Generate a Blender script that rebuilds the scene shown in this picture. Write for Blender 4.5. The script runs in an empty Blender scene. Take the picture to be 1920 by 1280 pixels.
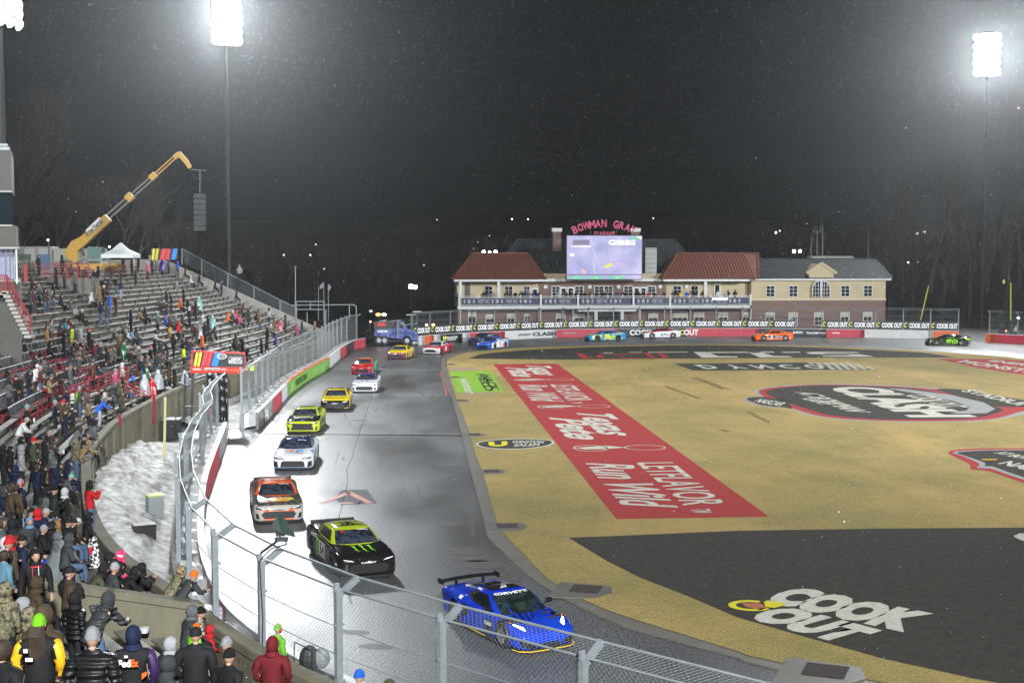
import bpy, math, random
import numpy as np
from mathutils import Vector, Matrix, noise
from mathutils.bvhtree import BVHTree

random.seed(7)
RNG = np.random.default_rng(7)
SC = bpy.context.scene
COL = SC.collection
R = math.radians

# ------------------------------------------------------------------ camera, world, exposure
FPX, CAMH = 2500.0, 10.5            # focal length in photo pixels (1920 wide), camera height over the track
PITCH = math.atan(160 / FPX)
YAW = math.atan(196 / FPX * math.cos(PITCH))
cam_d = bpy.data.cameras.new('camera')
cam_d.sensor_width = 36.0
cam_d.lens = 36.0 * FPX / 1920.0
cam_d.clip_start = 0.5
cam_d.clip_end = 3000
cam = bpy.data.objects.new('camera', cam_d)
COL.objects.link(cam)
cam.location = (0, 0, CAMH)
cam.rotation_euler = (math.pi / 2 - PITCH, 0, -YAW)
SC.camera = cam

world = bpy.data.worlds.new('World')
SC.world = world
world.use_nodes = True
wn = world.node_tree.nodes
wn['Background'].inputs[0].default_value = (0.0018, 0.0028, 0.0034, 1)
wn['Background'].inputs[1].default_value = 1.0
SC.view_settings.view_transform = 'Standard'
SC.view_settings.look = 'None'
SC.view_settings.exposure = 0.0
SC.view_settings.gamma = 1.0
SC.view_settings.use_curve_mapping = False
SC.render.engine = 'CYCLES'
cy = SC.cycles
cy.max_bounces = 5
cy.diffuse_bounces = 2
cy.glossy_bounces = 3
cy.transmission_bounces = 4
cy.transparent_max_bounces = 12
cy.volume_bounces = 0
cy.sample_clamp_indirect = 6
cy.use_denoising = True

# floodlights of the stadium: (position, aim, watts, cone) - the heads themselves are built with the light towers
LAMP_COL = (0.93, 0.97, 1.0)
FLOODS = [
    ('far_left_tower', (-19.9, 150.0, 36.5), (0, 70, 0), 2.1e5, 150, 2.2),
    ('far_right_tower', (84.5, 190.0, 39.8), (30, 100, 0), 2.4e5, 150, 2.2),
    ('press_box_tower', (-24.5, 77.0, 25.0), (0, 80, 0), 0.08e5, 150, 1.2),
    ('near_left_tower', (-46.0, 30.0, 34.0), (22, 150, 2), 1.8e5, 75, 1.6),
    ('near_right_tower', (96.0, 40.0, 35.0), (26, 120, 2), 7.5e5, 95, 1.6),
    ('home_stand_tower', (6.0, -30.0, 33.0), (16, 110, 3), 5.4e5, 72, 1.6),
]
for nm, p, aim, w, ang, rad in FLOODS:
    ld = bpy.data.lights.new(nm + '_floodlight', 'SPOT')
    ld.energy = w
    ld.color = LAMP_COL
    ld.spot_size = R(ang)
    ld.spot_blend = 1.0
    ld.shadow_soft_size = rad
    lo = bpy.data.objects.new(nm + '_floodlight', ld)
    COL.objects.link(lo)
    lo.location = p
    d = Vector(aim) - Vector(p)
    lo.rotation_euler = d.to_track_quat('-Z', 'Y').to_euler()

# ------------------------------------------------------------------ photo measurements -> places
_r = (math.cos(YAW), -math.sin(YAW), 0.0)
_f = (math.sin(YAW) * math.cos(PITCH), math.cos(YAW) * math.cos(PITCH), -math.sin(PITCH))
_u = (math.sin(YAW) * math.sin(PITCH), math.cos(YAW) * math.sin(PITCH), math.cos(PITCH))
def ray(x, y):
    a, b = (x - 960) / FPX, (640 - y) / FPX
    return [_f[i] + a * _r[i] + b * _u[i] for i in range(3)]
def at(x, y, z=0.0):
    d = ray(x, y); t = (z - CAMH) / d[2]
    return Vector((t * d[0], t * d[1], z))
def atY(x, y, Y):
    d = ray(x, y); t = Y / d[1]
    return Vector((t * d[0], Y, CAMH + t * d[2]))

ORD = 'leftmost second third fourth fifth sixth seventh eighth ninth tenth eleventh twelfth thirteenth fourteenth fifteenth sixteenth seventeenth eighteenth nineteenth twentieth twenty-first rightmost'.split()
# ------------------------------------------------------------------ helpers
def tag(o, label=None, cat=None, group=None, kind=None):
    if label: o['label'] = label
    if cat: o['category'] = cat
    if group: o['group'] = group
    if kind: o['kind'] = kind
    return o
def empty(name, loc=(0, 0, 0), rz=0.0, **k):
    o = bpy.data.objects.new(name, None)
    COL.objects.link(o)
    o.location = loc
    o.rotation_euler = (0, 0, rz)
    o.empty_display_size = 0.2
    return tag(o, **k)
def link(name, me, parent=None, **k):
    o = bpy.data.objects.new(name, me)
    COL.objects.link(o)
    if parent is not None: o.parent = parent
    return tag(o, **k)
def copy_tree(o, parent=None):
    c = o.copy()
    COL.objects.link(c)
    if parent is not None: c.parent = parent
    for ch in list(o.children): copy_tree(ch, c)
    return c
def sharp(me, ang=35):
    me.shade_smooth()
    me.set_sharp_from_angle(angle=R(ang))

ORG = {}      # things whose parts are written in stadium coordinates: name -> base point
def anchor(name, loc, label, cat, group=None, kind=None):
    o = empty(name, loc)
    tag(o, label, cat, group, kind)
    ORG[o.name] = Vector(loc)
    return o
class MB:
    def __init__(s): s.v = []; s.f = []; s.m = []
    def add(s, vs, fs, m=0):
        n = len(s.v)
        s.v.extend([tuple(p) for p in vs])
        s.f.extend([tuple(n + i for i in q) for q in fs])
        s.m.extend([m] * len(fs))
        return s
    def box(s, c, size, rz=0.0, m=0, taper=1.0):
        cx, cy_, cz = c; hx, hy, hz = [q / 2 for q in size]
        co, si = math.cos(rz), math.sin(rz)
        vs = []
        for z, t in ((-hz, 1.0), (hz, taper)):
            for x, y in ((-hx, -hy), (hx, -hy), (hx, hy), (-hx, hy)):
                x *= t; y *= t
                vs.append((cx + x * co - y * si, cy_ + x * si + y * co, cz + z))
        return s.add(vs, [(0, 3, 2, 1), (4, 5, 6, 7), (0, 1, 5, 4), (1, 2, 6, 5), (2, 3, 7, 6), (3, 0, 4, 7)], m)
    def bar(s, a, b, w, h=None, m=0, up=(0, 0, 1)):
        a, b = Vector(a), Vector(b); h = h or w
        d = (b - a)
        if d.length < 1e-6: return s
        d.normalize()
        U = Vector(up)
        if abs(d.dot(U)) > 0.97: U = Vector((1, 0, 0))
        x = d.cross(U).normalized() * (w / 2); y = x.cross(d).normalized() * (h / 2)
        vs = [a - x - y, a + x - y, a + x + y, a - x + y, b - x - y, b + x - y, b + x + y, b - x + y]
        return s.add(vs, [(0, 3, 2, 1), (4, 5, 6, 7), (0, 1, 5, 4), (1, 2, 6, 5), (2, 3, 7, 6), (3, 0, 4, 7)], m)
    def tube(s, a, b, r, r2=None, n=8, m=0):
        a, b = Vector(a), Vector(b); r2 = r if r2 is None else r2
        d = (b - a).normalized()
        U = Vector((0, 0, 1)) if abs(d.z) < 0.97 else Vector((1, 0, 0))
        x = d.cross(U).normalized(); y = d.cross(x)
        vs = []
        for P, q in ((a, r), (b, r2)):
            for i in range(n):
                t = 2 * math.pi * i / n
                vs.append(P + x * (q * math.cos(t)) + y * (q * math.sin(t)))
        fs = [(i, (i + 1) % n, n + (i + 1) % n, n + i) for i in range(n)]
        fs += [tuple(range(n - 1, -1, -1)), tuple(range(n, 2 * n))]
        return s.add(vs, fs, m)
    def path(s, pts, r, n=6, m=0):
        for a, b in zip(pts, pts[1:]): s.tube(a, b, r, n=n, m=m)
        return s
    def quad(s, a, b, c, d, m=0): return s.add([a, b, c, d], [(0, 1, 2, 3)], m)
    def poly(s, pts, m=0): return s.add(pts, [tuple(range(len(pts)))], m)
    def prism(s, pts, z0, z1, m=0):
        n = len(pts)
        vs = [(p[0], p[1], z0) for p in pts] + [(p[0], p[1], z1) for p in pts]
        fs = [tuple(range(n - 1, -1, -1)), tuple(range(n, 2 * n))] + [(i, (i + 1) % n, n + (i + 1) % n, n + i) for i in range(n)]
        return s.add(vs, fs, m)
    def sweep(s, path, prof, m=0, closed_prof=True, caps=True):
        # path: list of (pos, outward normal 2D unit); prof: list of (offset along normal, z)
        n = len(prof); vs = []
        for p, nn in path:
            for o, z in prof: vs.append((p[0] + nn[0] * o, p[1] + nn[1] * o, z))
        fs = []
        for i in range(len(path) - 1):
            for j in range(n if closed_prof else n - 1):
                k = (j + 1) % n
                fs.append((i * n + j, i * n + k, (i + 1) * n + k, (i + 1) * n + j))
        if caps and closed_prof:
            fs.append(tuple(range(n - 1, -1, -1)))
            fs.append(tuple((len(path) - 1) * n + j for j in range(n)))
        return s.add(vs, fs, m)
    def sphere(s, c, r, nu=10, nv=6, m=0, sc=(1, 1, 1)):
        vs = []; fs = []
        for j in range(nv + 1):
            t = math.pi * j / nv
            for i in range(nu):
                p = 2 * math.pi * i / nu
                vs.append((c[0] + r * sc[0] * math.sin(t) * math.cos(p), c[1] + r * sc[1] * math.sin(t) * math.sin(p), c[2] + r * sc[2] * math.cos(t)))
        for j in range(nv):
            for i in range(nu):
                k = (i + 1) % nu
                fs.append((j * nu + i, (j + 1) * nu + i, (j + 1) * nu + k, j * nu + k))
        return s.add(vs, fs, m)
    def mesh(s, name, mats, smooth=None):
        me = bpy.data.meshes.new(name)
        me.from_pydata(s.v, [], s.f)
        if not isinstance(mats, (list, tuple)): mats = [mats]
        for q in mats: me.materials.append(q)
        if len(mats) > 1: me.polygons.foreach_set('material_index', s.m)
        me.update()
        if smooth is not None: sharp(me, smooth)
        return me
    def build(s, name, mats, parent=None, smooth=None, **k):
        org = ORG.get(parent.name) if parent is not None else None
        if org is not None: s.v = [(p[0] - org[0], p[1] - org[1], p[2] - org[2]) for p in s.v]
        o = link(name, s.mesh(name, mats, smooth), parent, **k)
        if org is not None: ORG[o.name] = org
        return o

def catmull(pts, step=1.0, closed=False):
    P = [np.array(p, float) for p in pts]
    out = []
    n = len(P)
    rng = range(n) if closed else range(n - 1)
    for i in rng:
        if closed: a, b, c, d = P[i - 1], P[i], P[(i + 1) % n], P[(i + 2) % n]
        else: a, b, c, d = P[max(i - 1, 0)], P[i], P[i + 1], P[min(i + 2, n - 1)]
        k = max(2, int(np.linalg.norm(c - b) / step))
        for j in range(k):
            t = j / k
            out.append(0.5 * ((2 * b) + (-a + c) * t + (2 * a - 5 * b + 4 * c - d) * t * t + (-a + 3 * b - 3 * c + d) * t ** 3))
    if not closed: out.append(P[-1])
    return out
def resample(pts, step):
    P = np.array([[p[0], p[1]] for p in pts]); seg = np.linalg.norm(np.diff(P, axis=0), axis=1)
    L = np.concatenate([[0], np.cumsum(seg)]); n = max(2, int(round(L[-1] / step)) + 1)
    t = np.linspace(0, L[-1], n)
    return np.stack([np.interp(t, L, P[:, 0]), np.interp(t, L, P[:, 1])], 1)
def with_normals(P, side=1):
    P = np.asarray(P)[:, :2]
    T = np.gradient(P, axis=0); T /= np.linalg.norm(T, axis=1)[:, None] + 1e-9
    N = np.stack([-T[:, 1], T[:, 0]], 1) * side
    return [(P[i], N[i]) for i in range(len(P))]

# ------------------------------------------------------------------ materials
MATS = {}
def nd(nt, t, **k):
    n = nt.nodes.new(t)
    for a, b in k.items(): setattr(n, a, b)
    return n
def mat(name, col=(0.5, 0.5, 0.5), rough=0.6, metal=0.0, var=None, scale=4.0, amt=0.35, bump=0.0, bscale=30.0, emit=None, est=0.0, coat=0.0, spec=0.5, coord='Object', stretch=None, objcol=False, detail=4.0, alpha=1.0):
    """Principled material; var = second colour mixed in by noise of size `scale`, bump = fine relief."""
    if name in MATS: return MATS[name]
    m = bpy.data.materials.new(name)
    m.use_nodes = True
    nt = m.node_tree; b = nt.nodes['Principled BSDF']
    b.inputs['Base Color'].default_value = (*col, 1)
    b.inputs['Roughness'].default_value = rough
    b.inputs['Metallic'].default_value = metal
    b.inputs['Specular IOR Level'].default_value = spec
    if coat: b.inputs['Coat Weight'].default_value = coat; b.inputs['Coat Roughness'].default_value = 0.06
    if alpha < 1: b.inputs['Alpha'].default_value = alpha
    if emit: b.inputs['Emission Color'].default_value = (*emit, 1); b.inputs['Emission Strength'].default_value = est
    tc = None
    if var or bump:
        tc = nd(nt, 'ShaderNodeTexCoord'); mp = nd(nt, 'ShaderNodeMapping')
        nt.links.new(tc.outputs[coord], mp.inputs[0])
        if stretch: mp.inputs['Scale'].default_value = stretch
        vec = mp.outputs[0]
    src = None
    if objcol:
        oi = nd(nt, 'ShaderNodeObjectInfo'); src = oi.outputs['Color']
        nt.links.new(src, b.inputs['Base Color'])
    if var:
        nz = nd(nt, 'ShaderNodeTexNoise'); nz.inputs['Scale'].default_value = scale; nz.inputs['Detail'].default_value = detail
        nz.inputs['Roughness'].default_value = 0.65
        nt.links.new(vec, nz.inputs['Vector'])
        cr = nd(nt, 'ShaderNodeValToRGB')
        cr.color_ramp.elements[0].position = 0.5 - amt / 2; cr.color_ramp.elements[1].position = 0.5 + amt / 2
        nt.links.new(nz.outputs[0], cr.inputs[0])
        mx = nd(nt, 'ShaderNodeMix', data_type='RGBA')
        nt.links.new(cr.outputs[0], mx.inputs[0])
        if objcol:
            mx.blend_type = 'MULTIPLY'
            nt.links.new(src, mx.inputs[6]); mx.inputs[7].default_value = (*var, 1)
        else:
            mx.inputs[6].default_value = (*col, 1); mx.inputs[7].default_value = (*var, 1)
        nt.links.new(mx.outputs[2], b.inputs['Base Color'])
    if bump:
        nb = nd(nt, 'ShaderNodeTexNoise'); nb.inputs['Scale'].default_value = bscale; nb.inputs['Detail'].default_value = 3
        nt.links.new(vec, nb.inputs['Vector'])
        bp = nd(nt, 'ShaderNodeBump'); bp.inputs['Strength'].default_value = bump; bp.inputs['Distance'].default_value = 0.02
        nt.links.new(nb.outputs[0], bp.inputs['Height'])
        nt.links.new(bp.outputs[0], b.inputs['Normal'])
    MATS[name] = m
    return m
def flat(name, col, rough=0.5, **k): return mat(name, col, rough, **k)

concrete = mat('weathered_concrete', (0.20, 0.18, 0.115), 0.8, var=(0.075, 0.068, 0.050), scale=0.9, amt=0.55, bump=0.3, bscale=14, stretch=(1, 1, 0.35), detail=8)
concrete_pale = mat('pale_concrete', (0.36, 0.35, 0.32), 0.7, var=(0.22, 0.21, 0.19), scale=1.3, amt=0.5, bump=0.15, bscale=20, detail=7)
concrete_dark = mat('wet_dark_concrete', (0.085, 0.08, 0.068), 0.55, var=(0.04, 0.038, 0.034), scale=1.4, amt=0.6, bump=0.25, bscale=18, detail=8)
galv = mat('galvanised_steel', (0.27, 0.30, 0.31), 0.5, 0.25, var=(0.19, 0.21, 0.22), scale=6, amt=0.5)
wire = mat('fence_wire', (0.24, 0.26, 0.27), 0.5, 0.2)
steel_dark = mat('dark_steel', (0.05, 0.055, 0.06), 0.5, 0.5)
black = mat('black_rubber', (0.016, 0.016, 0.017), 0.6, var=(0.03, 0.03, 0.03), scale=5)
black_gloss = mat('black_gloss', (0.012, 0.012, 0.014), 0.15, coat=0.5)
white_paint = mat('white_paint', (0.72, 0.73, 0.74), 0.5, var=(0.52, 0.53, 0.53), scale=3, amt=0.5)
red_paint = mat('red_barrier_paint', (0.42, 0.018, 0.035), 0.45, var=(0.25, 0.012, 0.025), scale=2.2, amt=0.6)
red_rail = mat('red_railing_paint', (0.24, 0.010, 0.018), 0.4, var=(0.22, 0.01, 0.02), scale=4)
snow = mat('dirty_snow', (0.80, 0.81, 0.80), 0.7, var=(0.20, 0.18, 0.15), scale=2.2, amt=0.34, bump=.5, bscale=5.0, detail=14)
snow_clean = mat('fresh_snow', (0.70, 0.73, 0.76), 0.6, bump=0.3, bscale=12)

# ------------------------------------------------------------------ lettering: real meshes made from the built-in font
_TX = {}
def text_mesh(txt, bold=0.0, shear=0.0):
    key = (txt, bold, shear)
    if key in _TX: return _TX[key]
    cu = bpy.data.curves.new('letters', 'FONT')
    cu.body = txt; cu.size = 1.0; cu.offset = bold; cu.shear = shear; cu.resolution_u = 3
    cu.fill_mode = 'FRONT'
    ob = bpy.data.objects.new('letters', cu); COL.objects.link(ob)
    dg = bpy.context.evaluated_depsgraph_get(); dg.update()
    me = bpy.data.meshes.new_from_object(ob.evaluated_get(dg))
    bpy.data.objects.remove(ob); bpy.data.curves.remove(cu)
    V = np.array([v.co[:] for v in me.vertices]) if len(me.vertices) else np.zeros((1, 3))
    lo, hi = V.min(0), V.max(0)
    for v in me.vertices:   # unit box, centred
        v.co = ((v.co.x - (lo[0] + hi[0]) / 2) / max(hi[0] - lo[0], 1e-6), (v.co.y - (lo[1] + hi[1]) / 2) / max(hi[1] - lo[1], 1e-6), 0)
    me.materials.clear()
    _TX[key] = me
    return me
def letters(txt, c, ux, uy, w, h, m, parent=None, name='lettering', bold=0.02, shear=0.0, lift=0.0, **k):
    """Lettering w x h metres centred at c; ux = reading direction, uy = up direction of the letters."""
    base = text_mesh(txt, bold, shear)
    key = (txt, bold, shear, m.name)
    if key not in _TX:
        me = base.copy(); me.materials.append(m); _TX[key] = me
    o = link(name, _TX[key], parent, **k)
    ux, uy = Vector(ux).normalized(), Vector(uy).normalized(); n = ux.cross(uy)
    org = ORG.get(parent.name) if parent is not None else None
    if org is not None: c = Vector(c) - org; ORG[o.name] = org
    M = Matrix(((ux.x * w, uy.x * h, n.x, c[0] + n.x * lift), (ux.y * w, uy.y * h, n.y, c[1] + n.y * lift), (ux.z * w, uy.z * h, n.z, c[2] + n.z * lift), (0, 0, 0, 1)))
    o.matrix_basis = M
    return o
# ================================================================== GROUND, TRACK, INFIELD
def asphalt_mat():
    m = mat('wet_asphalt', (0.05, 0.05, 0.052), 0.4)
    nt = m.node_tree; b = nt.nodes['Principled BSDF']
    tc = nd(nt, 'ShaderNodeTexCoord')
    def nz(scale, det=4, st=None):
        n = nd(nt, 'ShaderNodeTexNoise'); n.inputs['Scale'].default_value = scale; n.inputs['Detail'].default_value = det
        src = tc.outputs['Object']
        if st:
            mp = nd(nt, 'ShaderNodeMapping'); mp.inputs['Scale'].default_value = st
            nt.links.new(src, mp.inputs[0]); src = mp.outputs[0]
        nt.links.new(src, n.inputs['Vector']); return n.outputs[0]
    def ramp(src, a, ca, c, cb):
        r = nd(nt, 'ShaderNodeValToRGB'); r.color_ramp.elements[0].position = a; r.color_ramp.elements[1].position = c
        r.color_ramp.elements[0].color = (*ca, 1); r.color_ramp.elements[1].color = (*cb, 1)
        nt.links.new(src, r.inputs[0]); return r.outputs[0]
    # aggregate speckle, tyre-polished lanes, worn patches
    base = ramp(nz(0.35, 8, (1.0, 0.22, 1)), 0.3, (0.060, 0.061, 0.063), 0.7, (0.112, 0.114, 0.116))
    speck = ramp(nz(12, 3), 0.42, (0.4, 0.4, 0.4), 0.62, (1.6, 1.6, 1.6))
    mx = nd(nt, 'ShaderNodeMix', data_type='RGBA'); mx.blend_type = 'MULTIPLY'; mx.inputs[0].default_value = 1
    nt.links.new(base, mx.inputs[6]); nt.links.new(speck, mx.inputs[7])
    nt.links.new(mx.outputs[2], b.inputs['Base Color'])
    rg = ramp(nz(0.22, 6, (1, 0.35, 1)), 0.35, (0.30, 0.30, 0.30), 0.7, (0.52, 0.52, 0.52))
    nt.links.new(rg, b.inputs['Roughness'])
    b.inputs['Specular IOR Level'].default_value = 0.62
    bp = nd(nt, 'ShaderNodeBump'); bp.inputs['Strength'].default_value = 0.7; bp.inputs['Distance'].default_value = 0.014
    nt.links.new(nz(24, 4), bp.inputs['Height']); nt.links.new(bp.outputs[0], b.inputs['Normal'])
    return m
asphalt = asphalt_mat()

def grass_mat():
    m = mat('dormant_grass', (0.25, 0.17, 0.05), 0.9, spec=0.1)
    nt = m.node_tree; b = nt.nodes['Principled BSDF']
    tc = nd(nt, 'ShaderNodeTexCoord')
    def nz(scale, det=4, st=(1, 1, 1)):
        n = nd(nt, 'ShaderNodeTexNoise'); n.inputs['Scale'].default_value = scale; n.inputs['Detail'].default_value = det; n.inputs['Roughness'].default_value = 0.7
        mp = nd(nt, 'ShaderNodeMapping'); mp.inputs['Scale'].default_value = st
        nt.links.new(tc.outputs['Object'], mp.inputs[0]); nt.links.new(mp.outputs[0], n.inputs['Vector']); return n.outputs[0]
    def mix(fac, a, c, mode='MIX'):
        x = nd(nt, 'ShaderNodeMix', data_type='RGBA'); x.blend_type = mode
        if isinstance(fac, float): x.inputs[0].default_value = fac
        else: nt.links.new(fac, x.inputs[0])
        for k, q in ((6, a), (7, c)):
            if isinstance(q, tuple): x.inputs[k].default_value = (*q, 1)
            else: nt.links.new(q, x.inputs[k])
        return x.outputs[2]
    def ramp(src, a, c):
        r = nd(nt, 'ShaderNodeValToRGB'); r.color_ramp.elements[0].position = a; r.color_ramp.elements[1].position = c
        nt.links.new(src, r.inputs[0]); return r.outputs[0]
    straw = mix(ramp(nz(5, 6), 0.35, 0.68), (0.42, 0.31, 0.115), (0.30, 0.23, 0.085))
    green = mix(ramp(nz(0.13, 7, (1, 0.8, 1)), 0.42, 0.64), straw, (0.245, 0.205, 0.074))
    tan = mix(ramp(nz(0.09, 5, (1.4, 0.5, 1)), 0.50, 0.66), green, (0.46, 0.315, 0.12))
    fine = mix(ramp(nz(22, 3, (1, 0.4, 1)), 0.3, 0.7), (0.5, 0.5, 0.48), (1.3, 1.3, 1.28))
    c = mix(1.0, tan, fine, 'MULTIPLY')
    nt.links.new(c, b.inputs['Base Color'])
    bp = nd(nt, 'ShaderNodeBump'); bp.inputs['Strength'].default_value = 0.8; bp.inputs['Distance'].default_value = 0.03
    nt.links.new(nz(16, 5, (1, 0.5, 1)), bp.inputs['Height']); nt.links.new(bp.outputs[0], b.inputs['Normal'])
    return m
grass = grass_mat()
def field_paint(name, col, worn=0.35):
    m = mat(name, col, 0.9, var=tuple(q * (1 - worn) + 0.10 * worn * w for q, w in zip(col, (1.6, 1.2, 0.5))), scale=4.5, amt=0.32, bump=0.7, bscale=18, spec=0.1, detail=9)
    return m
fp_black = field_paint('black_field_paint', (0.024, 0.026, 0.026), 0.18)
fp_red = field_paint('red_field_paint', (0.34, 0.020, 0.030), 0.25)
fp_white = field_paint('white_field_paint', (0.55, 0.54, 0.47), 0.35)
fp_grey = field_paint('grey_field_paint', (0.30, 0.31, 0.31), 0.3)
fp_green = field_paint('green_field_paint', (0.20, 0.42, 0.03), 0.3)
fp_yellow = field_paint('yellow_field_paint', (0.62, 0.55, 0.02), 0.1)
fp_orange = field_paint('orange_field_paint', (0.40, 0.13, 0.07), 0.3)

# the ground everywhere
g = MB(); g.quad((-420, -140, -0.05), (520, -140, -0.05), (520, 620, -0.05), (-420, 620, -0.05))
dirt = mat('wet_ground', (0.035, 0.034, 0.030), 0.7, var=(0.07, 0.068, 0.06), scale=0.06, amt=0.5, detail=8)
g.build('ground', dirt, kind='structure')

# outer barrier line of the track (track side, at the ground)
NEAR_BAR = [(-10.3, 76.5), (-9.85, 71.5), (-9.3, 65), (-8.6, 57.5), (-7.7, 50.5), (-6.6, 43.5), (-5.2, 37.5), (-4.0, 34.2), (-2.5, 31.3), (-0.6, 28.6), (1.4, 26.1), (3.8, 23.6), (6.8, 21.2), (11, 18.8), (17, 16.3), (25, 14.5), (34, 14.0)]
LEFT_BAR = [(-9.06, 81.4), (-9.0, 92), (-8.94, 103.7), (-8.3, 115), (-7.39, 125), (-6.9, 138), (-6.0, 150.0), (-4.9, 154.5)]
FAR_BAR = [(1.3, 157.8), (4.9, 162.0), (12.0, 167.0), (19.4, 170.8), (27.8, 172.2), (36, 172.3), (44.8, 171.4), (53.2, 169.0), (58.6, 167.6), (69.2, 163.0)]
RIGHT_BAR = [(70.3, 157.5), (76, 150), (80.5, 140), (83, 125), (84, 100)]
tr = [tuple(p) for p in catmull(NEAR_BAR, 2)][::-1] + [tuple(p) for p in catmull(LEFT_BAR, 2)] + [tuple(p) for p in catmull(FAR_BAR, 2)] + [tuple(p) for p in catmull(RIGHT_BAR, 3)] + [(84, 60), (70, 22), (50, 15)]
t = MB(); t.poly([(p[0], p[1], 0.0) for p in tr])
t.build('track', asphalt, kind='structure')
# gate apron behind the wall opening, and the slush strip between the stand wall and the barriers
t = MB(); t.poly([(p[0], p[1], -0.012) for p in [(-10.4, 70), (-14.5, 72), (-14.2, 90), (-12, 100), (-9.0, 100), (-9.0, 84), (-6, 78)]])
t.build('gate_apron', mat('wet_apron', (0.09, 0.09, 0.088), 0.4, var=(0.40, 0.42, 0.44), scale=0.9, amt=0.15, detail=9), kind='structure')

# concrete gutter ring, then the grass inside it
ASPH = [at(*p).xy[:] for p in [(828, 690), (827, 683)]]
outer_px = [(850, 662), (829, 672), (827, 683), (833, 720), (848, 750), (870, 833), (887, 900), (905, 967), (915, 1007), (945, 1037), (990, 1080), (1072, 1132), (1170, 1175), (1260, 1200), (1382, 1233), (1452, 1254)]
inner_px = [(880, 661), (845, 671), (838, 685), (852, 737), (876, 800), (892, 853), (907, 893), (930, 975), (952, 1010), (985, 1043), (1027, 1087), (1102, 1130), (1170, 1157), (1260, 1185), (1380, 1222), (1480, 1248)]
far_px = [(923, 657), (1000, 651.5), (1129, 648.4), (1254, 646.2), (1352, 646), (1487, 648.6), (1550, 650), (1654, 654.8), (1729, 658), (1865, 668), (1920, 674)]
inn = [at(*p).xy[:] for p in far_px][::-1] + [at(*p).xy[:] for p in inner_px] + [(16.5, 27.5), (22, 24.6), (30, 22.6), (40, 22.8), (50, 26), (58, 33), (64, 46), (66.5, 65), (67, 95)]
inn = [tuple(p) for p in catmull(inn, 1.2, closed=True)]
out = [at(p[0], p[1] - 1.6).xy[:] for p in far_px][::-1] + [at(*p).xy[:] for p in outer_px] + [(15.5, 26.2), (21.5, 23.4), (30, 21.5), (40.3, 21.8), (51, 25), (59, 32.2), (65, 45.5), (67.5, 65), (68, 95)]
out = [tuple(p) for p in catmull(out, 1.2, closed=True)]
c = MB(); c.prism([(p[0], p[1]) for p in out], -0.03, 0.035)
c.build('gutter', mat('gutter_concrete', (0.165, 0.15, 0.12), 0.5, var=(0.085, 0.078, 0.063), scale=0.7, amt=0.6, bump=0.2, bscale=20, detail=9), kind='structure')
gi = MB(); gi.poly([(p[0], p[1], 0.050) for p in inn])
gi.build('infield_grass', grass, kind='structure')
# drain boxes let into the gutter: a concrete shoulder and an iron grate
pad = mat('drain_box_concrete', (0.13, 0.12, 0.098), 0.5, var=(0.08, 0.074, 0.06), scale=1.2, amt=0.5, detail=8)
rust = mat('rusty_iron', (0.022, 0.010, 0.008), 0.7, var=(0.01, 0.006, 0.005), scale=6)
drains = [(922, 885, 1.0, 0, 'beside the low left bend of the grass'), (951, 988, 1.15, 0, 'below the red painted strip corner'), (1098, 1107, 1.3, 18, 'at the near bend of the gutter'),
          (1547, 1261, 1.5, 26, 'at the bottom edge by the black paint'), (890, 816, 1.0, 0, 'beside the timing line across the track'), (866, 752, .9, 0, 'below the green painted patch'),
          (853, 708, .9, 0, 'beside the green painted patch'), (846, 684, .8, 0, 'at the far end of the gutter')]
for x, y, s, rot, where in drains:
    s *= .60
    p = at(x, y); a = -R(rot)
    dt = anchor('drain_box', (p.x, p.y, 0.05), 'rusty iron drain grate in its concrete box ' + where, 'drain', 'drain boxes along the gutter')
    q = MB(); rr = lambda X, Y: (p.x + X * math.cos(a) - Y * math.sin(a), p.y + X * math.sin(a) + Y * math.cos(a))
    q.prism([rr(-1.25 * s, -1.6 * s), rr(.55 * s, -1.35 * s), rr(1.15 * s, -.3 * s), rr(.9 * s, .7 * s), rr(-1.2 * s, .9 * s)], 0.03, 0.066)
    q.build('concrete_shoulder', pad, dt)
    q = MB()
    for i in range(7):
        yy = -.52 + i * .17
        A = rr(-.55 * s, yy * s); B = rr(.55 * s, yy * s)
        q.bar((*A, 0.078), (*B, 0.078), 0.10 * s, 0.02)
    q.box((*rr(0, 0), 0.068), (1.2 * s, 1.2 * s, 0.008), a)
    q.build('grate', rust, dt)

# ---- painted areas on the grass
def sheet(name, px, z, m, parent=None, world_pts=None):
    pts = world_pts or [at(*p).xy for p in px]
    q = MB(); q.poly([(p[0], p[1], z) for p in pts]); return q.build(name, m, parent, kind='structure' if parent is None else None)
Z1, Z2, Z3 = 0.056, 0.062, 0.068
DOWN = (0, -1, 0); RIGHT = (1, 0, 0); UPF = (0, 1, 0); LEFT = (-1, 0, 0)
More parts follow.
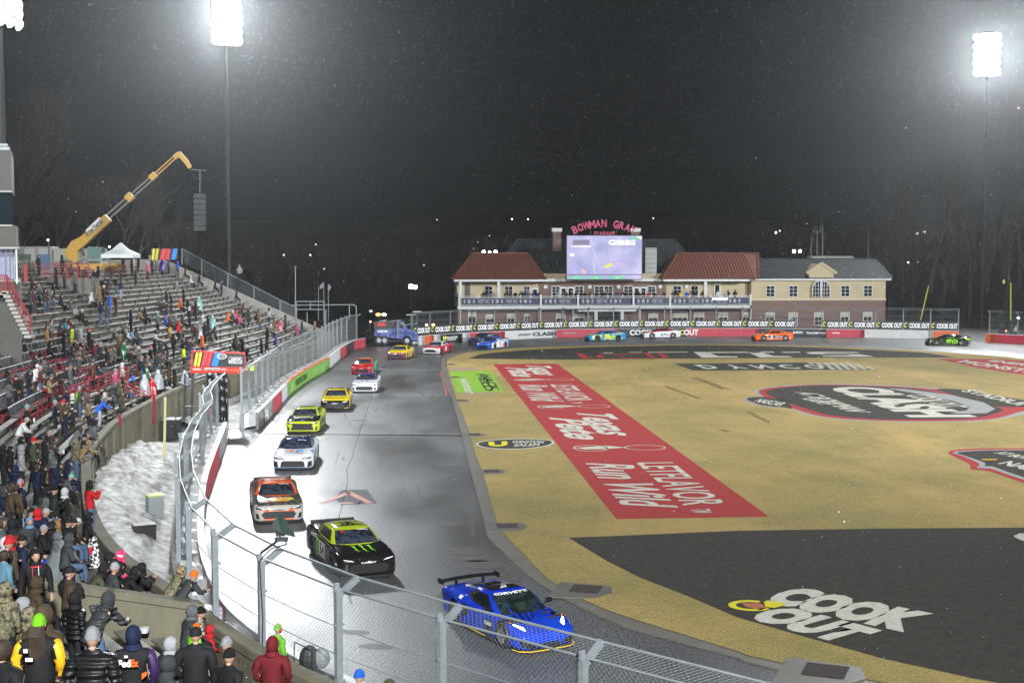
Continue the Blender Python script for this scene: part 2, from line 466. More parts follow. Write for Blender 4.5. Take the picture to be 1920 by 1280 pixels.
# red strip: letters read towards the camera side, tops pointing right
rs = sheet('red_painted_strip', None, Z1, fp_red, world_pts=[(8.25, 128.7), (8.25, 52.1), (14.45, 52.1), (14.45, 128.7)])
def strip_words(y0, y1, kind_):
    yc = (y0 + y1) / 2; L = abs(y1 - y0)
    if kind_ == 'flavor':
        letters('LETFLAVOR', (12.45, yc, Z2), DOWN, RIGHT, L * .86, 1.9, fp_white, rs, bold=0.012)
        letters('Run Wild', (10.05, yc - .2, Z2), DOWN, RIGHT, L * .9, 2.3, fp_white, rs, bold=0.02, shear=0.4)
        letters('TM', (12.0, yc - L * .52, Z2), DOWN, RIGHT, .8, .8, fp_white, rs)
    else:
        letters('Texas', (12.3, yc + L * .06, Z2), DOWN, RIGHT, L * .86, 2.3, fp_white, rs, bold=0.03, shear=0.5)
        letters('Pete', (10.2, yc - L * .08, Z2), DOWN, RIGHT, L * .8, 2.3, fp_white, rs, bold=0.03, shear=0.5)
def yof(py): return at(1000, py).y
strip_words(yof(866), yof(962), 'flavor')
strip_words(yof(776), yof(828), 'pete')
strip_words(yof(720), yof(756), 'flavor')
strip_words(yof(686), yof(708), 'pete')
for py in (843, 764, 713):
    y = yof(py); q = MB()
    def loop(cx, cyy, a, b, w=0.10, n=28):
        for i in range(n):
            t0, t1 = 2 * math.pi * i / n, 2 * math.pi * (i + 1) / n
            q.quad((cx + a * math.cos(t0), cyy + b * math.sin(t0), Z2), (cx + a * math.cos(t1), cyy + b * math.sin(t1), Z2), (cx + (a - w) * math.cos(t1), cyy + (b - w) * math.sin(t1), Z2), (cx + (a - w) * math.cos(t0), cyy + (b - w) * math.sin(t0), Z2))
    loop(12.9, y, 1.15, 1.0); loop(9.9, y, 0.95, 1.2)
    q.poly([(9.1, y + .2, Z2), (10.8, y + .9, Z2), (11.9, y + .1, Z2), (10.9, y - .3, Z2), (9.6, y - .5, Z2)])
    q.build('lasso_emblem', fp_white, rs)

# big black area with COOK OUT
ba = sheet('black_painted_area', [(1066, 1010), (1150, 1007), (1380, 997), (1650, 993), (1925, 991), (2100, 990), (2500, 1000), (2500, 1330), (2050, 1325), (1920, 1292), (1830, 1276), (1650, 1236), (1500, 1194), (1380, 1159), (1290, 1120), (1200, 1085), (1140, 1055)], Z1, fp_black)
def px_text(txt, p00, p10, p01, m, parent, z, name='lettering', bold=0.03):
    """lettering on the ground from three measured corners: start of baseline, end of baseline, top of the start"""
    A, B, C = at(*p00), at(*p10), at(*p01)
    ux, uy = B - A, C - A
    base = text_mesh(txt, bold, 0).copy(); base.materials.append(m)
    ctr = A + ux / 2 + uy / 2
    org = ORG.get(parent.name) if parent is not None else None
    for v in base.vertices:
        q = ctr + ux * v.co.x + uy * v.co.y
        v.co = (q.x, q.y, z)
    return link(name, base, parent)
px_text('COOK', (1422, 1130), (1694, 1189), (1494, 1101), fp_white, ba, Z2, bold=0.08)
px_text('OUT', (1392, 1160), (1572, 1210), (1476, 1138), fp_white, ba, Z2, bold=0.08)
q = MB()
c0 = at(1408, 1138)
for i in range(22):
    t0, t1 = R(50 + i * 12), R(50 + (i + 1) * 12); w0, w1 = .62, .36
    q.quad(*[(c0.x + a * math.cos(t) * .68, c0.y + a * math.sin(t) * .62, Z2) for a, t in ((1.0, t0), (1.0, t1), (.66, t1), (.66, t0))])
q.build('swirl', fp_yellow, ba)
q = MB(); fl = [at(*p) for p in [(1432, 1132), (1440, 1128), (1446, 1133), (1456, 1129), (1462, 1134), (1470, 1132), (1468, 1139), (1452, 1143), (1436, 1141)]]
q.poly([(p.x, p.y, Z3) for p in fl]); q.build('flame', fp_yellow, ba)
q = MB(); fl = [at(*p) for p in [(1390, 1133), (1424, 1133), (1440, 1142), (1426, 1147), (1398, 1140)]]
q.poly([(p.x, p.y, Z2) for p in fl]); q.build('burger', fp_orange, ba)
px_text('a', (1896, 1008), (1950, 1028), (1915, 1000), fp_white, ba, Z2, bold=0.05)

# far black band with red and white capitals that read from the field house side
bb = sheet('far_black_band', [(878, 673), (900, 665), (930, 661.5), (1000, 656), (1129, 651), (1254, 648.3), (1352, 648), (1487, 650.6), (1654, 657.5), (1729, 661.5), (1795, 671), (1600, 671), (1300, 673), (1040, 675)], Z1, fp_black)
bw = [('poly', [(1080, 663), (1092, 663), (1108, 673.5), (1093, 674)], fp_red), ('poly', [(1112, 665), (1126, 665), (1130, 671), (1122, 671.5)], fp_red), ('poly', [(1208, 662.5), (1216, 662), (1228, 670), (1217, 670.5)], fp_red),
      ('poly', [(1230, 661.5), (1240, 661.5), (1256, 671.5), (1243, 671.8)], fp_red), ('poly', [(1112, 665), (1210, 663.5), (1210, 664.7), (1114, 666.3)], fp_red), ('poly', [(1095, 673.2), (1250, 671.4), (1250, 672.4), (1095, 674.2)], fp_red),
      ('poly', [(1160, 668), (1170, 667.5), (1172, 669), (1162, 669.4)], fp_red),
      ('poly', [(1130, 661.8), (1150, 661.4), (1150, 662.6), (1132, 662.9)], fp_white), ('poly', [(1178, 661), (1203, 660.4), (1203, 661.6), (1180, 662)], fp_white), ('poly', [(1215, 660.6), (1290, 660.2), (1290, 661.4), (1216, 661.8)], fp_white),
      ('poly', [(1300, 660.5), (1325, 660.5), (1347, 668.5), (1382, 669), (1384, 671), (1316, 671.5)], fp_white), ('poly', [(1322, 660.5), (1372, 660.5), (1376, 662.3), (1326, 662.5)], fp_white),
      ('poly', [(1400, 660.3), (1424, 660.3), (1450, 668), (1482, 668.6), (1485, 670.6), (1425, 671)], fp_white), ('poly', [(1370, 660.3), (1450, 659.8), (1452, 661.8), (1372, 662.3)], fp_white),
      ('poly', [(1462, 660.6), (1500, 660), (1502, 661.6), (1470, 662.2)], fp_white), ('poly', [(1510, 661.4), (1530, 660.2), (1606, 660.8), (1612, 662.6), (1550, 662.6), (1540, 664), (1614, 665.2), (1640, 669.6), (1546, 669.4), (1538, 667.6), (1596, 667.2), (1590, 665.8), (1520, 664.6)], fp_white)]
for _, pts, m in bw:
    q = MB(); q.poly([(p.x, p.y, Z2) for p in [at(*s) for s in pts]]); q.build('capital_stroke', m, bb)

# black sponsor bar with chequered end
sb = sheet('black_sponsor_bar', [(1264, 682.5), (1512, 680.3), (1652, 694), (1300, 695.5)], Z1, fp_black)
for i, (ch, x) in enumerate(zip('DYNCO', (1300, 1352, 1402, 1452, 1500))):
    px_text(ch, (x, 685), (x + 28, 684.5), (x + 24, 692.5), fp_white, sb, Z2, bold=0.03)
q = MB()
A, B, C, D = [at(*p) for p in [(1512, 680.8), (1596, 680.6), (1650, 693.4), (1562, 693.8)]]
for i in range(12):
    for j in range(5):
        if (i + j) % 2: continue
        def P(u, v): return (A * (1 - u) * (1 - v) + B * u * (1 - v) + C * u * v + D * (1 - u) * v)
        cs = [P(i / 12, j / 5), P((i + 1) / 12, j / 5), P((i + 1) / 12, (j + 1) / 5), P(i / 12, (j + 1) / 5)]
        q.poly([(p.x, p.y, Z2) for p in cs])
q.build('chequers', fp_white, sb)

# green patch near the gutter
gp = sheet('green_painted_patch', [(843, 697), (919, 696), (945, 735), (857, 738)], Z1, fp_green)
px_text('FLORIDA', (893, 735), (905, 699), (932, 735), fp_black, gp, Z2) if False else None
letters('HACK', (at(925, 717).x - .25, at(925, 717).y, Z2), DOWN, RIGHT, 14, .75, fp_black, gp, bold=0.03)
letters('FIELD', (at(912, 717).x - .15, at(912, 717).y, Z2), DOWN, RIGHT, 15, .7, fp_black, gp, bold=0.03)
letters('winner', (at(876, 724).x, at(876, 724).y, Z2), DOWN, RIGHT, 13, .8, fp_white, gp, bold=0.02)
sheet('pale_worn_patch', [(843, 690), (893, 689), (896, 695), (843, 696)], Z1, field_paint('worn_patch', (0.32, 0.25, 0.17)))
sheet('pale_worn_patch', [(862, 739), (922, 737), (926, 742), (866, 744)], Z1, MATS['worn_patch'])

# oval club badge
def oval(name, pxs, z, m, parent=None):
    q = MB(); pts = [tuple(p) for p in catmull([at(*p).xy[:] for p in pxs], 0.4, closed=True)]
    q.poly([(p[0], p[1], z) for p in pts]); return q.build(name, m, parent, kind='structure' if parent is None else None)
ov = oval('oval_badge_paint', [(892, 834), (915, 827), (967, 823.5), (1020, 825), (1040, 830), (1025, 838), (975, 843.5), (915, 842)], Z1, fp_white)
oval('oval_field', [(896, 834), (917, 828), (967, 824.8), (1018, 826), (1035, 830), (1022, 837), (975, 842.3), (917, 841)], Z2, fp_black, ov)
px_text('U', (916, 839), (952, 838), (916, 830), fp_yellow, ov, Z3, bold=0.06)
px_text('WINSTON', (958, 833), (1018, 833), (962, 827.5), fp_white, ov, Z3)
px_text('SALEM', (962, 839), (1010, 838), (966, 834), fp_white, ov, Z3)

# the great race badge in the middle of the field
bd = oval('race_badge_paint', [(1414, 735), (1440, 727), (1500, 722), (1560, 720.5), (1680, 724), (1742, 728), (1780, 731), (1830, 740), (1920, 752), (1990, 766), (1930, 776), (1900, 782), (1850, 790), (1760, 792.5), (1640, 791), (1540, 784), (1480, 767), (1440, 752)], Z1, fp_grey)
bd['group'] = 'badge paint'
oval('badge_red_band', [(1422, 735), (1446, 728), (1500, 723.4), (1560, 722), (1680, 725.5), (1745, 730), (1790, 735), (1850, 752), (1920, 757), (1960, 767), (1915, 773), (1880, 783), (1840, 788.5), (1760, 791), (1640, 789.5), (1545, 782.5), (1485, 766), (1446, 751)], Z1 + .003, fp_red, bd)
oval('badge_field', [(1436, 736), (1460, 729), (1505, 725), (1560, 723.4), (1660, 726.3), (1730, 732), (1790, 744), (1838, 756), (1880, 769), (1860, 778), (1830, 784.5), (1760, 787.5), (1645, 787), (1560, 780), (1510, 767), (1460, 750)], Z2, fp_black, bd)
oval('badge_field_tail', [(1755, 731), (1800, 731), (1860, 742), (1940, 755), (1940, 762), (1880, 764), (1830, 756), (1790, 742)], Z2, fp_black, bd)
oval('badge_small_tab', [(1395, 748), (1420, 744.5), (1470, 750), (1492, 765), (1470, 766), (1430, 762), (1404, 755)], Z1, fp_grey, bd)
oval('badge_small_tab', [(1400, 748), (1422, 745.5), (1466, 751), (1484, 764), (1466, 764.5), (1430, 760.8), (1408, 754)], Z2, fp_black, bd)
px_text('NASCAR', (1412, 754.5), (1462, 763), (1428, 748.5), fp_white, bd, Z3)
px_text('CLASH', (1545, 727), (1706, 784), (1650, 726.5), fp_white, bd, Z3, bold=0.05)
px_text('AT BOWMAN', (1488, 736), (1586, 772), (1530, 738), fp_white, bd, Z3)
px_text('GRAY', (1500, 748), (1540, 760), (1530, 748), fp_white, bd, Z3)
px_text('COOK OUT', (1694, 742), (1766, 766), (1742, 741), fp_white, bd, Z3, bold=0.03)
q = MB(); sw = [(1660, 729), (1700, 731), (1780, 741), (1845, 756), (1866, 768), (1850, 776), (1800, 777), (1780, 775), (1812, 771), (1818, 764), (1790, 754), (1740, 743)]
q.poly([(p.x, p.y, Z3 - .002) for p in [at(*s) for s in sw]]); q.build('badge_swoosh', fp_grey, bd)
px_text('STADIUM', (1800, 734), (1925, 766), (1822, 731), fp_white, bd, Z3)

# second badge at the right edge
b2 = oval('race_logo_paint', [(1778, 849), (1800, 844), (1850, 842), (1930, 842), (2100, 844), (2150, 860), (2080, 900), (2000, 915), (1935, 911), (1890, 897), (1850, 884), (1822, 882), (1818, 872), (1790, 858)], Z1, fp_red)
oval('logo_rim', [(1786, 850), (1808, 846.5), (1850, 844.8), (1930, 844.6), (2090, 846), (2130, 860), (2070, 896), (2000, 909), (1940, 906), (1895, 893), (1856, 880), (1832, 879), (1836, 871), (1806, 857)], Z1 + .003, fp_grey, b2)
oval('logo_field', [(1794, 850.5), (1812, 848), (1850, 846.2), (1930, 846), (2080, 847), (2115, 860), (2060, 890), (2000, 905), (1942, 902), (1900, 890), (1860, 876), (1846, 876), (1846, 869), (1812, 857)], Z2, fp_black, b2)
px_text('AT BOWMAN', (1862, 851), (1960, 872), (1884, 848.5), fp_white, b2, Z3)
px_text('NASCAR', (1870, 871), (1990, 900), (1896, 866), fp_white, b2, Z3, bold=0.03)
q = MB(); q.poly([(p.x, p.y, Z3) for p in [at(*s) for s in [(1840, 862.5), (1868, 862.5), (1870, 863.8), (1842, 863.8)]]]); q.build('logo_bar', fp_yellow, b2)
q = MB(); q.poly([(p.x, p.y, Z3) for p in [at(*s) for s in [(1842, 864.4), (1870, 864.4), (1872, 865.6), (1844, 865.6)]]]); q.build('logo_bar', fp_red, b2)
# red paint at the far right
rp = sheet('far_red_paint', [(1756, 673.5), (1870, 674), (1960, 680), (2060, 700), (2060, 722), (1930, 705), (1840, 692)], Z1, fp_red)
px_text('MONSTER', (1792, 680), (1960, 706), (1812, 676), fp_white, rp, Z2)
px_text('ENERGY', (1850, 678), (1960, 692), (1866, 675.5), fp_white, rp, Z2)
# yard lines just visible in the turf
for py, x0, x1 in ((713, 1250, 1560), (712, 1640, 1925)):
    a, b = at(x0, py), at(x1, py)
    sheet('faint_field_line', None, Z1 - .002, field_paint('faint_line', (0.36, 0.29, 0.14), 0.4), world_pts=[(a.x, a.y - .12), (b.x, a.y - .12), (b.x, a.y + .12), (a.x, a.y + .12)])
# worn brown tracks where a vehicle crossed the grass
mud = field_paint('trodden_turf', (0.20, 0.115, 0.045), 0.5)
for pts in ([(1290, 708), (1306, 707), (1372, 731), (1356, 733)], [(1390, 772), (1404, 771), (1452, 794), (1440, 795)], [(1340, 806), (1356, 805), (1376, 811), (1362, 812)], [(1232, 722), (1244, 722), (1330, 752), (1318, 753)]):
    ctr = at(sum(p[0] for p in pts) / 4, sum(p[1] for p in pts) / 4)
    P = [at(*p) for p in pts]; ring = []
    for i in range(4):
        for k in range(5):
            v = P[i].lerp(P[(i + 1) % 4], k / 5); ring.append(v + (ctr - v) * random.uniform(0, .35))
    q = MB(); q.poly([(p.x, p.y, Z1 - .003) for p in ring]); q.build('worn_turf_track', mud, kind='structure')

# ---- markings on the asphalt
tm = 0.006
mark_white = mat('track_marking_white', (0.5, 0.5, 0.5), 0.5, var=(0.15, 0.15, 0.15), scale=3, amt=0.4)
seal = mat('tar_seal', (0.012, 0.012, 0.013), 0.25)
mark_orange = mat('track_marking_orange', (0.55, 0.10, 0.04), 0.5, var=(0.3, 0.07, 0.04), scale=4)
patch = mat('tarmac_patch', (0.030, 0.030, 0.032), 0.55, var=(0.05, 0.05, 0.05), scale=3)
def strip_line(name, a, b, w, m, z=tm):
    a, b = at(*a), at(*b); d = (b - a).normalized(); n = Vector((-d.y, d.x, 0)) * (w / 2)
    q = MB(); q.quad((*(a - n).xy, z), (*(b - n).xy, z), (*(b + n).xy, z), (*(a + n).xy, z)); return q.build(name, m, kind='structure')
strip_line('timing_line', (490, 813), (900, 817), .30, seal)
strip_line('timing_line_edge', (490, 809.5), (880, 813), .10, mark_white)
strip_line('white_track_line', (545, 737), (850, 741), .22, mark_white)
strip_line('white_track_line', (690, 692), (842, 693.5), .22, mark_white)
strip_line('orange_track_line', (826, 695), (838, 741), .18, mark_orange)
seam = [(700, 735), (664, 840), (652, 880), (648, 925), (636, 965), (630, 1000)]
q = MB(); pts = resample([at(*p).xy[:] for p in seam], 1.0)
wob = [(p[0] + .10 * noise.noise(Vector((0, p[1] * .25, 0))), p[1]) for i, p in enumerate(pts)]
q.sweep(with_normals(wob), [(-.012, tm), (.012, tm)], closed_prof=False, caps=False); q.build('tar_seam', seal, kind='structure')
arrow = MB()
for A, B in (((603, 943), (655, 923)), ((652, 922), (694, 943)), ((636, 943), (663, 943))):
    a, b = at(*A), at(*B); d = (b - a).normalized(); n = Vector((-d.y, d.x, 0)) * .16
    arrow.quad((*(a - n).xy, .012), (*(b - n).xy, .012), (*(b + n).xy, .012), (*(a + n).xy, .012))
sheet('tarmac_patch', [(628, 934), (640, 919), (688, 917), (708, 944), (640, 946)], tm, mat('rough_patch', (0.07, 0.07, 0.07), 0.8, var=(0.12, 0.12, 0.12), scale=9))
arrow.build('orange_arrow_marking', mark_orange, kind='structure')
for x, y, w, h in ((843, 981, 1.2, .32), (875, 1033, 1.5, .42), (886, 1047, 1.5, .3), (903, 1058, 1.6, .42), (891, 1081, .6, .42), (664, 1185, .9, .16), (706, 1212, 1.0, .18), (831, 874, 1.2, .22), (674, 788, 1.2, .3), (710, 781, 1.0, .25)):
    p = at(x, y); q = MB()
    q.poly([(p.x + w / 2 * math.cos(t) * (1 if abs(math.cos(t)) < .8 else .95) - .15 * math.sin(t), p.y + h * 1.6 * math.sin(t), tm) for t in [2 * math.pi * i / 14 for i in range(14)]])
    q.build('sealed_core_patch', patch, kind='structure')
for pts in ([(492, 800), (520, 772), (560, 735)],):
    pass
# thin crack running up from the gate corner
q = MB(); pts = resample(catmull([at(*p).xy[:] for p in [(490, 812), (470, 832), (448, 856), (424, 905), (402, 960), (388, 1010)]], 1), .8)
q.sweep(with_normals(pts), [(-.04, tm + .002), (.04, tm + .002)], closed_prof=False, caps=False); q.build('tar_seam', seal, kind='structure')
for k in range(46):   # dark tyre scuffs along the racing line
    y0 = random.uniform(40, 150); x0 = random.uniform(-7.5, 2.2) if y0 > 50 else random.uniform(-3, 5)
    L = random.uniform(1, 5); w = random.uniform(.05, .16); sl = random.uniform(-.12, .12)
    q = MB(); q.quad((x0, y0, tm), (x0 + w, y0, tm), (x0 + w + sl * L, y0 + L, tm), (x0 + sl * L, y0 + L, tm)); q.build('tyre_scuff', patch, kind='structure')
# ================================================================== STAND WALL, TERRACES, BENCHES
WALL = [(-8.3, 146), (-8.84, 127.6), (-10.6, 112), (-12.33, 97.6), (-14.05, 84.9), (-14.5, 74.2), (-14.37, 66.4), (-13.4, 57.2), (-12.2, 51.4), (-10.0, 42.75), (-8.04, 37.2), (-5.6, 32.3), (-4.6, 30.3), (-3.2, 27.7), (-1.5, 25.1), (0.8, 22.3), (3.9, 19.4), (8.0, 16.6), (14, 13.8), (22, 12)]
wallP = resample(catmull(WALL, 1.0), 1.0)
wallN = with_normals(wallP, side=-1)      # outward: away from the track
if wallN[5][1][0] > 0: wallN = with_normals(wallP, side=1)
WP = np.array([p for p, n in wallN]); WN = np.array([n for p, n in wallN])
WTOP, FLOOR0, ROW_W, ROW_R, WALK = 2.4, 1.5, 0.80, 0.332, 1.0
NROW = 22
ICROSS = int(((WP - np.array(at(340, 1140, WTOP).xy[:])) ** 2).sum(1).argmin())   # where the cross wall parts two blocks
NEAR_R, NEAR_N = 0.30, 9
def wall_dist(x, y):
    dx = WP - np.array([x, y]); d2 = (dx ** 2).sum(1); i = int(d2.argmin())
    # signed distance along the normal
    best = 1e9; bs = 0
    for k in (max(i - 1, 0), min(i, len(WP) - 2)):
        a, b = WP[k], WP[k + 1]; t = np.clip(np.dot(np.array([x, y]) - a, b - a) / np.dot(b - a, b - a), 0, 1)
        q = a + (b - a) * t; v = np.array([x, y]) - q; L = np.linalg.norm(v)
        if L < best: best = L; bs = L * (1 if np.dot(v, WN[k]) > 0 else -1)
    return bs, i
def stand_z(x, y):
    d, i = wall_dist(x, y)
    if d < 0: return 0.0
    if d < WALK: return FLOOR0
    k = 1 + math.floor((d - WALK) / ROW_W)
    return FLOOR0 + (NEAR_R * min(k, NEAR_N) if i > ICROSS else ROW_R * k)
def on_stand(px_, py_, h):
    """Place on the terraces whose floor + h is seen at that photo point."""
    d = ray(px_, py_); prev = None
    t = 9.0
    while t < 190:
        x, y, z = t * d[0], t * d[1], CAMH + t * d[2]
        if wall_dist(x, y)[0] > 0.15 and z - h <= stand_z(x, y) + 0.02: 
            return Vector((x, y, stand_z(x, y)))
        t += 0.12
    return None
def off(d, i0=0, i1=None):
    i1 = len(WP) if i1 is None else i1
    return [tuple(WP[i] + WN[i] * d) for i in range(i0, i1)]
def wi(y):   # index along the wall nearest to field Y
    return int(np.abs(WP[:, 1] - y).argmin())

# terraces: one cast concrete body of steps
prof = [(0.22, FLOOR0), (WALK, FLOOR0)]
for k in range(NROW):
    z = FLOOR0 + ROW_R * (k + 1)
    prof += [(WALK + k * ROW_W, z), (WALK + (k + 1) * ROW_W, z)]
DEND, ZEND = prof[-1]
prof += [(DEND + 42, ZEND), (DEND + 42, -0.4), (0.22, -0.4)]
iC = wi(10)
ts = MB(); ts.sweep(wallN[:ICROSS + 1], prof)
pn = [(0.22, FLOOR0), (WALK, FLOOR0)]
for k in range(NEAR_N): pn += [(WALK + k * ROW_W, FLOOR0 + NEAR_R * (k + 1)), (WALK + (k + 1) * ROW_W, FLOOR0 + NEAR_R * (k + 1))]
pn += [(DEND + 12, pn[-1][1]), (DEND + 12, -.4), (.22, -.4)]
ts.sweep(wallN[ICROSS:], pn)
stand = anchor('grandstand', (WP[60][0], WP[60][1], 0), 'curved grey concrete grandstand with snowy bench rows along the left of the track', 'grandstand')
terr = mat('terrace_concrete', (0.060, 0.055, 0.042), 0.65, var=(0.155, 0.145, 0.11), scale=0.8, amt=0.75, bump=0.35, bscale=12, detail=9, stretch=(1, 1, 0.6))
ts.build('terrace', terr, stand)
# parapet wall along the track, with rounded cap and board-marked joints
wl = anchor('stadium_wall', (WP[70][0], WP[70][1], 0), 'long curved stained concrete parapet wall in front of the grandstand', 'wall')
q = MB(); q.sweep(wallN, [(-.10, -.4), (-.10, WTOP - .24), (-.16, WTOP - .2), (-.16, WTOP - .03), (-.12, WTOP), (.20, WTOP), (.22, WTOP - .03), (.22, WTOP - .2), (.19, WTOP - .24), (.19, -.4)])
q.build('wall_body', concrete, wl, smooth=30)
for i in range(3, len(WP) - 2, 3):     # pilasters that part the wall panels
    p = WP[i] + WN[i] * -.14; a = math.atan2(WN[i][1], WN[i][0])
    if p[1] > 150 or p[1] < 12: continue
    q = MB(); q.box((p[0], p[1], WTOP / 2 - .35), (.10, .34, WTOP + .2), a); q.build('pilaster', concrete, wl)
# outer end wall, sloping down with the stand, and the top parapet
i_end = 0
ew = anchor('end_wall', (WP[0][0], WP[0][1], 0), 'sloping buff concrete end wall of the grandstand beside the crane side', 'wall')
ew['label'] = 'sloping buff concrete wall closing the far end of the grandstand'
q = MB()
a, n = WP[0], WN[0]; tn = np.array([-n[1], n[0]]); 
if tn[1] < 0: tn = -tn
for (d0, z0), (d1, z1) in zip([(-.3, 1.9), (3, 3.4), (10, 6.6), (17.4, 9.9)], [(3, 3.4), (10, 6.6), (17.4, 9.9), (19.5, 10.6)]):
    A, B = a + n * d0, a + n * d1
    vs = [(*A, -.4), (*B, -.4), (*B, z1), (*A, z0)]
    w2 = [(v[0] + tn[0] * .35, v[1] + tn[1] * .35, v[2]) for v in vs]
    q.add(vs + w2, [(0, 1, 2, 3), (7, 6, 5, 4), (3, 2, 6, 7), (0, 3, 7, 4), (1, 5, 6, 2)])
q.build('wall_body', concrete_pale, ew)
q = MB(); top = [(tuple(WP[i]), WN[i]) for i in range(0, wi(78))]
q.sweep(top, [(DEND + .1, ZEND - .1), (DEND + .1, 10.15), (DEND + .4, 10.15), (DEND + .4, ZEND - .1)])
q.build('top_parapet', mat('dark_block_wall', (0.13, 0.115, 0.10), 0.8, var=(0.22, 0.20, 0.17), scale=1.2, amt=0.6, detail=8), stand)

# benches: plank on short brackets, each run between two aisles a part of its own
plank = mat('weathered_plank', (0.13, 0.115, 0.075), 0.6, var=(0.22, 0.22, 0.21), scale=2.4, amt=0.45, bump=0.25, bscale=20, detail=8, coord='Object')
plank_snow = mat('snowy_plank', (0.30, 0.30, 0.285), 0.6, var=(0.09, 0.08, 0.06), scale=1.5, amt=0.35, bump=0.25, bscale=20, detail=8)
cumL = np.concatenate([[0], np.cumsum(np.linalg.norm(np.diff(WP, axis=0), axis=1))])
AISLES = [0, 13, 26, 39, 52, 65, 78, 90, 101, 112, 123, 136, 150]
def bench(k, i0, i1):
    d = WALK + k * ROW_W + .20 + .12
    zt = FLOOR0 + (NEAR_R if i0 >= ICROSS else ROW_R) * (k + 1) + .40
    P = [(WP[i] + WN[i] * d, WN[i]) for i in range(i0, i1)]
    near = WP[(i0 + i1) // 2][1] < 62
    q = MB(); q.sweep(P, [(-.15, zt - .05), (-.15, zt), (.15, zt), (.15, zt - .05)])
    for j in range(1, len(P) - 1, 3):
        p, n = P[j]; a = math.atan2(n[1], n[0])
        q.box((p[0], p[1], zt - .225), (.16, .05, .34), a, m=1)
    if near:      # a snowy foot board under each near bench
        q.sweep([(pp, nn) for pp, nn in P], [(.34, zt - .40), (.34, zt - .385), (.44, zt - .385), (.44, zt - .40)], m=2)
    q.build('bench', [plank if near else plank_snow, concrete_dark, plank_snow], stand)
def seg_ok(k, i0, i1):
    y = WP[(i0 + i1) // 2][1]
    x, yy = WP[(i0 + i1) // 2] + WN[(i0 + i1) // 2] * (WALK + k * ROW_W)
    if yy < 5 or x > 6: return False
    if 63 < y < 86 and 3 <= k <= 8: return False    # rows with folding chairs stand here
    return math.hypot(x, yy) > 9
nb = 0
AISLES = sorted(set(AISLES + [ICROSS]))
for a0, a1 in zip(AISLES, AISLES[1:]):
    i0, i1 = a0, min(a1, len(WP) - 1)
    if WP[a1 if a1 < len(WP) else -1][1] < 60: i0 += 1
    if i1 - i0 < 3: continue
    for k in range(NROW):
        if i0 >= ICROSS and k >= NEAR_N: continue
        if seg_ok(k, i0, i1): bench(k, i0, i1); nb += 1
print('benches', nb)

# radial parapet across the near terraces
q = MB(); e = at(340, 1140, WTOP)
d0, i0 = wall_dist(e.x, e.y)
n0 = WN[i0]; base = WP[i0]
f1 = atY(82, 1093, 29.2)
dirv = Vector((f1.x - base[0], f1.y - base[1])).normalized()
cw = anchor('cross_wall', (base[0], base[1], 0), 'thick concrete cross wall running down the near terraces to the parapet', 'wall')
pts = []
for s in range(0, 15):
    z = 2.45 + s * .27
    pts.append((base[0] + dirv.x * s, base[1] + dirv.y * s, z))
nn = Vector((-dirv.y, dirv.x)) * .17
for A, B in zip(pts, pts[1:]):
    vs = []
    for P in (A, B):
        vs += [(P[0] - nn.x, P[1] - nn.y, 0), (P[0] + nn.x, P[1] + nn.y, 0), (P[0] + nn.x, P[1] + nn.y, P[2]), (P[0] - nn.x, P[1] - nn.y, P[2])]
    q.add(vs, [(0, 1, 5, 4), (1, 2, 6, 5), (2, 3, 7, 6), (3, 0, 4, 7)])
q.build('wall_body', concrete, cw)
q = MB()
for A, B in zip(pts, pts[1:]): q.bar((A[0], A[1], A[2] + .05), (B[0], B[1], B[2] + .05), .46, .16)
q.build('cap_stone', concrete, cw)

# ---- snow heaped between parapet and barrier
def snow_bank():
    NEARB = [p for p in resample(catmull(NEAR_BAR, 1), .7)]
    xs, ys = np.meshgrid(np.arange(-15, 1, .11), np.arange(22, 76, .11))
    q = MB(); idx = {}
    for j in range(xs.shape[0]):
        for i in range(xs.shape[1]):
            x, y = xs[j, i], ys[j, i]
            d, k = wall_dist(x, y)
            bx = np.interp(y, [p[1] for p in NEARB][::-1], [p[0] for p in NEARB][::-1])
            gap = bx - .9 - x
            if d > -.05 or gap < 0: continue
            dd = min(-d, 6)
            hgt = 1.25 * math.exp(-((dd - .3) / 1.7) ** 2)
            hgt += .75 * math.exp(-((y - 61) / 4.5) ** 2 - ((x + 12.2) / 1.9) ** 2)
            hgt *= .55 + .75 * noise.noise(Vector((x * .35, y * .3, 0))) + .35
            hgt += .26 * noise.noise(Vector((x * 1.1, y * .9, 3))) + .26 * abs(noise.noise(Vector((x * 2.2, y * 1.4, 5)))) + .08 * abs(noise.noise(Vector((x * 5, y * 3.4, 5)))) + .02 * noise.noise(Vector((x * 13, y * 13, 5))) + .08
            hgt *= .66 * max(0.12, min(1, gap / 1.2))
            if y > 70: hgt *= max(0, (76 - y) / 6)
            idx[(j, i)] = len(q.v); q.v.append((x, y, max(hgt, .02)))
    for (j, i), a in idx.items():
        b, c, d_ = idx.get((j, i + 1)), idx.get((j + 1, i + 1)), idx.get((j + 1, i))
        if None in (b, c, d_): continue
        q.f.append((a, b, c, d_)); q.m.append(0)
    return q
snow_bank().build('ploughed_snow', snow, smooth=60, kind='stuff')
sb2 = MB()   # slush apron further on behind the far barrier
pts = []
xs = np.arange(0, 1.01, .12)
L2 = resample(catmull(LEFT_BAR, 1), 1.5)
for p in L2:
    d, k = wall_dist(p[0], p[1]); W = WP[k]
    for u in xs:
        x = p[0] - 1.1 + (W[0] + .2 - p[0] + 1.1) * u; y = p[1] + (W[1] - p[1]) * u
        sb2.v.append((x, y, .06 + .5 * u ** 2 + .12 * noise.noise(Vector((x, y, 1)))))
n = len(xs)
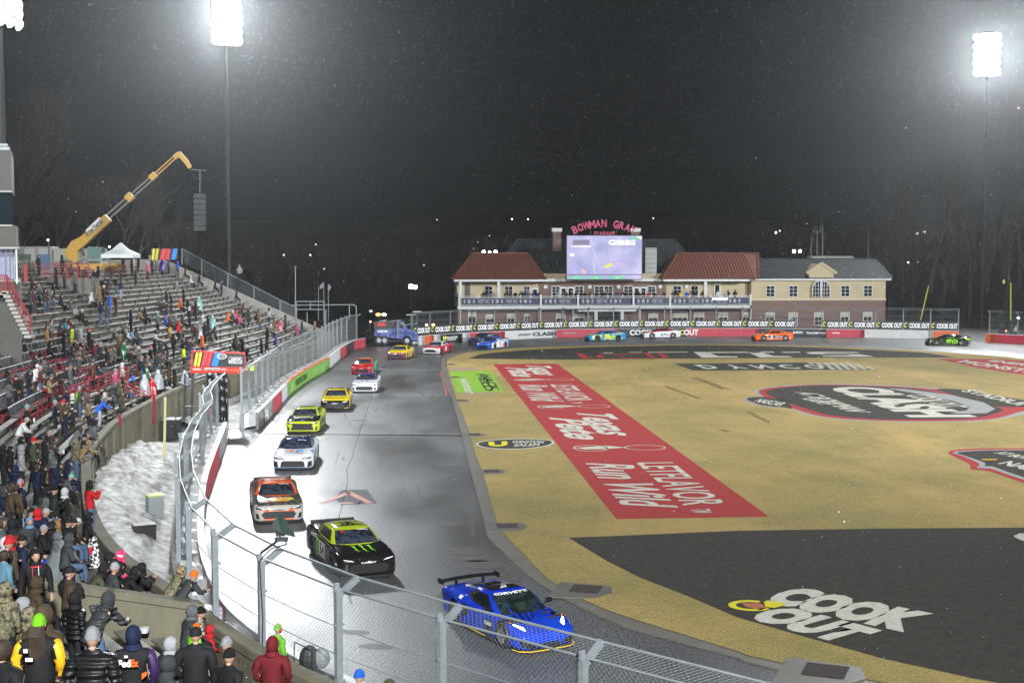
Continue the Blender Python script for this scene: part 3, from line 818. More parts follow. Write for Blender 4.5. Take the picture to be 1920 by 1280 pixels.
for j in range(len(L2) - 1):
    for i in range(n - 1): sb2.f.append((j * n + i, j * n + i + 1, (j + 1) * n + i + 1, (j + 1) * n + i)); sb2.m.append(0)
sb2.build('slush', snow, smooth=60, kind='stuff')

# ================================================================== BARRIERS AND CATCH FENCES
def outward(P):
    N = with_normals(P, side=1); m = len(N) // 2
    p, n = N[m]
    return N if (p[0] - 34) * n[0] + (p[1] - 92) * n[1] > 0 else with_normals(P, side=-1)
def barrier(name, path, colors, label, hgt=1.08, mats=None, back=True, box=True):
    """Crash barrier: painted steel face in sections, white cap, tube rows, foam braces and a concrete wall behind."""
    P = resample(catmull(path, .8), .6)
    N = with_normals(P, side=1)
    N = outward(P)
    cum = np.concatenate([[0], np.cumsum(np.linalg.norm(np.diff(P, axis=0), axis=1))])
    A = anchor(name, (P[0][0], P[0][1], 0), label, 'barrier')
    s = 0.0
    for L, m in colors:
        a, b = s, min(s + L, cum[-1]); s += L
        if a >= cum[-1] - .2: break
        i0, i1 = int(np.searchsorted(cum, a)), int(np.searchsorted(cum, b)) + 1
        seg = N[max(i0 - 1, 0) if i0 else 0:min(i1, len(N))]
        if len(seg) < 2: continue
        q = MB(); q.sweep(seg, [(0, 0.0), (0, hgt - .04), (.16, hgt - .04), (.16, 0.0)]); q.build('face_panel', m, A)
    q = MB(); q.sweep(N, [(-.02, hgt - .04), (-.02, hgt), (.22, hgt), (.22, hgt - .04)]); q.build('cap_rail', white_paint, A)
    if back:
        ny = [a for a in N if a[0][1] < 36.5 and a[0][0] < 20]
        for seg, m in ((N, concrete_pale),) if len(ny) < 3 else (([a for a in N if a[0][1] >= 35.5], concrete_pale), (ny, red_paint)):
            q = MB(); q.sweep(seg, [(.86, 0), (.90, .95), (1.10, .95), (1.16, 0)]); q.build('concrete_wall', m, A)
        for i in range(1, len(P) - 1, 3):
            p, n = N[i]; t = Vector((-n[1], n[0]))
            a_ = Vector((p[0] + n[0] * .17, p[1] + n[1] * .17)); b_ = Vector((p[0] + n[0] * .86, p[1] + n[1] * .86))
            q = MB(); w1, w2 = .58, .10
            vs = [(*(b_ - t * w1), .10), (*(b_ + t * w1), .10), (*(b_ + t * w1), .92), (*(b_ - t * w1), .92), (*(a_ - t * w2), .18), (*(a_ + t * w2), .18), (*(a_ + t * w2), .84), (*(a_ - t * w2), .84)]
            q.add(vs, [(0, 3, 2, 1), (4, 5, 6, 7), (0, 1, 5, 4), (1, 2, 6, 5), (2, 3, 7, 6), (3, 0, 4, 7)])
            q.build('foam_brace', white_paint, A)
    return A, N

def fence(name, path, label, z0=0.9, ztop=3.65, over=.50, post_step=3.37, cell=0.075, wr=0.0045, rails=(3.62, ), cables=(1.5, 2.1, 2.7), mesh_top=True, starts=None, group='catch fence posts'):
    """Catch fence: steel posts with cranked arms over the track, top tubes, cables and a real chain-link net."""
    P = np.array(starts) if starts is not None else resample(catmull(path, .8), post_step)
    N = with_normals(P, side=1)
    N = outward(P)
    A = anchor(name, (P[0][0], P[0][1], 0), label, 'fence')
    tips, tops = [], []
    for p, n in N:
        p = Vector((p[0], p[1])); n2 = Vector((n[0], n[1]))
        q = MB()
        q.bar((*p, z0 - .8), (*p, ztop), .11, .15, up=(n2.x, n2.y, 0))
        tip = p - n2 * over
        q.bar((*p, ztop - .12), (*tip, ztop + .20), .09, .13)
        q.bar((*(p + n2 * .04), ztop), (*(p + n2 * .04), ztop + .16), .05, .12, up=(n2.x, n2.y, 0))
        q.tube((*(p + n2 * .1), 1.6), (*(p - n2 * .14), 1.6), .03, n=6); q.tube((*(p + n2 * .1), 2.8), (*(p - n2 * .14), 2.8), .03, n=6)
        q.build('fence_post', galv, A)
        tips.append(Vector((*tip, ztop + .20))); tops.append(Vector((*(p - n2 * .09), ztop)))
    for i in range(len(tips) - 1):
        q = MB(); q.tube(tips[i], tips[i + 1], .027, n=6); q.build('top_tube', galv, A)
        q = MB(); q.tube(tops[i], tops[i + 1], .025, n=6); q.build('rail_tube', galv, A)
        q = MB()
        for z in cables:
            a, b = tops[i].copy(), tops[i + 1].copy(); a.z = b.z = z; mid = (a + b) / 2; mid.z -= .02
            q.path([a, mid, b], .012, n=4)
        q.build('cable', galv, A)
        # net: diagonal wires in the vertical panel and in the cranked panel
        q = MB()
        def net(o, ux, uy, W, H):
            n = ux.cross(uy)
            for sgn in (1, -1):
                k = -H if sgn > 0 else 0.0
                hi = W if sgn > 0 else W + H
                while k < hi:
                    # line x = k + sgn*t, y = t
                    t0 = max(0, -k if sgn > 0 else k - W); t1 = min(H, W - k if sgn > 0 else k)
                    if t1 - t0 > .02:
                        a = o + ux * (k + sgn * t0) + uy * t0; b = o + ux * (k + sgn * t1) + uy * t1
                        d = (b - a).normalized(); s_ = d.cross(n) * wr; m_ = n * (wr * .9)
                        q.add([a - s_, a + s_, a + m_, b - s_, b + s_, b + m_], [(0, 1, 4, 3), (1, 2, 5, 4), (2, 0, 3, 5)])
                    k += cell
        a, b = tops[i], tops[i + 1]; o = Vector((a.x, a.y, z0)); ux = (b - a); W = ux.length; ux.normalize()
        net(o, ux, Vector((0, 0, 1)), W, ztop - z0)
        if mesh_top:
            up = (tips[i] - tops[i]); H = up.length; up.normalize(); net(tops[i], ux, up, W, H)
        q.build('chain_link_net', wire, A)
    return A, N

padred = mat('red_padding', (0.50, 0.035, 0.06), 0.55, var=(0.40, 0.03, 0.05), scale=2)
padwhite = mat('white_padding', (0.62, 0.62, 0.62), 0.5, var=(0.45, 0.45, 0.44), scale=2.4, amt=0.5, bump=0.4, bscale=2)
padgreen = mat('green_banner', (0.17, 0.40, 0.05), 0.5)
padblack = mat('black_banner', (0.018, 0.02, 0.022), 0.5)
padorange = mat('orange_end_paint', (0.62, 0.10, 0.02), 0.5)
graffiti = mat('grey_streaked_panel', (0.45, 0.45, 0.44), 0.6, var=(0.12, 0.12, 0.12), scale=1.6, amt=0.3)
nbar, nbN = barrier('curved_barrier', NEAR_BAR, [(0.6, padwhite), (7.5, graffiti), (13, padred), (5, graffiti), (14, padred), (9, padwhite), (40, padred)], 'white capped red and white crash barrier curving below the near fence')
lbar, lbN = barrier('straight_barrier', LEFT_BAR, [(0.5, padorange), (7.5, graffiti), (6.0, padred), (5, padwhite), (25, padgreen), (12, padwhite), (6, padred), (6, padblack), (20, padred)], 'long crash barrier with a green restart zone panel along the straight')
fbar, fbN = barrier('far_barrier', FAR_BAR, [(1.2, padwhite), (1.4, padorange), (1.3, padwhite), (3.6, padblack), (1.0, padwhite), (5.6, padred), (7.8, padwhite), (8.8, padred), (9.0, padblack), (9.3, padred), (8.3, padblack), (5.2, padred), (8.0, padwhite), (4, padorange)], 'crash barrier in red and white with sponsor panels below the field house')
rbar, rbN = barrier('turn_barrier', RIGHT_BAR, [(1.2, padorange), (12, padred), (10, padwhite), (10, padred)], 'red crash barrier with an orange end at the right edge of the turn')
q = MB()   # orange lip on the green panels
def arc_at(N, s):
    P = np.array([p for p, n in N]); cum = np.concatenate([[0], np.cumsum(np.linalg.norm(np.diff(P, axis=0), axis=1))])
    i = min(int(np.searchsorted(cum, s)), len(P) - 1); return Vector((*P[i], 0)), Vector((*N[i][1], 0))
P = [x for x in lbN]; cum = np.concatenate([[0], np.cumsum(np.linalg.norm(np.diff(np.array([p for p, n in P]), axis=0), axis=1))])
seg = [P[i] for i in range(len(P)) if 19 <= cum[i] <= 44]
q.sweep(seg, [(-.035, 1.0), (-.035, 1.10), (.24, 1.10), (.24, 1.0)]); q.build('orange_lip', padorange, lbar)
blk_txt = mat('banner_black_print', (0.01, 0.01, 0.01), 0.5)
wht_txt = mat('banner_white_print', (0.80, 0.80, 0.80), 0.5)
grey_txt = mat('banner_grey_print', (0.32, 0.33, 0.33), 0.5)
yel_txt = mat('banner_yellow_print', (0.70, 0.75, 0.05), 0.5)
def wall_word(N, s, txt, w, h, z, m, parent, bold=.03, out_=.10, flip=1):
    p, n = arc_at(N, s); t = Vector((-n.y, n.x, 0))
    if (t.x * flip) < 0: t = -t
    # reading direction must be left to right as seen from the track side
    face = -n
    ux = Vector((0, 0, 1)).cross(face)
    return letters(txt, (p.x - n.x * out_, p.y - n.y * out_, z), ux, (0, 0, 1), w, h, m, parent, bold=bold)
wall_word(lbN, 27.5, 'RESTART ZONE', 6.4, .50, .52, blk_txt, lbar)
wall_word(lbN, 37, 'RESTART ZONE', 6.0, .45, .52, mat('pale_green_print', (0.45, 0.65, 0.3), .5), lbar, bold=0)
wall_word(lbN, 21, 'CLASH', 1.8, .6, .5, MATS['pale_green_print'], lbar)
wall_word(lbN, 3.6, 'EA', 1.8, .7, .5, wht_txt, lbar, bold=.05)
for s, w, txt, m, z, h in ((5.7, 1.9, 'MONSTER', wht_txt, .62, .22), (5.9, 1.4, 'ENERGY', wht_txt, .36, .16), (4.5, .5, 'M', yel_txt, .55, .62),
                           (17.0, 1.9, '#COOKOUT', blk_txt, .53, .26), (20.2, 3.5, 'CLASH', blk_txt, .55, .50), (23.6, 1.9, 'AT BOWMAN GRAY STADIUM', grey_txt, .55, .24),
                           (33.2, 3.0, 'COOK', wht_txt, .53, .74), (36.9, 2.2, 'OUT', wht_txt, .53, .74), (40.2, 1.9, 'OUT', wht_txt, .53, .74),
                           (51.4, 1.9, 'CUP SERIES', wht_txt, .56, .26), (53.6, 1.2, 'BUSCH', wht_txt, .6, .30), (55.4, 1.4, 'Coca-Cola', wht_txt, .58, .30), (57.0, 1.0, 'Freeway', wht_txt, .56, .22), (58.4, 1.0, 'xfinity', wht_txt, .56, .24)):
    wall_word(fbN, s, txt, w, h, z, m, fbar, bold=.04)
for s, m in ((35.0, yel_txt), (38.6, yel_txt)):
    wall_word(fbN, s, 'C', .62, .62, .53, m, fbar, bold=.03)
# measured post tops of the near fence, then on round the curve
posts = [(-9.55, 62.5), (-9.30, 57.5), (-8.75, 52.0), (-8.05, 46.8), (-7.2, 42.0), (-6.1, 37.2), (-4.86, 33.56), (-3.39, 30.63), (-1.48, 27.68), (0.61, 25.18), (3.01, 22.57), (5.75, 19.6), (8.6, 16.8)]
fence('near_catch_fence', NEAR_BAR, 'galvanised chain-link catch fence with cranked posts nearest the spectators', starts=posts, z0=.35, ztop=3.53, wr=0.0019, cell=0.11)
gf = [(-10.9, 77.0), (-10.75, 73.5), (-10.55, 70), (-10.2, 66.3), (-9.55, 62.5)]
fence('gate_catch_fence', NEAR_BAR, 'chain-link catch fence panels ending at the black curtained gate', starts=gf, z0=.5, wr=0.004, cell=0.14)
lf = [tuple(p + n * 1.0) for p, n in with_normals(resample(catmull([(-9.06, 81.4), (-9.0, 92), (-8.94, 103.7), (-8.3, 115), (-7.39, 125)], .8), 3.6), side=1)]
lf = [(x if abs(x) > 9.5 else x - 0, y) for x, y in lf]
LB = resample(catmull(LEFT_BAR, .8), 3.6); lf = [(p[0] - 1.0, p[1]) for p in LB]
fence('straight_catch_fence', LEFT_BAR, 'chain-link catch fence standing above the straight barrier with the green panel', starts=lf, z0=.9, wr=0.005, cell=0.18)
FB = with_normals(resample(catmull(FAR_BAR, .8), 3.42), side=1); ff = [tuple(p + n * 1.0) for p, n in outward([q[0] for q in FB])]
ffence, ffN = fence('far_catch_fence', [(5, 0)], 'tall catch fence hung with black banners below the field house balcony', starts=ff, z0=.9, wr=0.005, cell=0.25, cables=(1.6, 2.2, 2.8))
RB = with_normals(resample(catmull(RIGHT_BAR, .8), 3.5), side=1); rf = [tuple(p + n * 1.0) for p, n in outward([q[0] for q in RB])]
fence('turn_catch_fence', [(5, 0)], 'catch fence above the red barrier at the right edge of the turn', starts=rf, z0=.9, wr=0.005, cell=0.25)
# COOK OUT banners hung on the fence, one per bay
ban = mat('banner_black_vinyl', (0.020, 0.022, 0.022), 0.5, var=(0.035, 0.036, 0.036), scale=2)
for i in range(len(ff) - 1):
    a, b = Vector((*ff[i], 0)), Vector((*ff[i + 1], 0)); d = (b - a); W = d.length; d.normalize()
    nrm = Vector((d.y, -d.x, 0))
    if nrm.y > 0: nrm = -nrm
    if i == 16: continue       # the bay with the open gateway has none
    c = (a + b) / 2 + nrm * .16
    t = anchor('fence_banner', (c.x, c.y, 1.1), None, 'banner', 'black sponsor banners along the far fence')
    t['label'] = 'black banner with white capitals, %s from the left on the far fence' % ORD[min(i - (i > 16), 21)]
    q = MB(); q.bar((*(c - d * (W / 2 - .07)).xy, 1.62), (*(c + d * (W / 2 - .07)).xy, 1.62), .02, .98, up=(0, 0, 1)); q.build('sheet', ban, t)
    letters('COOK OUT', (c + d * .32 + nrm * .03 + Vector((0, 0, 1.62))), d, (0, 0, 1), W * .74, .66, wht_txt, t, bold=.06)
    letters('C', (c - d * (W * .41) + nrm * .03 + Vector((0, 0, 1.68))), d, (0, 0, 1), .42, .62, yel_txt, t, bold=.03, shear=.3)
# ================================================================== FIELD HOUSE
YF, YB, YR = 177.0, 174.6, 181.0
def X(px_, Y=YF): return atY(px_, 525, Y).x
def Z(py, Y=YF): return atY(960, py, Y).z
brick = mat('red_brick', (0.17, 0.075, 0.055), 0.85, var=(0.26, 0.17, 0.14), scale=1.1, amt=0.9, bump=0.4, bscale=10, stretch=(0.4, 1, 3), detail=10)
def brick_nodes():
    nt = brick.node_tree; b = nt.nodes['Principled BSDF']
    tc = nd(nt, 'ShaderNodeTexCoord'); mp = nd(nt, 'ShaderNodeMapping'); mp.inputs['Rotation'].default_value = (R(90), 0, 0)
    br = nd(nt, 'ShaderNodeTexBrick'); br.inputs['Scale'].default_value = 4.4; br.inputs['Mortar Size'].default_value = 0.03
    br.inputs['Color1'].default_value = (0.20, 0.082, 0.060, 1); br.inputs['Color2'].default_value = (0.115, 0.062, 0.052, 1); br.inputs['Mortar'].default_value = (0.25, 0.21, 0.19, 1)
    nt.links.new(tc.outputs['Object'], mp.inputs[0]); nt.links.new(mp.outputs[0], br.inputs['Vector'])
    nt.links.new(br.outputs[0], b.inputs['Base Color'])
brick_nodes()
cream = mat('cream_render', (0.52, 0.43, 0.27), 0.8, var=(0.42, 0.35, 0.22), scale=0.9, amt=0.6, bump=0.1, bscale=9, detail=8)
trim_white = mat('trim_white', (0.66, 0.67, 0.66), 0.55, var=(0.50, 0.51, 0.50), scale=1.3, amt=0.6)
tile_red = mat('red_roof_tile', (0.21, 0.062, 0.035), 0.7, var=(0.115, 0.045, 0.032), scale=0.9, amt=0.8, bump=0.3, bscale=9, detail=9)
slate = mat('dark_slate', (0.034, 0.041, 0.043), 0.8, var=(0.022, 0.027, 0.028), scale=1.1, amt=0.7, bump=0.3, bscale=9, detail=9)
glass = mat('dark_window_glass', (0.012, 0.015, 0.02), 0.08, spec=0.8)
blind = mat('window_blind', (0.50, 0.46, 0.36), 0.8)
navy = mat('navy_banner', (0.030, 0.040, 0.085), 0.6)
def wallbox(x0, x1, z0, z1, y, depth, m, name, parent):
    q = MB(); q.box(((x0 + x1) / 2, y + depth / 2, (z0 + z1) / 2), (abs(x1 - x0), depth, z1 - z0)); return q.build(name, m, parent)
def window(parent, x0, x1, z0, z1, y, cols=2, rows=3, shade=0.0, name='window'):
    q = MB(); w = .07
    for a, b in (((x0, z0), (x1, z0)), ((x1, z0), (x1, z1)), ((x1, z1), (x0, z1)), ((x0, z1), (x0, z0))):
        q.bar((a[0], y - .06, a[1]), (b[0], y - .06, b[1]), .10, .12, up=(0, 1, 0))
    for i in range(1, cols):
        x = x0 + (x1 - x0) * i / cols; q.bar((x, y - .05, z0), (x, y - .05, z1), .05, .05)
    for i in range(1, rows):
        z = z0 + (z1 - z0) * i / rows; q.bar((x0, y - .05, z), (x1, y - .05, z), .05, .05)
    f = q.build(name, trim_white, parent)
    q = MB()
    q.quad((x0, y - .022, z0), (x1, y - .022, z0), (x1, y - .022, z1), (x0, y - .022, z1)); q.build('pane', glass, f)
    if shade:
        q = MB(); zs = z1 - (z1 - z0) * shade
        q.box(((x0 + x1) / 2, y - .032, (zs + z1) / 2), (x1 - x0, .012, z1 - zs)); q.build('blind', blind, f)
    return f
def hip_roof(name, parent, x0, x1, y0, y1, ze, zr, rx0, rx1, ry, m, ribs=True):
    """eaves rectangle, ridge from (rx0, ry) to (rx1, ry)"""
    q = MB()
    vs = [(x0, y0, ze), (x1, y0, ze), (x1, y1, ze), (x0, y1, ze), (rx0, ry, zr), (rx1, ry, zr)]
    q.add(vs, [(0, 1, 5, 4), (2, 3, 4, 5), (3, 0, 4), (1, 2, 5), (3, 2, 1, 0)])
    if ribs:
        A, B, C, D = [Vector(v) for v in (vs[0], vs[1], vs[5], vs[4])]
        n = int((x1 - x0) / .42)
        for i in range(1, n):
            u = x0 + (x1 - x0) * i / n
            # rib runs straight up slope until it meets the hip or the ridge
            if u < rx0: t = (u - x0) / (rx0 - x0 + 1e-6)
            elif u > rx1: t = (x1 - u) / (x1 - rx1 + 1e-6)
            else: t = 1
            p = Vector((u, y0, ze + .03)); p2 = Vector((u, y0 + (ry - y0) * t, ze + (zr - ze) * t + .03))
            if t > .02: q.bar(p, p2, .13, .08)
    q.bar((rx0, ry, zr + .05), (rx1, ry, zr + .05), .3, .16)
    q.bar((x0, y0, ze + .04), (rx0, ry, zr + .05), .22, .14); q.bar((x1, y0, ze + .04), (rx1, ry, zr + .05), .22, .14)
    return q.build(name, m, parent)
zE, zB, zG = Z(526.5), Z(577), 0.0
fh = anchor('field_house', (X(1130), YF, 0), 'two storey brick field house with red tiled wings and a long white balcony', 'building')
# ground storey, set back under the balcony
wallbox(X(858), X(1408), 0, Z(575), YF, 9, brick, 'brick_wall', fh)
# upper storey: cream porches at both sides, brick in the middle
wallbox(X(857), X(1013), zB, zE, YF + .6, 8.4, cream, 'cream_wall', fh)
wallbox(X(1013), X(1250), zB, zE, YF + .2, 8.8, brick, 'upper_brick_wall', fh)
wallbox(X(1250), X(1404), zB, zE, YF + .6, 8.4, cream, 'cream_wall', fh)
wallbox(X(872), X(882), zB, Z(529), YF + .5, .1, mat('rough_stone', (0.16, 0.14, 0.12), .8, var=(0.08, 0.07, 0.06), scale=4), 'stone_panel', fh)
# balcony slab, fascia, posts
wallbox(X(858, YB), X(1407, YB), Z(579.5, YB), Z(573.5, YB), YB, 3.0, trim_white, 'balcony_slab', fh)
for px_ in (863, 1014, 1075, 1201, 1259, 1409): wallbox(X(px_ - .8, YB), X(px_ + .8, YB), 0, Z(579.5, YB), YB + .1, .14, trim_white, 'balcony_post', fh)
wallbox(X(1083, YB), X(1191, YB), Z(584, YB), Z(580.2, YB), YB - .8, 3.2, trim_white, 'porch_canopy', fh)
for px_ in (1116.5, 1165.5): wallbox(X(px_ - 2.8, YB), X(px_ + 2.8, YB), 0, Z(584, YB), YB - .7, .4, trim_white, 'porch_column', fh)
for px_ in (863.5, 935.5): wallbox(X(px_ - 2.7, YB), X(px_ + 2.7, YB), zB, Z(528, YB), YB + .4, .4, trim_white, 'porch_column', fh)
for px_ in (1324.5,): wallbox(X(px_ - 2.7, YB), X(px_ + 2.7, YB), zB, Z(528, YB), YB + .4, .4, trim_white, 'porch_column', fh)
# eaves
wallbox(X(852, YB), X(1024, YB), Z(528, YB), Z(523.5, YB), YB + .1, 3.4, trim_white, 'eaves', fh)
wallbox(X(1014, YB + 1.5), X(1252, YB + 1.5), Z(528, YB + 1.5), Z(522.5, YB + 1.5), YB + 1.5, 2.2, trim_white, 'eaves', fh)
wallbox(X(1244, YB), X(1406, YB), Z(528, YB), Z(523.5, YB), YB + .1, 3.4, trim_white, 'eaves', fh)
hip_roof('red_roof', fh, X(848, YB), X(1024, YB), YB - .1, YF + 10, Z(523.5, YB), Z(475, YR), X(887, YR), X(988, YR), YR, tile_red)
hip_roof('red_roof', fh, X(1241, YB), X(1422, YB), YB - .1, YF + 10, Z(523.5, YB), Z(475, YR), X(1270, YR), X(1421, YR), YR, tile_red)
YC = 186.0
hip_roof('slate_roof', fh, X(925, 180), X(1318, 180), 179.5, 192, Z(516, 180), Z(449.5, YC), X(968, YC), X(1263, YC), YC, slate)
wallbox(X(1018, 178), X(1246, 178), Z(523, 178), Z(513, 178), 178, 1.2, cream, 'parapet', fh)
for px_ in (1043.5, 1190):
    xa = X(px_, 184); q = MB(); q.box((xa, 184, Z(450, 184)), (1.15, .9, 3.0)); ch = q.build('chimney', brick, fh)
    q = MB(); q.box((xa, 184, Z(431, 184)), (1.4, 1.15, .5)); q.build('chimney_cap', trim_white, ch)
# louvred roof dormer right of the screen
xa, xb = X(1209, 178.5), X(1231, 178.5)
dm = wallbox(xa, xb, Z(514, 178.5), Z(464, 178.5), 178.4, 1.5, concrete_pale, 'roof_dormer', fh)
for i in range(5): wallbox(xa + .05, xb - .05, Z(510 - i * 8.7, 178.5), Z(503.5 - i * 8.7, 178.5), 178.3, .08, mat('louvre_grey', (0.33, 0.35, 0.34), .5), 'louvre', dm)
# upper windows
yl = YF + .6
for a, b, c in ((909, 924, 2), (947, 962, 2), (983, 994, 2), (1264, 1279, 2), (1297, 1311, 2)):
    window(fh, X(a), X(b), Z(560), Z(536.5), yl, c, 3)
yl = YF + .2
for a, b, c in ((1035, 1050, 2), (1078, 1094, 2), (1115, 1132, 2), (1133, 1149, 2), (1170, 1187, 2), (1215, 1230, 2)):
    window(fh, X(a), X(b), Z(560), Z(537), yl, c, 4)
def door(parent, x0, x1, z0, z1, y, m=trim_white):
    q = MB(); q.box(((x0 + x1) / 2, y - .05, (z0 + z1) / 2), (x1 - x0, .1, z1 - z0)); d = q.build('door', m, parent)
    q = MB(); q.box(((x0 + x1) / 2, y - .11, z0 + (z1 - z0) * .62), ((x1 - x0) * .62, .02, (z1 - z0) * .6)); q.build('door_glass', glass, d)
    q = MB(); q.box((x1 - .12, y - .13, z0 + 1.0), (.05, .06, .2)); q.build('handle', steel_dark, d)
for a, b in ((1051, 1063), (1064, 1077), (1188, 1200), (1201, 1213)): door(fh, X(a), X(b), zB, Z(538), YF + .2)
door(fh, X(997), X(1010), zB, Z(540), YF + .6); door(fh, X(1340), X(1353), zB, Z(532), YF + .6)
for px_ in (1023, 1106, 1160, 1238, 1288):
    q = MB(); q.tube((X(px_), YF + .2, Z(538)), (X(px_), YF - .02 + (.4 if px_ == 1288 else 0), Z(538)), .26, n=12); q.build('round_plaque', trim_white, fh)
# lower windows with blinds half down
for a, b, z0, z1 in ((878, 892, 617, 581), (911, 927, 612, 590), (951, 965, 612, 589), (983, 994, 603, 589), (1043, 1060, 612, 589), (1077, 1095, 612, 589), (1216, 1233, 612, 589), (1261, 1289, 612, 589), (1302, 1320, 612, 588), (1348, 1365, 612, 588), (1392, 1406, 612, 588)):
    window(fh, X(a), X(b), Z(z0), Z(z1), YF, 3 if b - a > 20 else 2, 3, shade=.35)
q = MB(); cx, rr_ = X(1141), 2.1
pts = [(cx - rr_, 0), (cx + rr_, 0)] + [(cx + rr_ * math.cos(t), 2.2 + 1.3 * math.sin(t)) for t in [math.pi * i / 10 for i in range(11)]]
vs = [(p[0], YF - .05, p[1]) for p in pts]; q.poly(vs[::-1]); ad = q.build('arched_entrance', glass, fh)
for i in range(1, 6):
    q = MB(); x = cx - rr_ + 2 * rr_ * i / 6; q.bar((x, YF - .08, 0), (x, YF - .08, 3.1), .07); q.build('door_mullion', steel_dark, ad)
# railing with navy banners
zt, zb_ = Z(555.5, YB), Z(572.5, YB)
segs = [861, 1014, 1084, 1188, 1257, 1408]
for px_ in segs + [899, 938, 976, 1050, 1110, 1140, 1168, 1222, 1294, 1332, 1370]:
    w = .22 if px_ in segs else .1
    q = MB(); x = X(px_, YB); q.box((x, YB + .12, (zt + zb_) / 2 + .08), (w, w, zt - zb_ + .3)); q.build('railing_post', trim_white, fh)
for a, b in zip(segs, segs[1:]):
    q = MB()
    for z in (zt, zb_ + .08, zt - .22): q.bar((X(a, YB), YB + .14, z), (X(b, YB), YB + .14, z), .07, .06)
    n = int((X(b, YB) - X(a, YB)) / .3)
    for i in range(n): 
        x = X(a, YB) + (i + .5) * .3; q.bar((x, YB + .14, zb_), (x, YB + .14, zt), .025)
    q.build('railing', trim_white, fh)
    xa, xb = X(a, YB) + .3, X(b, YB) - .3
    t = anchor('balcony_banner', ((xa + xb) / 2, YB, zb_), 'navy banner with white seals on the balcony railing, bay at %s' % {861: 'the left corner', 1014: 'under the screen edge', 1084: 'the middle over the porch', 1188: 'right of the porch', 1257: 'the right porch'}[a], 'banner', 'navy banners on the balcony railing')
    q = MB(); q.box(((xa + xb) / 2, YB + .06, (zt + zb_) / 2 - .06), (xb - xa, .03, (zt - zb_) * .72)); q.build('sheet', navy, t)
    x = xa + 1.0; k = 0
    while x < xb - .8:
        if k % 2: letters('VISIT NC', (x, YB + .04, (zt + zb_) / 2 - .06), RIGHT, (0, 0, 1), 1.5, .5, grey_txt, t); x += 1.8
        else:
            q = MB(); c_ = (x, (zt + zb_) / 2 - .06)
            for dx, w in ((-.62, .25), (0, .42), (.62, .25)): q.poly([(c_[0] + dx + w / 2 * math.cos(u) * (1), YB + .035, c_[1] + .28 * math.sin(u)) for u in [2 * math.pi * i / 8 + .39 for i in range(8)]])
            q.build('seal_print', grey_txt, t); x += 1.9
        k += 1
# lit strip on the railing at the right porch
t = anchor('lit_sign', (X(1352, YB), YB, zt - .3), 'small white lit strip sign on the right part of the balcony railing', 'sign')
q = MB(); q.box((X(1350.5, YB), YB - .02, Z(560.8, YB)), (2.1, .06, .28)); q.build('light_box', mat('sign_light', (1, 1, 1), .5, emit=(1, 1, 1), est=1.2), t)
letters('FOX', (X(1343.5, YB), YB - .06, Z(560.8, YB)), RIGHT, (0, 0, 1), .5, .2, blk_txt, t, bold=.05)
# scoreboard screen and the arched sign over it
YS = 173.9
sx0, sx1, sz0, sz1 = X(1063, YS), X(1203, YS), Z(523.5, YS), Z(442, YS)
scb = anchor('video_screen', ((sx0 + sx1) / 2, YS, sz0), 'large bright video screen on the field house roof under the stadium name', 'screen')
wallbox(sx0 - .08, sx1 + .08, sz0 - .08, sz1 + .08, YS + .02, .6, steel_dark, 'cabinet', scb)
scm = bpy.data.materials.new('lit_screen'); scm.use_nodes = True
nt = scm.node_tree; b = nt.nodes['Principled BSDF']; tc = nd(nt, 'ShaderNodeTexCoord')
n1 = nd(nt, 'ShaderNodeTexNoise'); n1.inputs['Scale'].default_value = .35; n1.inputs['Detail'].default_value = 5; nt.links.new(tc.outputs['Object'], n1.inputs['Vector'])
r1 = nd(nt, 'ShaderNodeValToRGB'); r1.color_ramp.elements[0].position = .3; r1.color_ramp.elements[1].position = .7
r1.color_ramp.elements[0].color = (0.20, 0.22, 0.42, 1); r1.color_ramp.elements[1].color = (0.44, 0.40, 0.62, 1); nt.links.new(n1.outputs[0], r1.inputs[0])
n2 = nd(nt, 'ShaderNodeTexVoronoi'); n2.inputs['Scale'].default_value = 3.2; nt.links.new(tc.outputs['Object'], n2.inputs['Vector'])
r2 = nd(nt, 'ShaderNodeValToRGB'); r2.color_ramp.elements[0].position = .06; r2.color_ramp.elements[1].position = .16; r2.color_ramp.elements[0].color = (1, 1, 1, 1); r2.color_ramp.elements[1].color = (0, 0, 0, 1); nt.links.new(n2.outputs[0], r2.inputs[0])
mx = nd(nt, 'ShaderNodeMix', data_type='RGBA'); mx.blend_type = 'ADD'; mx.inputs[0].default_value = .45; nt.links.new(r1.outputs[0], mx.inputs[6]); nt.links.new(r2.outputs[0], mx.inputs[7])
b.inputs['Base Color'].default_value = (0, 0, 0, 1); nt.links.new(mx.outputs[2], b.inputs['Emission Color']); b.inputs['Emission Strength'].default_value = 1.5
MATS['lit_screen'] = scm
q = MB(); q.quad((sx0, YS, sz0), (sx1, YS, sz0), (sx1, YS, sz1), (sx0, YS, sz1)); q.build('display', scm, scb)
def em(name, c, s=1.0): return mat(name, (0, 0, 0), .5, emit=c, est=s)
e_white, e_yel, e_grn, e_pink, e_grey = em('screen_white', (1, 1, 1), 1.3), em('screen_yellow', (.85, .8, .15), 1), em('screen_green', (.08, .75, .3), 1.0), em('screen_pink', (.85, .5, .6), 1), em('screen_grey', (.22, .21, .3), 1)
letters('GIBBS', (X(1166, YS), YS - .012, Z(454.6, YS)), RIGHT, (0, 0, 1), 3.6, .68, e_white, scb, bold=.03)
def scr(pts, m, nm='screen_shape'):
    q = MB(); q.poly([(X(a, YS), YS - .01, Z(b_, YS)) for a, b_ in pts][::-1]); q.build(nm, m, scb)
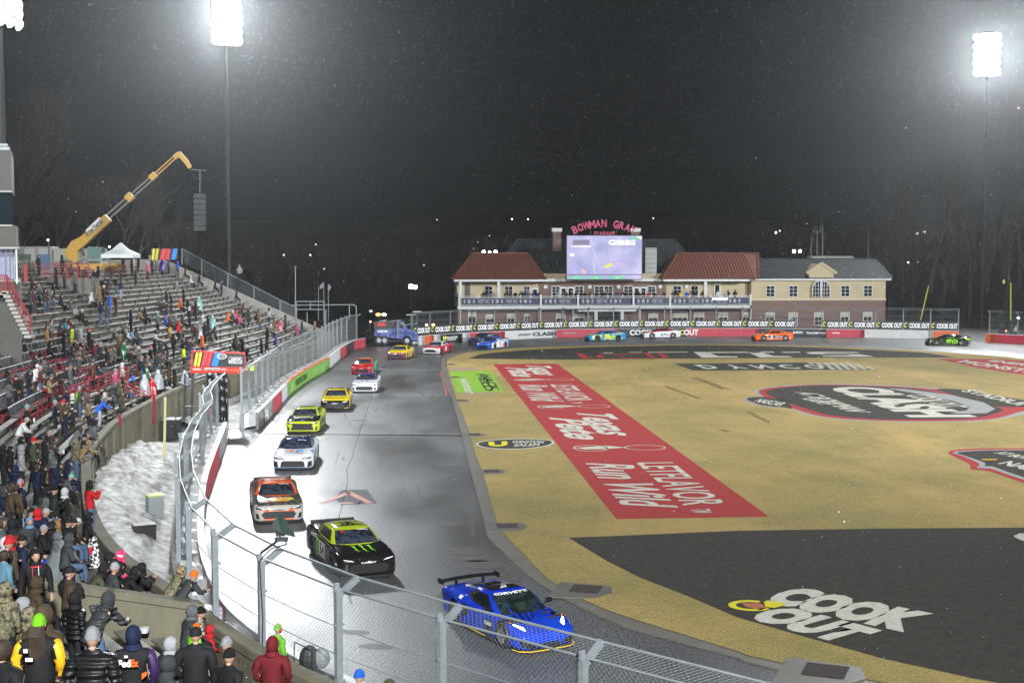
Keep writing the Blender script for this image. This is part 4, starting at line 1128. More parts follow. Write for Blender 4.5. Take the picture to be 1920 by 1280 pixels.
scr([(1129, 502), (1141, 494), (1146, 492), (1148, 499), (1138, 502)], e_yel); scr([(1155, 492), (1162, 493), (1167, 501), (1160, 497)], e_pink)
scr([(1089, 505), (1094, 504), (1100, 512), (1094, 513)], e_pink); scr([(1068, 476), (1074, 475), (1078, 479), (1069, 480)], e_white)
scr([(1074, 450), (1105, 449), (1105, 459), (1074, 459)], e_grey); scr([(1070, 461.5), (1107, 461), (1107, 463), (1070, 462.5)], e_white)
scr([(1108, 463), (1112, 465), (1117, 476), (1116, 484), (1111, 468)], em('screen_lilac', (.6, .6, .85))); scr([(1111, 484), (1113, 484), (1116, 513), (1113, 513)], MATS['screen_lilac'])
scr([(1180, 444), (1194, 445), (1196, 450), (1188, 449)], e_grn); scr([(1193, 443), (1202, 443), (1202, 449)], e_white)
scr([(1064, 514), (1203, 514), (1203, 516), (1064, 517)], e_grey)
for a in (1065, 1101, 1141): scr([(a, 520.5), (a + 14, 518), (a + 28, 519.5), (a + 34, 521.5), (a + 26, 523), (a + 4, 522.6)], e_grn)
for a in (1070, 1108, 1148): scr([(a, 520.6), (a + 11, 519), (a + 20, 520.8), (a + 12, 522.2)], em('screen_mint', (.75, 1, .75), 1.2))
sg = anchor('stadium_name_sign', ((sx0 + sx1) / 2, YS + .4, sz1), 'arched pink red letters of the stadium name above the video screen', 'sign')
neon = mat('dim_red_letters', (0.30, 0.02, 0.07), .5, emit=(0.62, 0.035, 0.12), est=.28)
ccx, ccz, rad = X(1133, YS), Z(437, YS) - 8.0, 9.3
word = 'BOWMAN GRAY'
for i, ch in enumerate(word):
    if ch == ' ': continue
    a = R(90 + 24.5 - 49 * i / (len(word) - 1))
    w = {'M': .86, 'W': .95}.get(ch, .70)
    letters(ch, (ccx + rad * math.cos(a), YS + .35, ccz + rad * math.sin(a)), (math.sin(a), 0, -math.cos(a)), (math.cos(a), 0, math.sin(a)), w, 1.02, neon, sg, name='letter', bold=.03)
letters('STADIUM', (X(1133.5, YS), YS + .35, Z(437.2, YS)), RIGHT, (0, 0, 1), 2.75, .44, neon, sg, bold=.02)
for px_ in (1083, 1108, 1133, 1156, 1180):
    q = MB(); q.bar((X(px_, YS), YS + .45, sz1), (X(px_, YS), YS + .45, sz1 + (.3 if px_ in (1083, 1180) else .9)), .05); q.build('sign_strut', steel_dark, sg)

# ---- right hand building with slate roof and gable
rb = anchor('club_building', (X(1535), YF, 0), 'cream and brick building with slate roof and gabled arched window, far right', 'building')
Yr = 176.2
x0, x1 = X(1409, Yr), X(1661, Yr)
wallbox(x0, x1, 0, Z(563, Yr), Yr, 10, brick, 'brick_wall', rb)
wallbox(x0, x1, Z(563, Yr), Z(526, Yr), Yr + .02, 9.9, cream, 'cream_wall', rb)
wallbox(x0 - .03, x1 + .06, Z(564.5, Yr), Z(560.5, Yr), Yr - .1, .3, mat('cream_band', (0.55, 0.47, 0.32), .7), 'string_course', rb)
wallbox(X(1401, Yr), X(1668, Yr), Z(526.5, Yr), Z(523, Yr), Yr - .6, 1.2, trim_white, 'eaves', rb)
hip_roof('slate_roof', rb, X(1400, Yr), X(1669, Yr), Yr - .7, Yr + 12, Z(523, Yr), Z(486, 182), X(1424, 182), X(1640, 182), 182, slate)
for px_ in (1444.5, 1487.5, 1585, 1627.5): window(rb, X(px_ - 8, Yr), X(px_ + 8, Yr), Z(557.5, Yr), Z(536.5, Yr), Yr, 2, 3)
for px_, a, b in ((1444.5, 612, 588), (1487.5, 612, 588), (1536, 612, 588), (1585, 612, 588), (1627.5, 612, 588)): window(rb, X(px_ - 8, Yr), X(px_ + 8, Yr), Z(a, Yr), Z(b, Yr), Yr, 2, 3, shade=.35)
q = MB(); gx0, gx1, gc = X(1515, Yr), X(1561, Yr), X(1538, Yr)
pr = [(gx0, Z(526, Yr)), (gx1, Z(526, Yr)), (gx1, Z(511.5, Yr)), (gc, Z(495, Yr)), (gx0, Z(511.5, Yr))]
vs = [(p[0], Yr - .45, p[1]) for p in pr] + [(p[0], Yr + 5, p[1]) for p in pr]
q.add(vs, [(4, 3, 2, 1, 0), (5, 6, 7, 8, 9), (0, 1, 6, 5), (1, 2, 7, 6), (2, 3, 8, 7), (3, 4, 9, 8), (4, 0, 5, 9)]); q.build('gable', cream, rb)
q = MB()
for a, b in (((gx0 - .35, Z(513, Yr)), (gc, Z(493.6, Yr))), ((gc, Z(493.6, Yr)), (gx1 + .35, Z(513, Yr)))): q.bar((a[0], Yr - .55, a[1]), (b[0], Yr - .55, b[1]), .34, .22, up=(0, 1, 0))
q.build('gable_trim', cream, rb)
aw = MB(); r_ = (X(1553.5, Yr) - X(1520.5, Yr)) / 2; cz = Z(543, Yr)
arc = [(gc + r_ * math.cos(t), cz + r_ * math.sin(t)) for t in [math.pi * i / 12 for i in range(13)]]
for (a, b), (c_, d_) in zip(arc, arc[1:]): aw.bar((a, Yr - .5, b), (c_, Yr - .5, d_), .12, .12, up=(0, 1, 0))
for x in (gc - r_, gc + r_, gc - .08, gc + .08): aw.bar((x, Yr - .5, Z(558, Yr)), (x, Yr - .5, cz + (r_ if abs(x - gc) < .2 else 0)), .12)
for i in range(1, 6): 
    if i != 3: 
        x = gc - r_ + 2 * r_ * i / 6; aw.bar((x, Yr - .5, Z(558, Yr)), (x, Yr - .5, cz + math.sqrt(max(r_ ** 2 - (x - gc) ** 2, 0))), .05)
for i in range(5):
    z = Z(558, Yr) + i * .52; hw = r_ if z < cz else math.sqrt(max(r_ ** 2 - (z - cz) ** 2, .01)); aw.bar((gc - hw, Yr - .5, z), (gc + hw, Yr - .5, z), .05)
af = aw.build('arched_window', trim_white, rb)
q = MB(); q.poly([(a, Yr - .46, b) for a, b in [(gc + r_, Z(558, Yr))] + arc + [(gc - r_, Z(558, Yr))]][::-1]); q.build('pane', glass, af)
wallbox(X(1522, 183), X(1600, 183), Z(487, 183), Z(480, 183), 183, 2.5, concrete_pale, 'roof_platform', rb)
for px_, ztop in ((1520, 440), (1531, 428), (1541.5, 424), (1627, 430)):
    q = MB(); x = X(px_, 183); q.tube((x, 183, Z(487, 183)), (x, 183, Z(ztop, 183)), .045, .02, n=5)
    if px_ == 1531: q.bar((x - .55, 183, Z(434, 183)), (x + .55, 183, Z(434, 183)), .04); q.bar((x - .5, 183, Z(434, 183)), (x - .5, 183, Z(427, 183)), .03); q.bar((x + .5, 183, Z(434, 183)), (x + .5, 183, Z(427, 183)), .03)
    q.build('aerial_mast', galv, rb)

# ---- small floodlights on the roofs and poles
def lamp_glow(name, p, r, strength, col, label, cat='lamp', pole=None, group=None):
    t = anchor(name, (p[0], p[1], pole if pole is not None else p[2] - .5), label, cat, group)
    q = MB(); q.tube((p[0], p[1] + .1, pole if pole is not None else p[2] - .5), (p[0], p[1] + .1, p[2]), .06, n=6); q.build('pole', steel_dark, t)
    q = MB(); q.box((p[0], p[1] + .14, p[2]), (r * 2.2, .2, r * 2.2)); q.build('housing', steel_dark, t)
    q = MB(); q.sphere((p[0], p[1], p[2]), r, 10, 6, sc=(1, .35, 1)); q.build('lens', mat('lamp_lens_%d_%d%d%d' % (int(strength), int(col[0] * 9), int(col[1] * 9), int(col[2] * 9)), (1, 1, 1), .5, emit=col, est=strength), t)
    return t
for px_, lb in ((907, 'left of three small floodlights on the ridge of the red roof'), (918, 'middle of three small floodlights on the ridge of the red roof'), (929, 'right of three small floodlights on the ridge of the red roof')):
    lamp_glow('roof_floodlight', (X(px_, 182), 181.8, Z(472.5, 182)), .22 if px_ != 918 else .15, 30, (.85, 1, .8), lb, group='small roof floodlights')
for px_, lb in ((1488, 'left of a pair of white floodlights above the slate roof'), (1499, 'right of a pair of white floodlights above the slate roof')):
    lamp_glow('roof_floodlight', (X(px_, 184), 184, Z(471, 184)), .2, 30, (1, 1, .97), lb, group='small roof floodlights')

# ================================================================== PRESS BOX TOWER AND TOP CONCOURSE
YT = 75.0
xr = atY(31, 500, YT).x
pb = anchor('press_box', (xr - 5, YT, 4), 'tall raw concrete press box tower at the left edge of the stand', 'building')
def ZT(py): return atY(960, py, YT).z
cpb = mat('press_box_concrete', (0.085, 0.083, 0.072), .8, var=(0.06, 0.058, 0.05), scale=.6, amt=.6, bump=.2, bscale=9, detail=9)
def tbox(x0, x1, z0, z1, y0, y1, m, nm, parent=pb):
    q = MB(); xb = x1 * (1 + .93 * (y1 - y0) / y0) + .0     # the tower stands at an angle to the track
    q.prism([(x0, y0), (x1, y0), (xb, y1), (x0, y1)], z0, z1); return q.build(nm, m, parent)
xl = xr - 9
tbox(xl, xr - .15, ZT(362), ZT(287), YT, YT + 7, cpb, 'upper_wall')
tbox(xl, xr - .25, ZT(424), ZT(362), YT + .25, YT + 7, mat('teal_glass', (0.008, 0.016, 0.02), .12, spec=.8), 'window_band')
tbox(xl, xr - .15, ZT(364), ZT(361), YT - .03, YT + .3, concrete_pale, 'window_head'); tbox(xl, xr - .15, ZT(426), ZT(423), YT - .03, YT + .3, concrete_pale, 'window_sill')
tbox(xl, xr, ZT(464), ZT(424.2), YT + .05, YT + 7, cpb, 'middle_wall')
tbox(xl, xr + .25, ZT(467), ZT(463.5), YT - .3, YT + 3, concrete_pale, 'balcony_lintel')
tbox(xl, xr - .35, ZT(522), ZT(467), YT + .6, YT + .66, mat('lit_booth_glass', (0.25, 0.25, 0.36), .2, var=(0.15, 0.15, 0.22), scale=1, emit=(0.35, 0.34, 0.5), est=.35), 'booth_glass')
for px_ in (2, 11, 22): 
    x = atY(px_, 500, YT).x; tbox(x - .04, x + .04, ZT(522), ZT(467), YT + .5, YT + .66, galv, 'booth_mullion')
tbox(xr + .02, xr + .10, ZT(530), ZT(467), YT - .2, YT - .1, trim_white, 'corner_post')
tbox(xl, xr + .12, ZT(700), ZT(524), YT, YT + 7, cpb, 'base_wall')
tbox(xl, xr + .2, ZT(527), ZT(523), YT - .12, YT + .9, concrete_pale, 'floor_slab')
q = MB()
for (a, b), (c_, d_) in (((0, 516), (13, 516)), ((13, 516), (58, 596)), ((0, 545), (13, 545)), ((13, 545), (56, 626))):
    q.bar(atY(a, b, YT - .5), atY(c_, d_, YT - .5), .06)
for i in range(10):
    t_ = i / 9; A = atY(13 + 45 * t_, 516 + 80 * t_, YT - .5); B = atY(13 + 43 * t_, 545 + 81 * t_, YT - .5); q.bar(A, B, .04 if i % 3 else .07)
for a in (0, 4, 8, 12): q.bar(atY(a, 516, YT - .5), atY(a, 545, YT - .5), .04)
q.build('stair_railing', red_rail, pb)
q = MB()
for i in range(12):
    t_ = i / 11; p = atY(14 + 42 * t_, 548 + 82 * t_, YT - .2); q.box((p.x, YT - .25, p.z), (.36, .9, .16))
p0, p1 = atY(0, 550, YT - .2), atY(14, 550, YT - .2); q.box(((p0.x + p1.x) / 2 - 1, YT - .25, p0.z), (p1.x - p0.x + 2.2, .9, .14))
q.build('stair', concrete_pale, pb)
tbox(xr + .1, xr + .3, ZT(528), ZT(496), YT + 1, YT + 1.2, red_rail, 'red_post')
q = MB(); q.box((xr - .75, YT + .3, ZT(284)), (.9, .2, .2)); q.bar((xr - .95, YT + .3, ZT(290)), (xr - .95, YT + .3, ZT(268)), .14); q.bar((xr - 1.6, YT + .3, ZT(277)), (xr - .4, YT + .3, ZT(277)), .12); q.build('roof_camera', galv, pb)

YC2 = 108.0
def A8(px_, py, Y=YC2): return atY(px_, py, Y)
# red railed platform beside the tower
pf = anchor('red_railing', tuple(A8(110, 521)), 'red pipe railing on the top platform behind the press box', 'railing')
q = MB()
for yy in (495, 500, 505, 510, 515, 520): q.bar(A8(48, yy), A8(166, yy), .07 if yy == 495 else .05)
for xx in (48, 64, 84, 104, 126, 146, 166): q.bar(A8(xx, 495), A8(xx, 524), .09)
q.build('rails', red_rail, pf)
q = MB(); q.box(((A8(30, 521).x + A8(170, 521).x) / 2, YC2 + 1.5, A8(100, 524).z - 1.0), (A8(170, 521).x - A8(30, 521).x, 3, 2.1)); q.build('platform_wall', mat('platform_concrete', (0.16, 0.155, 0.13), .8, var=(0.10, 0.097, 0.085), scale=1, amt=.6, detail=8), pf)
# white site containers
cont = mat('container_white', (0.25, 0.25, 0.21), .6, var=(0.28, 0.28, 0.24), scale=1.5, amt=.5)
for a, b, t_, lb in ((33, 98, 462, 'pale corrugated container with two roller doors behind the press box'), (100, 190, 466, 'long white container standing behind the crane base')):
    Yc = 122; p0, p1 = atY(a, 495, Yc), atY(b, 495, Yc); zt_, zb2 = atY(a, t_, Yc).z, atY(a, 496, Yc).z
    ct = anchor('container', ((p0.x + p1.x) / 2, Yc, zb2), lb, 'container')
    q = MB(); q.box(((p0.x + p1.x) / 2, Yc + 1.2, (zt_ + zb2) / 2), (p1.x - p0.x, 2.4, zt_ - zb2)); q.build('shell', cont, ct)
    q = MB(); n = int((p1.x - p0.x) / .3)
    for i in range(n): q.box((p0.x + (i + .5) * .3, Yc - .03, (zt_ + zb2) / 2), (.12, .06, zt_ - zb2 - .1))
    q.build('corrugation', cont, ct)
    for c_ in ((47, 67), (74, 92)) if a == 33 else ():
        d0, d1 = atY(c_[0], 495, Yc).x, atY(c_[1], 495, Yc).x; q = MB(); q.box(((d0 + d1) / 2, Yc - .1, zb2 + .75), (d1 - d0, .08, 1.4)); q.build('roller_door', mat('roller_door_grey', (0.36, 0.37, 0.34), .5), ct)
for px_, m_, lb in ((47, mat('green_bin', (0.03, 0.05, 0.03), .5), 'dark green wheeled bin against the pale container'), (84, mat('blue_bin', (0.03, 0.08, 0.16), .5), 'blue wheeled bin against the pale container')):
    p = atY(px_, 490, 110); t = anchor('bin', (p.x, 110, p.z - .7), lb, 'bin'); q = MB(); q.box((p.x, 110, p.z - .1), (.7, .6, 1.2), taper=1.1); q.build('bin_body', m_, t); q = MB(); q.box((p.x, 110, p.z + .55), (.82, .7, .08)); q.build('lid', m_, t)
# white pop-up tent
Yt = 112; tp = atY(221, 455, Yt); e0, e1 = atY(196, 477, Yt), atY(257, 477, Yt); ze = e0.z; zf = atY(221, 487, Yt).z - .5
tn_ = anchor('canopy_tent', ((e0.x + e1.x) / 2, Yt, zf), 'white pointed pop-up tent on the top concourse beside the crane', 'tent')
q = MB(); hw = (e1.x - e0.x) / 2; cx = (e0.x + e1.x) / 2
cn = [(cx - hw, Yt - hw, ze), (cx + hw, Yt - hw, ze), (cx + hw, Yt + hw, ze), (cx - hw, Yt + hw, ze)]
pk = (cx, Yt, atY(221, 454, Yt).z)
for i in range(4):
    a, b = Vector(cn[i]), Vector(cn[(i + 1) % 4]); P = Vector(pk)
    m1, m2 = a.lerp(P, .55) - Vector((0, 0, .16)), b.lerp(P, .55) - Vector((0, 0, .16))
    q.add([a, b, m2, m1, P], [(0, 1, 2, 3), (3, 2, 4)]); q.quad((a.x, a.y, a.z - .28), (b.x, b.y, b.z - .28), b, a)
q.build('roof_canvas', mat('tent_canvas', (0.55, 0.57, 0.58), .7), tn_)
q = MB(); 
for c_ in cn: q.bar((c_[0], c_[1], zf), c_, .06)
q.build('frame', galv, tn_)
# telescopic crane (telehandler) with raised boom
YK = 118; yel = mat('crane_yellow', (0.42, 0.24, 0.004), .5, var=(0.34, 0.18, 0.004), scale=2)
def K(px_, py, dy=0): return atY(px_, py, YK + dy)
cr = anchor('telescopic_crane', tuple(K(150, 490)), 'orange yellow telescopic boom lift with its long arm raised above the stand', 'crane')
q = MB(); q.bar(K(128, 478), K(203, 408), .72, .78, up=(0, 1, 0)); q.build('boom_base', yel, cr)
q = MB(); q.bar(K(190, 411, -.5), K(164, 436, -.5), .5, .05, up=(0, 1, 0)); lbx = q.build('boom_label', mat('label_white', (0.55, 0.53, 0.5), .5), cr)
A, B = K(160.5, 441, -.56), K(191, 412, -.56); d = (B - A).normalized()
letters('United Rentals', (A + B) / 2 + Vector((0, -.03, 0)), d, Vector((-d.z, 0, d.x)), (B - A).length, .42, blk_txt, cr, bold=.03)
q = MB(); q.poly([K(120, 472, -.4), K(134, 452, -.4), (K(150, 444, -.4)), K(146, 470, -.4), K(146, 490, -.4), K(134, 494, -.4), K(126, 484, -.4)][::-1]); q.poly([K(120, 472, .4), K(134, 452, .4), (K(150, 444, .4)), K(146, 470, .4), K(146, 490, .4), K(134, 494, .4), K(126, 484, .4)])
P1 = [K(*c_, -.4) for c_ in ((120, 472), (134, 452), (150, 444), (146, 470), (146, 490), (134, 494), (126, 484))]; P2 = [K(*c_, .4) for c_ in ((120, 472), (134, 452), (150, 444), (146, 470), (146, 490), (134, 494), (126, 484))]
for i in range(7): q.quad(P1[i], P1[(i + 1) % 7], P2[(i + 1) % 7], P2[i])
q.build('turret', yel, cr)
steelb = mat('boom_steel', (0.12, 0.125, 0.10), .5)
for a, b, w in (((203, 406), (244, 370), .38), ((243, 371), (288, 331), .30), ((287, 332), (332, 291), .24)):
    q = MB(); h = w / 2; dv = (K(*b) - K(*a)).normalized(); up = Vector((-dv.z, 0, dv.x)) * h
    for s1 in (1, -1):
        for s2 in (1, -1): q.bar(K(*a) + up * s1 + Vector((0, h * s2, 0)), K(*b) + up * s1 + Vector((0, h * s2, 0)), .07)
    q.build('boom_section', steelb if a[0] < 280 else yel, cr)
for a, w in (((243, 370), .62), ((287, 331), .5)): 
    q = MB(); dv = (K(288, 331) - K(243, 371)).normalized(); q.bar(K(*a) - dv * .3, K(*a) + dv * .3, w, w + .1, up=(0, 1, 0)); q.build('boom_collar', yel, cr)
q = MB(); q.bar(K(327, 296), K(337, 288), .4, .5, up=(0, 1, 0)); q.bar(K(335, 287), K(351, 305), .4, .55, up=(0, 1, 0)); q.bar(K(349, 303), K(357, 315), .35, .36, up=(0, 1, 0)); q.build('boom_head', yel, cr)
q = MB(); q.bar(K(150, 463), K(158, 480), .26, .2, m=0); q.build('lift_cylinder', steel_dark, cr)
q = MB(); q.box((K(165, 487).x + .6, YK, 9.6), (3.4, 2, .5)); q.build('chassis', yel, cr)
q = MB(); c_ = K(182, 476); q.box((c_.x, YK - .2, c_.z), (1.4, 1.5, 1.2), taper=.8); cb = q.build('cab', mat('cab_green', (0.05, 0.08, 0.06), .4), cr)
q = MB(); q.box((c_.x, YK - .98, c_.z + .1), (1.2, .06, .9)); q.build('cab_window', mat('cab_glass', (0.10, 0.17, 0.16), .15), cb)
for dx in (-1, 2):
    q = MB(); q.tube((K(165, 487).x + dx, YK - 1.2, 9.1), (K(165, 487).x + dx, YK - .8, 9.1), .42, n=14); q.build('wheel', black, cr)
# speaker stack hanging near the boom tip
p = atY(375, 330, 112); t = anchor('speaker_array', (p.x, 112, atY(375, 440, 112).z), 'dark hanging column of loudspeakers right of the crane tip', 'loudspeaker')
q = MB()
for i in range(7):
    c_ = atY(375, 368 + i * 10, 112); q.box((c_.x, 112, c_.z), (.95, .6, .38))
q.build('speaker_boxes', mat('speaker_grey', (0.012, 0.013, 0.014), .6), t)
q = MB(); q.bar(atY(375, 318, 112), atY(375, 362, 112), .09); q.bar(atY(358, 318, 112), atY(388, 320, 112), .07); q.bar(atY(368, 335, 112), atY(382, 335, 112), .05); q.build('rigging_frame', steel_dark, t)
# colour striped banner on the top parapet
Yn = 136; t = anchor('race_banner', tuple(atY(308, 486, Yn)), 'black banner with slanted yellow red and blue stripes at the top corner of the stand', 'banner')
def slant_banner(t, x0, x1, y0, y1, Y, cols):
    q = MB(); a, b, c_, d_ = atY(x0, y1, Y), atY(x1, y1, Y), atY(x1, y0, Y), atY(x0, y0, Y); q.add([a, b, c_, d_], [(0, 1, 2, 3)]); q.build('sheet', ban, t)
    for xa, w, sl, m_ in cols:
        q = MB(); q.poly([atY(xa, y1 - .2, Y - .03), atY(xa + w, y1 - .2, Y - .03), atY(xa + w + sl, y0 + .2, Y - .03), atY(xa + sl, y0 + .2, Y - .03)]); q.build('stripe', m_, t)
s_yel, s_red, s_blu = flat('stripe_yellow', (0.75, 0.62, 0.03)), flat('stripe_red', (0.65, 0.04, 0.05)), flat('stripe_blue', (0.02, 0.20, 0.72))
slant_banner(t, 283, 333, 466, 487, Yn, ((284, 4.5, 2.5, s_yel), (290.5, 5, 2.5, s_yel), (300, 8, 4, s_red), (309, 7, 4, s_red), (321, 8, 4, s_blu)))
# fence on the end wall
P = [atY(341, 487, 150), atY(345, 487, 152), atY(378, 510, 150), atY(427, 537, 149), atY(476, 566, 148), atY(525, 592, 147), atY(554, 605, 146.5)]
TP = [(341, 466), (378, 486), (427, 512), (476, 537), (525, 562), (556, 577)]
BS = [(341, 490), (378, 512), (427, 540), (476, 572), (525, 598), (556, 612)]
fe = anchor('end_wall_fence', tuple(atY(341, 490, 150)), 'thin sloping chain-link fence along the far end wall of the stand', 'fence')
for i, (a, b) in enumerate(zip(TP, BS)):
    q = MB(); Y = 150 - i * .8; q.tube(atY(*a, Y), atY(b[0], b[1] + 6, Y), .06, n=6); q.build('fence_post', galv, fe)
for i in range(5):
    a, b, c_, d_ = atY(*TP[i], 150 - i * .8), atY(*TP[i + 1], 150 - (i + 1) * .8), atY(*BS[i], 150 - i * .8), atY(*BS[i + 1], 150 - (i + 1) * .8)
    q = MB(); q.tube(a, b, .045, n=6); q.build('top_tube', galv, fe)
    q = MB(); n = 22
    for k in range(n):
        for s_ in (1, -1):
            u0, u1 = k / n, k / n + s_ * .16
            u1 = min(max(u1, 0), 1); A_ = a.lerp(b, u0); B_ = c_.lerp(d_, u1); q.bar(A_, B_, .009)
    q.build('chain_link_net', wire, fe)
# walkway cage and tunnel railings beyond the stand's end
cg = anchor('entry_cage', tuple(atY(600, 610, 165)), 'grey pipe frame walkway at the far end of the stand', 'railing')
q = MB()
for a, b in (((545, 572), (665, 571)), ((556, 565), (608, 565)), ((556, 565), (556, 580)), ((608, 565), (608, 610)), ((556, 580), (608, 580)), ((655, 571), (655, 600)), ((668, 573), (668, 640)), ((663, 571), (668, 575)), ((582, 565), (582, 580)), ((611, 580), (611, 620)), ((554, 498), (554, 610)), ((576, 585), (576, 620))):
    q.bar(atY(*a, 160), atY(*b, 160), .11)
q.build('pipe_frame', galv, cg)
for px_, y0, y1, lb in ((597, 536, 575, 'bare flag pole left of the two flags'), (607, 528, 580, 'flag pole with a grey flag at the end of the stand'), (615.5, 532, 578, 'right hand flag pole of the three')):
    t = anchor('flag_pole', tuple(atY(px_, 590, 168)), lb, 'flag pole'); q = MB(); q.tube(atY(px_, 600, 168), atY(px_, y0, 168), .05, n=6); q.build('pole', galv, t)
    if px_ != 597:
        q = MB(); a, b, c_, d_ = atY(px_, y0, 168), atY(px_ + 6 * (1 if px_ > 610 else .1) - (7 if px_ < 610 else 0), y0 + 6, 168), atY(px_ + (1 if px_ > 610 else -8), y0 + 14, 168), atY(px_, y0 + 11, 168)
        q.add([a, b, c_, d_], [(0, 1, 2, 3)]); q.build('flag', flat('flag_grey', (0.25, 0.22, 0.24)), t)

# ================================================================== GATE WITH RACE BANNER
YG = 84.0
def Gp(px_, py, dy=0): return atY(px_, py, YG + dy)
gt = anchor('gate_gantry', tuple(Gp(405, 792)), 'gate with black plastic curtain under a black banner striped yellow red and blue', 'gate')
q = MB(); a, b, c_, d_ = Gp(360, 697), Gp(460, 697), Gp(459, 660), Gp(363, 658)
q.quad(Gp(361, 694, -.1), Gp(459, 696, -.1), Gp(458, 662, -.1), Gp(364, 659, -.1)); q.build('banner_sheet', mat('wrinkled_black_vinyl', (0.03, 0.03, 0.032), .35, bump=.8, bscale=1.6, var=(0.06, 0.06, 0.06), scale=2), gt)
for xa, w, sl, m_ in ((363, 4.5, 5, s_yel), (369.5, 4.5, 5, s_yel), (377, 7.5, 6.5, s_red), (386, 7, 6, s_red), (396, 12, 7, s_blu)):
    q = MB(); q.poly([Gp(xa, 686, -.14), Gp(xa + w, 686.3, -.14), Gp(xa + w + sl, 661, -.14), Gp(xa + sl, 660.7, -.14)]); q.build('stripe', m_, gt)
red_band = flat('banner_red', (0.55, 0.035, 0.02))
q = MB(); q.quad(Gp(359.5, 697, -.13), Gp(460, 697.5, -.13), Gp(460, 688.5, -.13), Gp(360.5, 687, -.13)); q.build('red_band', red_band, gt)
q = MB(); q.bar(Gp(361, 658, -.05), Gp(459, 662, -.05), .10); q.bar(Gp(361, 658), Gp(358, 700), .10); q.bar(Gp(459, 662), Gp(460, 700), .06); q.bar(Gp(359, 698), Gp(460, 699), .1); q.build('frame', red_band, gt)
letters('CLASH', Gp(416, 668, -.16), RIGHT, (0, 0, 1), .42, .22, grey_txt, gt, bold=.05)
q = MB(); c0 = Gp(416, 668, -.145)
for k in range(16):
    t0, t1 = 2 * math.pi * k / 16, 2 * math.pi * (k + 1) / 16
    q.quad(*[(c0.x + s * .30 * math.cos(t), c0.y, c0.z + s * .17 * math.sin(t)) for s, t in ((1, t0), (1, t1), (.84, t1), (.84, t0))])
q.build('oval_ring', wht_txt, gt)
q = MB(); q.quad(Gp(429, 681, -.14), Gp(454, 681.5, -.14), Gp(454, 669.5, -.14), Gp(429, 669, -.14)); q.build('logo_plate', wht_txt, gt)
q = MB(); q.quad(Gp(429.5, 675, -.155), Gp(453.5, 675.3, -.155), Gp(453.5, 670, -.155), Gp(429.5, 669.6, -.155)); q.build('logo_bar', blk_txt, gt)
letters('NASCAR', Gp(442.5, 672.6, -.17), RIGHT, (0, 0, 1), .62, .12, wht_txt, gt, bold=.04); letters('CUP SERIES', Gp(441.7, 678.2, -.16), RIGHT, (0, 0, 1), .74, .13, blk_txt, gt, bold=.04)
letters('verizon', Gp(369, 691.5, -.15), RIGHT, (0, 0, 1), .5, .12, wht_txt, gt); 
q = MB(); q.quad(Gp(384, 693.5, -.145), Gp(412, 693.8, -.145), Gp(412, 689.8, -.145), Gp(384, 689.5, -.145)); q.build('label_plate', wht_txt, gt)
letters('United Rentals', Gp(398, 691.7, -.16), RIGHT, (0, 0, 1), .85, .11, blk_txt, gt, bold=.03)
letters('STIHL', Gp(420, 692.4, -.15), RIGHT, (0, 0, 1), .32, .10, wht_txt, gt); letters('. . . . . .', Gp(442, 694, -.15), RIGHT, (0, 0, 1), .95, .05, yel_txt, gt)
cur = mat('black_plastic_sheet', (0.012, 0.012, 0.013), .25, bump=.9, bscale=3.2, stretch=(1, 1, 2.4))
q = MB(); n = 26; m = 30; g0 = len(q.v)
for j in range(m + 1):
    for i in range(n + 1):
        u, v = i / n, j / m; p = Gp(388 + 38 * u, 792 - 93 * v, -.2); q.v.append((p.x, p.y + .05 * math.sin(u * 23 + v * 3) + .03 * math.sin(v * 31 + u * 5), p.z))
for j in range(m):
    for i in range(n): q.f.append((j * (n + 1) + i, j * (n + 1) + i + 1, (j + 1) * (n + 1) + i + 1, (j + 1) * (n + 1) + i)); q.m.append(0)
q.build('plastic_curtain', cur, gt, smooth=60)
q = MB(); q.bar(Gp(362, 698, .2), Gp(358, 800, .2), .14); q.bar(Gp(427, 700), Gp(427, 792), .08); q.bar(Gp(387, 700), Gp(380, 792), .08); q.build('gate_post', steel_dark, gt)
# light stand, cable boxes, cones, generator on the snow
def pole(name, label, cat, a, b, r, m, Y, extra=None):
    t = anchor(name, tuple(atY(*a, Y)), label, cat); q = MB(); q.tube(atY(*a, Y), atY(*b, Y), r, n=8)
    if extra: extra(q, Y)
    q.build('shaft', m, t); return t
pole('yellow_pole', 'pale yellow wooden pole leaning up out of the snow heap', 'pole', (308, 856), (310, 745), .06, mat('pale_yellow_paint', (0.50, 0.45, 0.22), .5), 62)
pole('black_mast', 'black steel mast with white bracket behind the parapet', 'mast', (345, 790), (347, 700), .05, steel_dark, 72, lambda q, Y: (q.bar(atY(334, 718, Y), atY(356, 724, Y), .12, .1), q.bar(atY(340, 762, Y), atY(395, 762, Y), .07), q.bar(atY(330, 766, Y), atY(330, 786, Y), .05)))
pole('red_pipe', 'red pipe standing against the parapet by the red cone', 'pipe', (288, 795), (289, 738), .07, red_rail, 73.0)
pole('red_pipe', 'short red pipe fixed low on the parapet beside the snow', 'pipe', (225, 797), (225, 776), .06, red_rail, 64.5)
def cone(p, h, label, col=(0.85, 0.06, 0.015)):
    t = anchor('traffic_cone', (p.x, p.y, 0 if p.z < .3 else p.z), label, 'cone'); m_ = flat('cone_orange_red', col)
    q = MB(); q.box((p.x, p.y, p.z + .03), (h * .5, h * .5, .05)); q.tube((p.x, p.y, p.z + .05), (p.x, p.y, p.z + h), h * .2, h * .04, n=12); q.build('cone_body', m_, t)
cone(at(287, 800, .5), 1.0, 'tall red cone standing in front of the parapet by the generator')
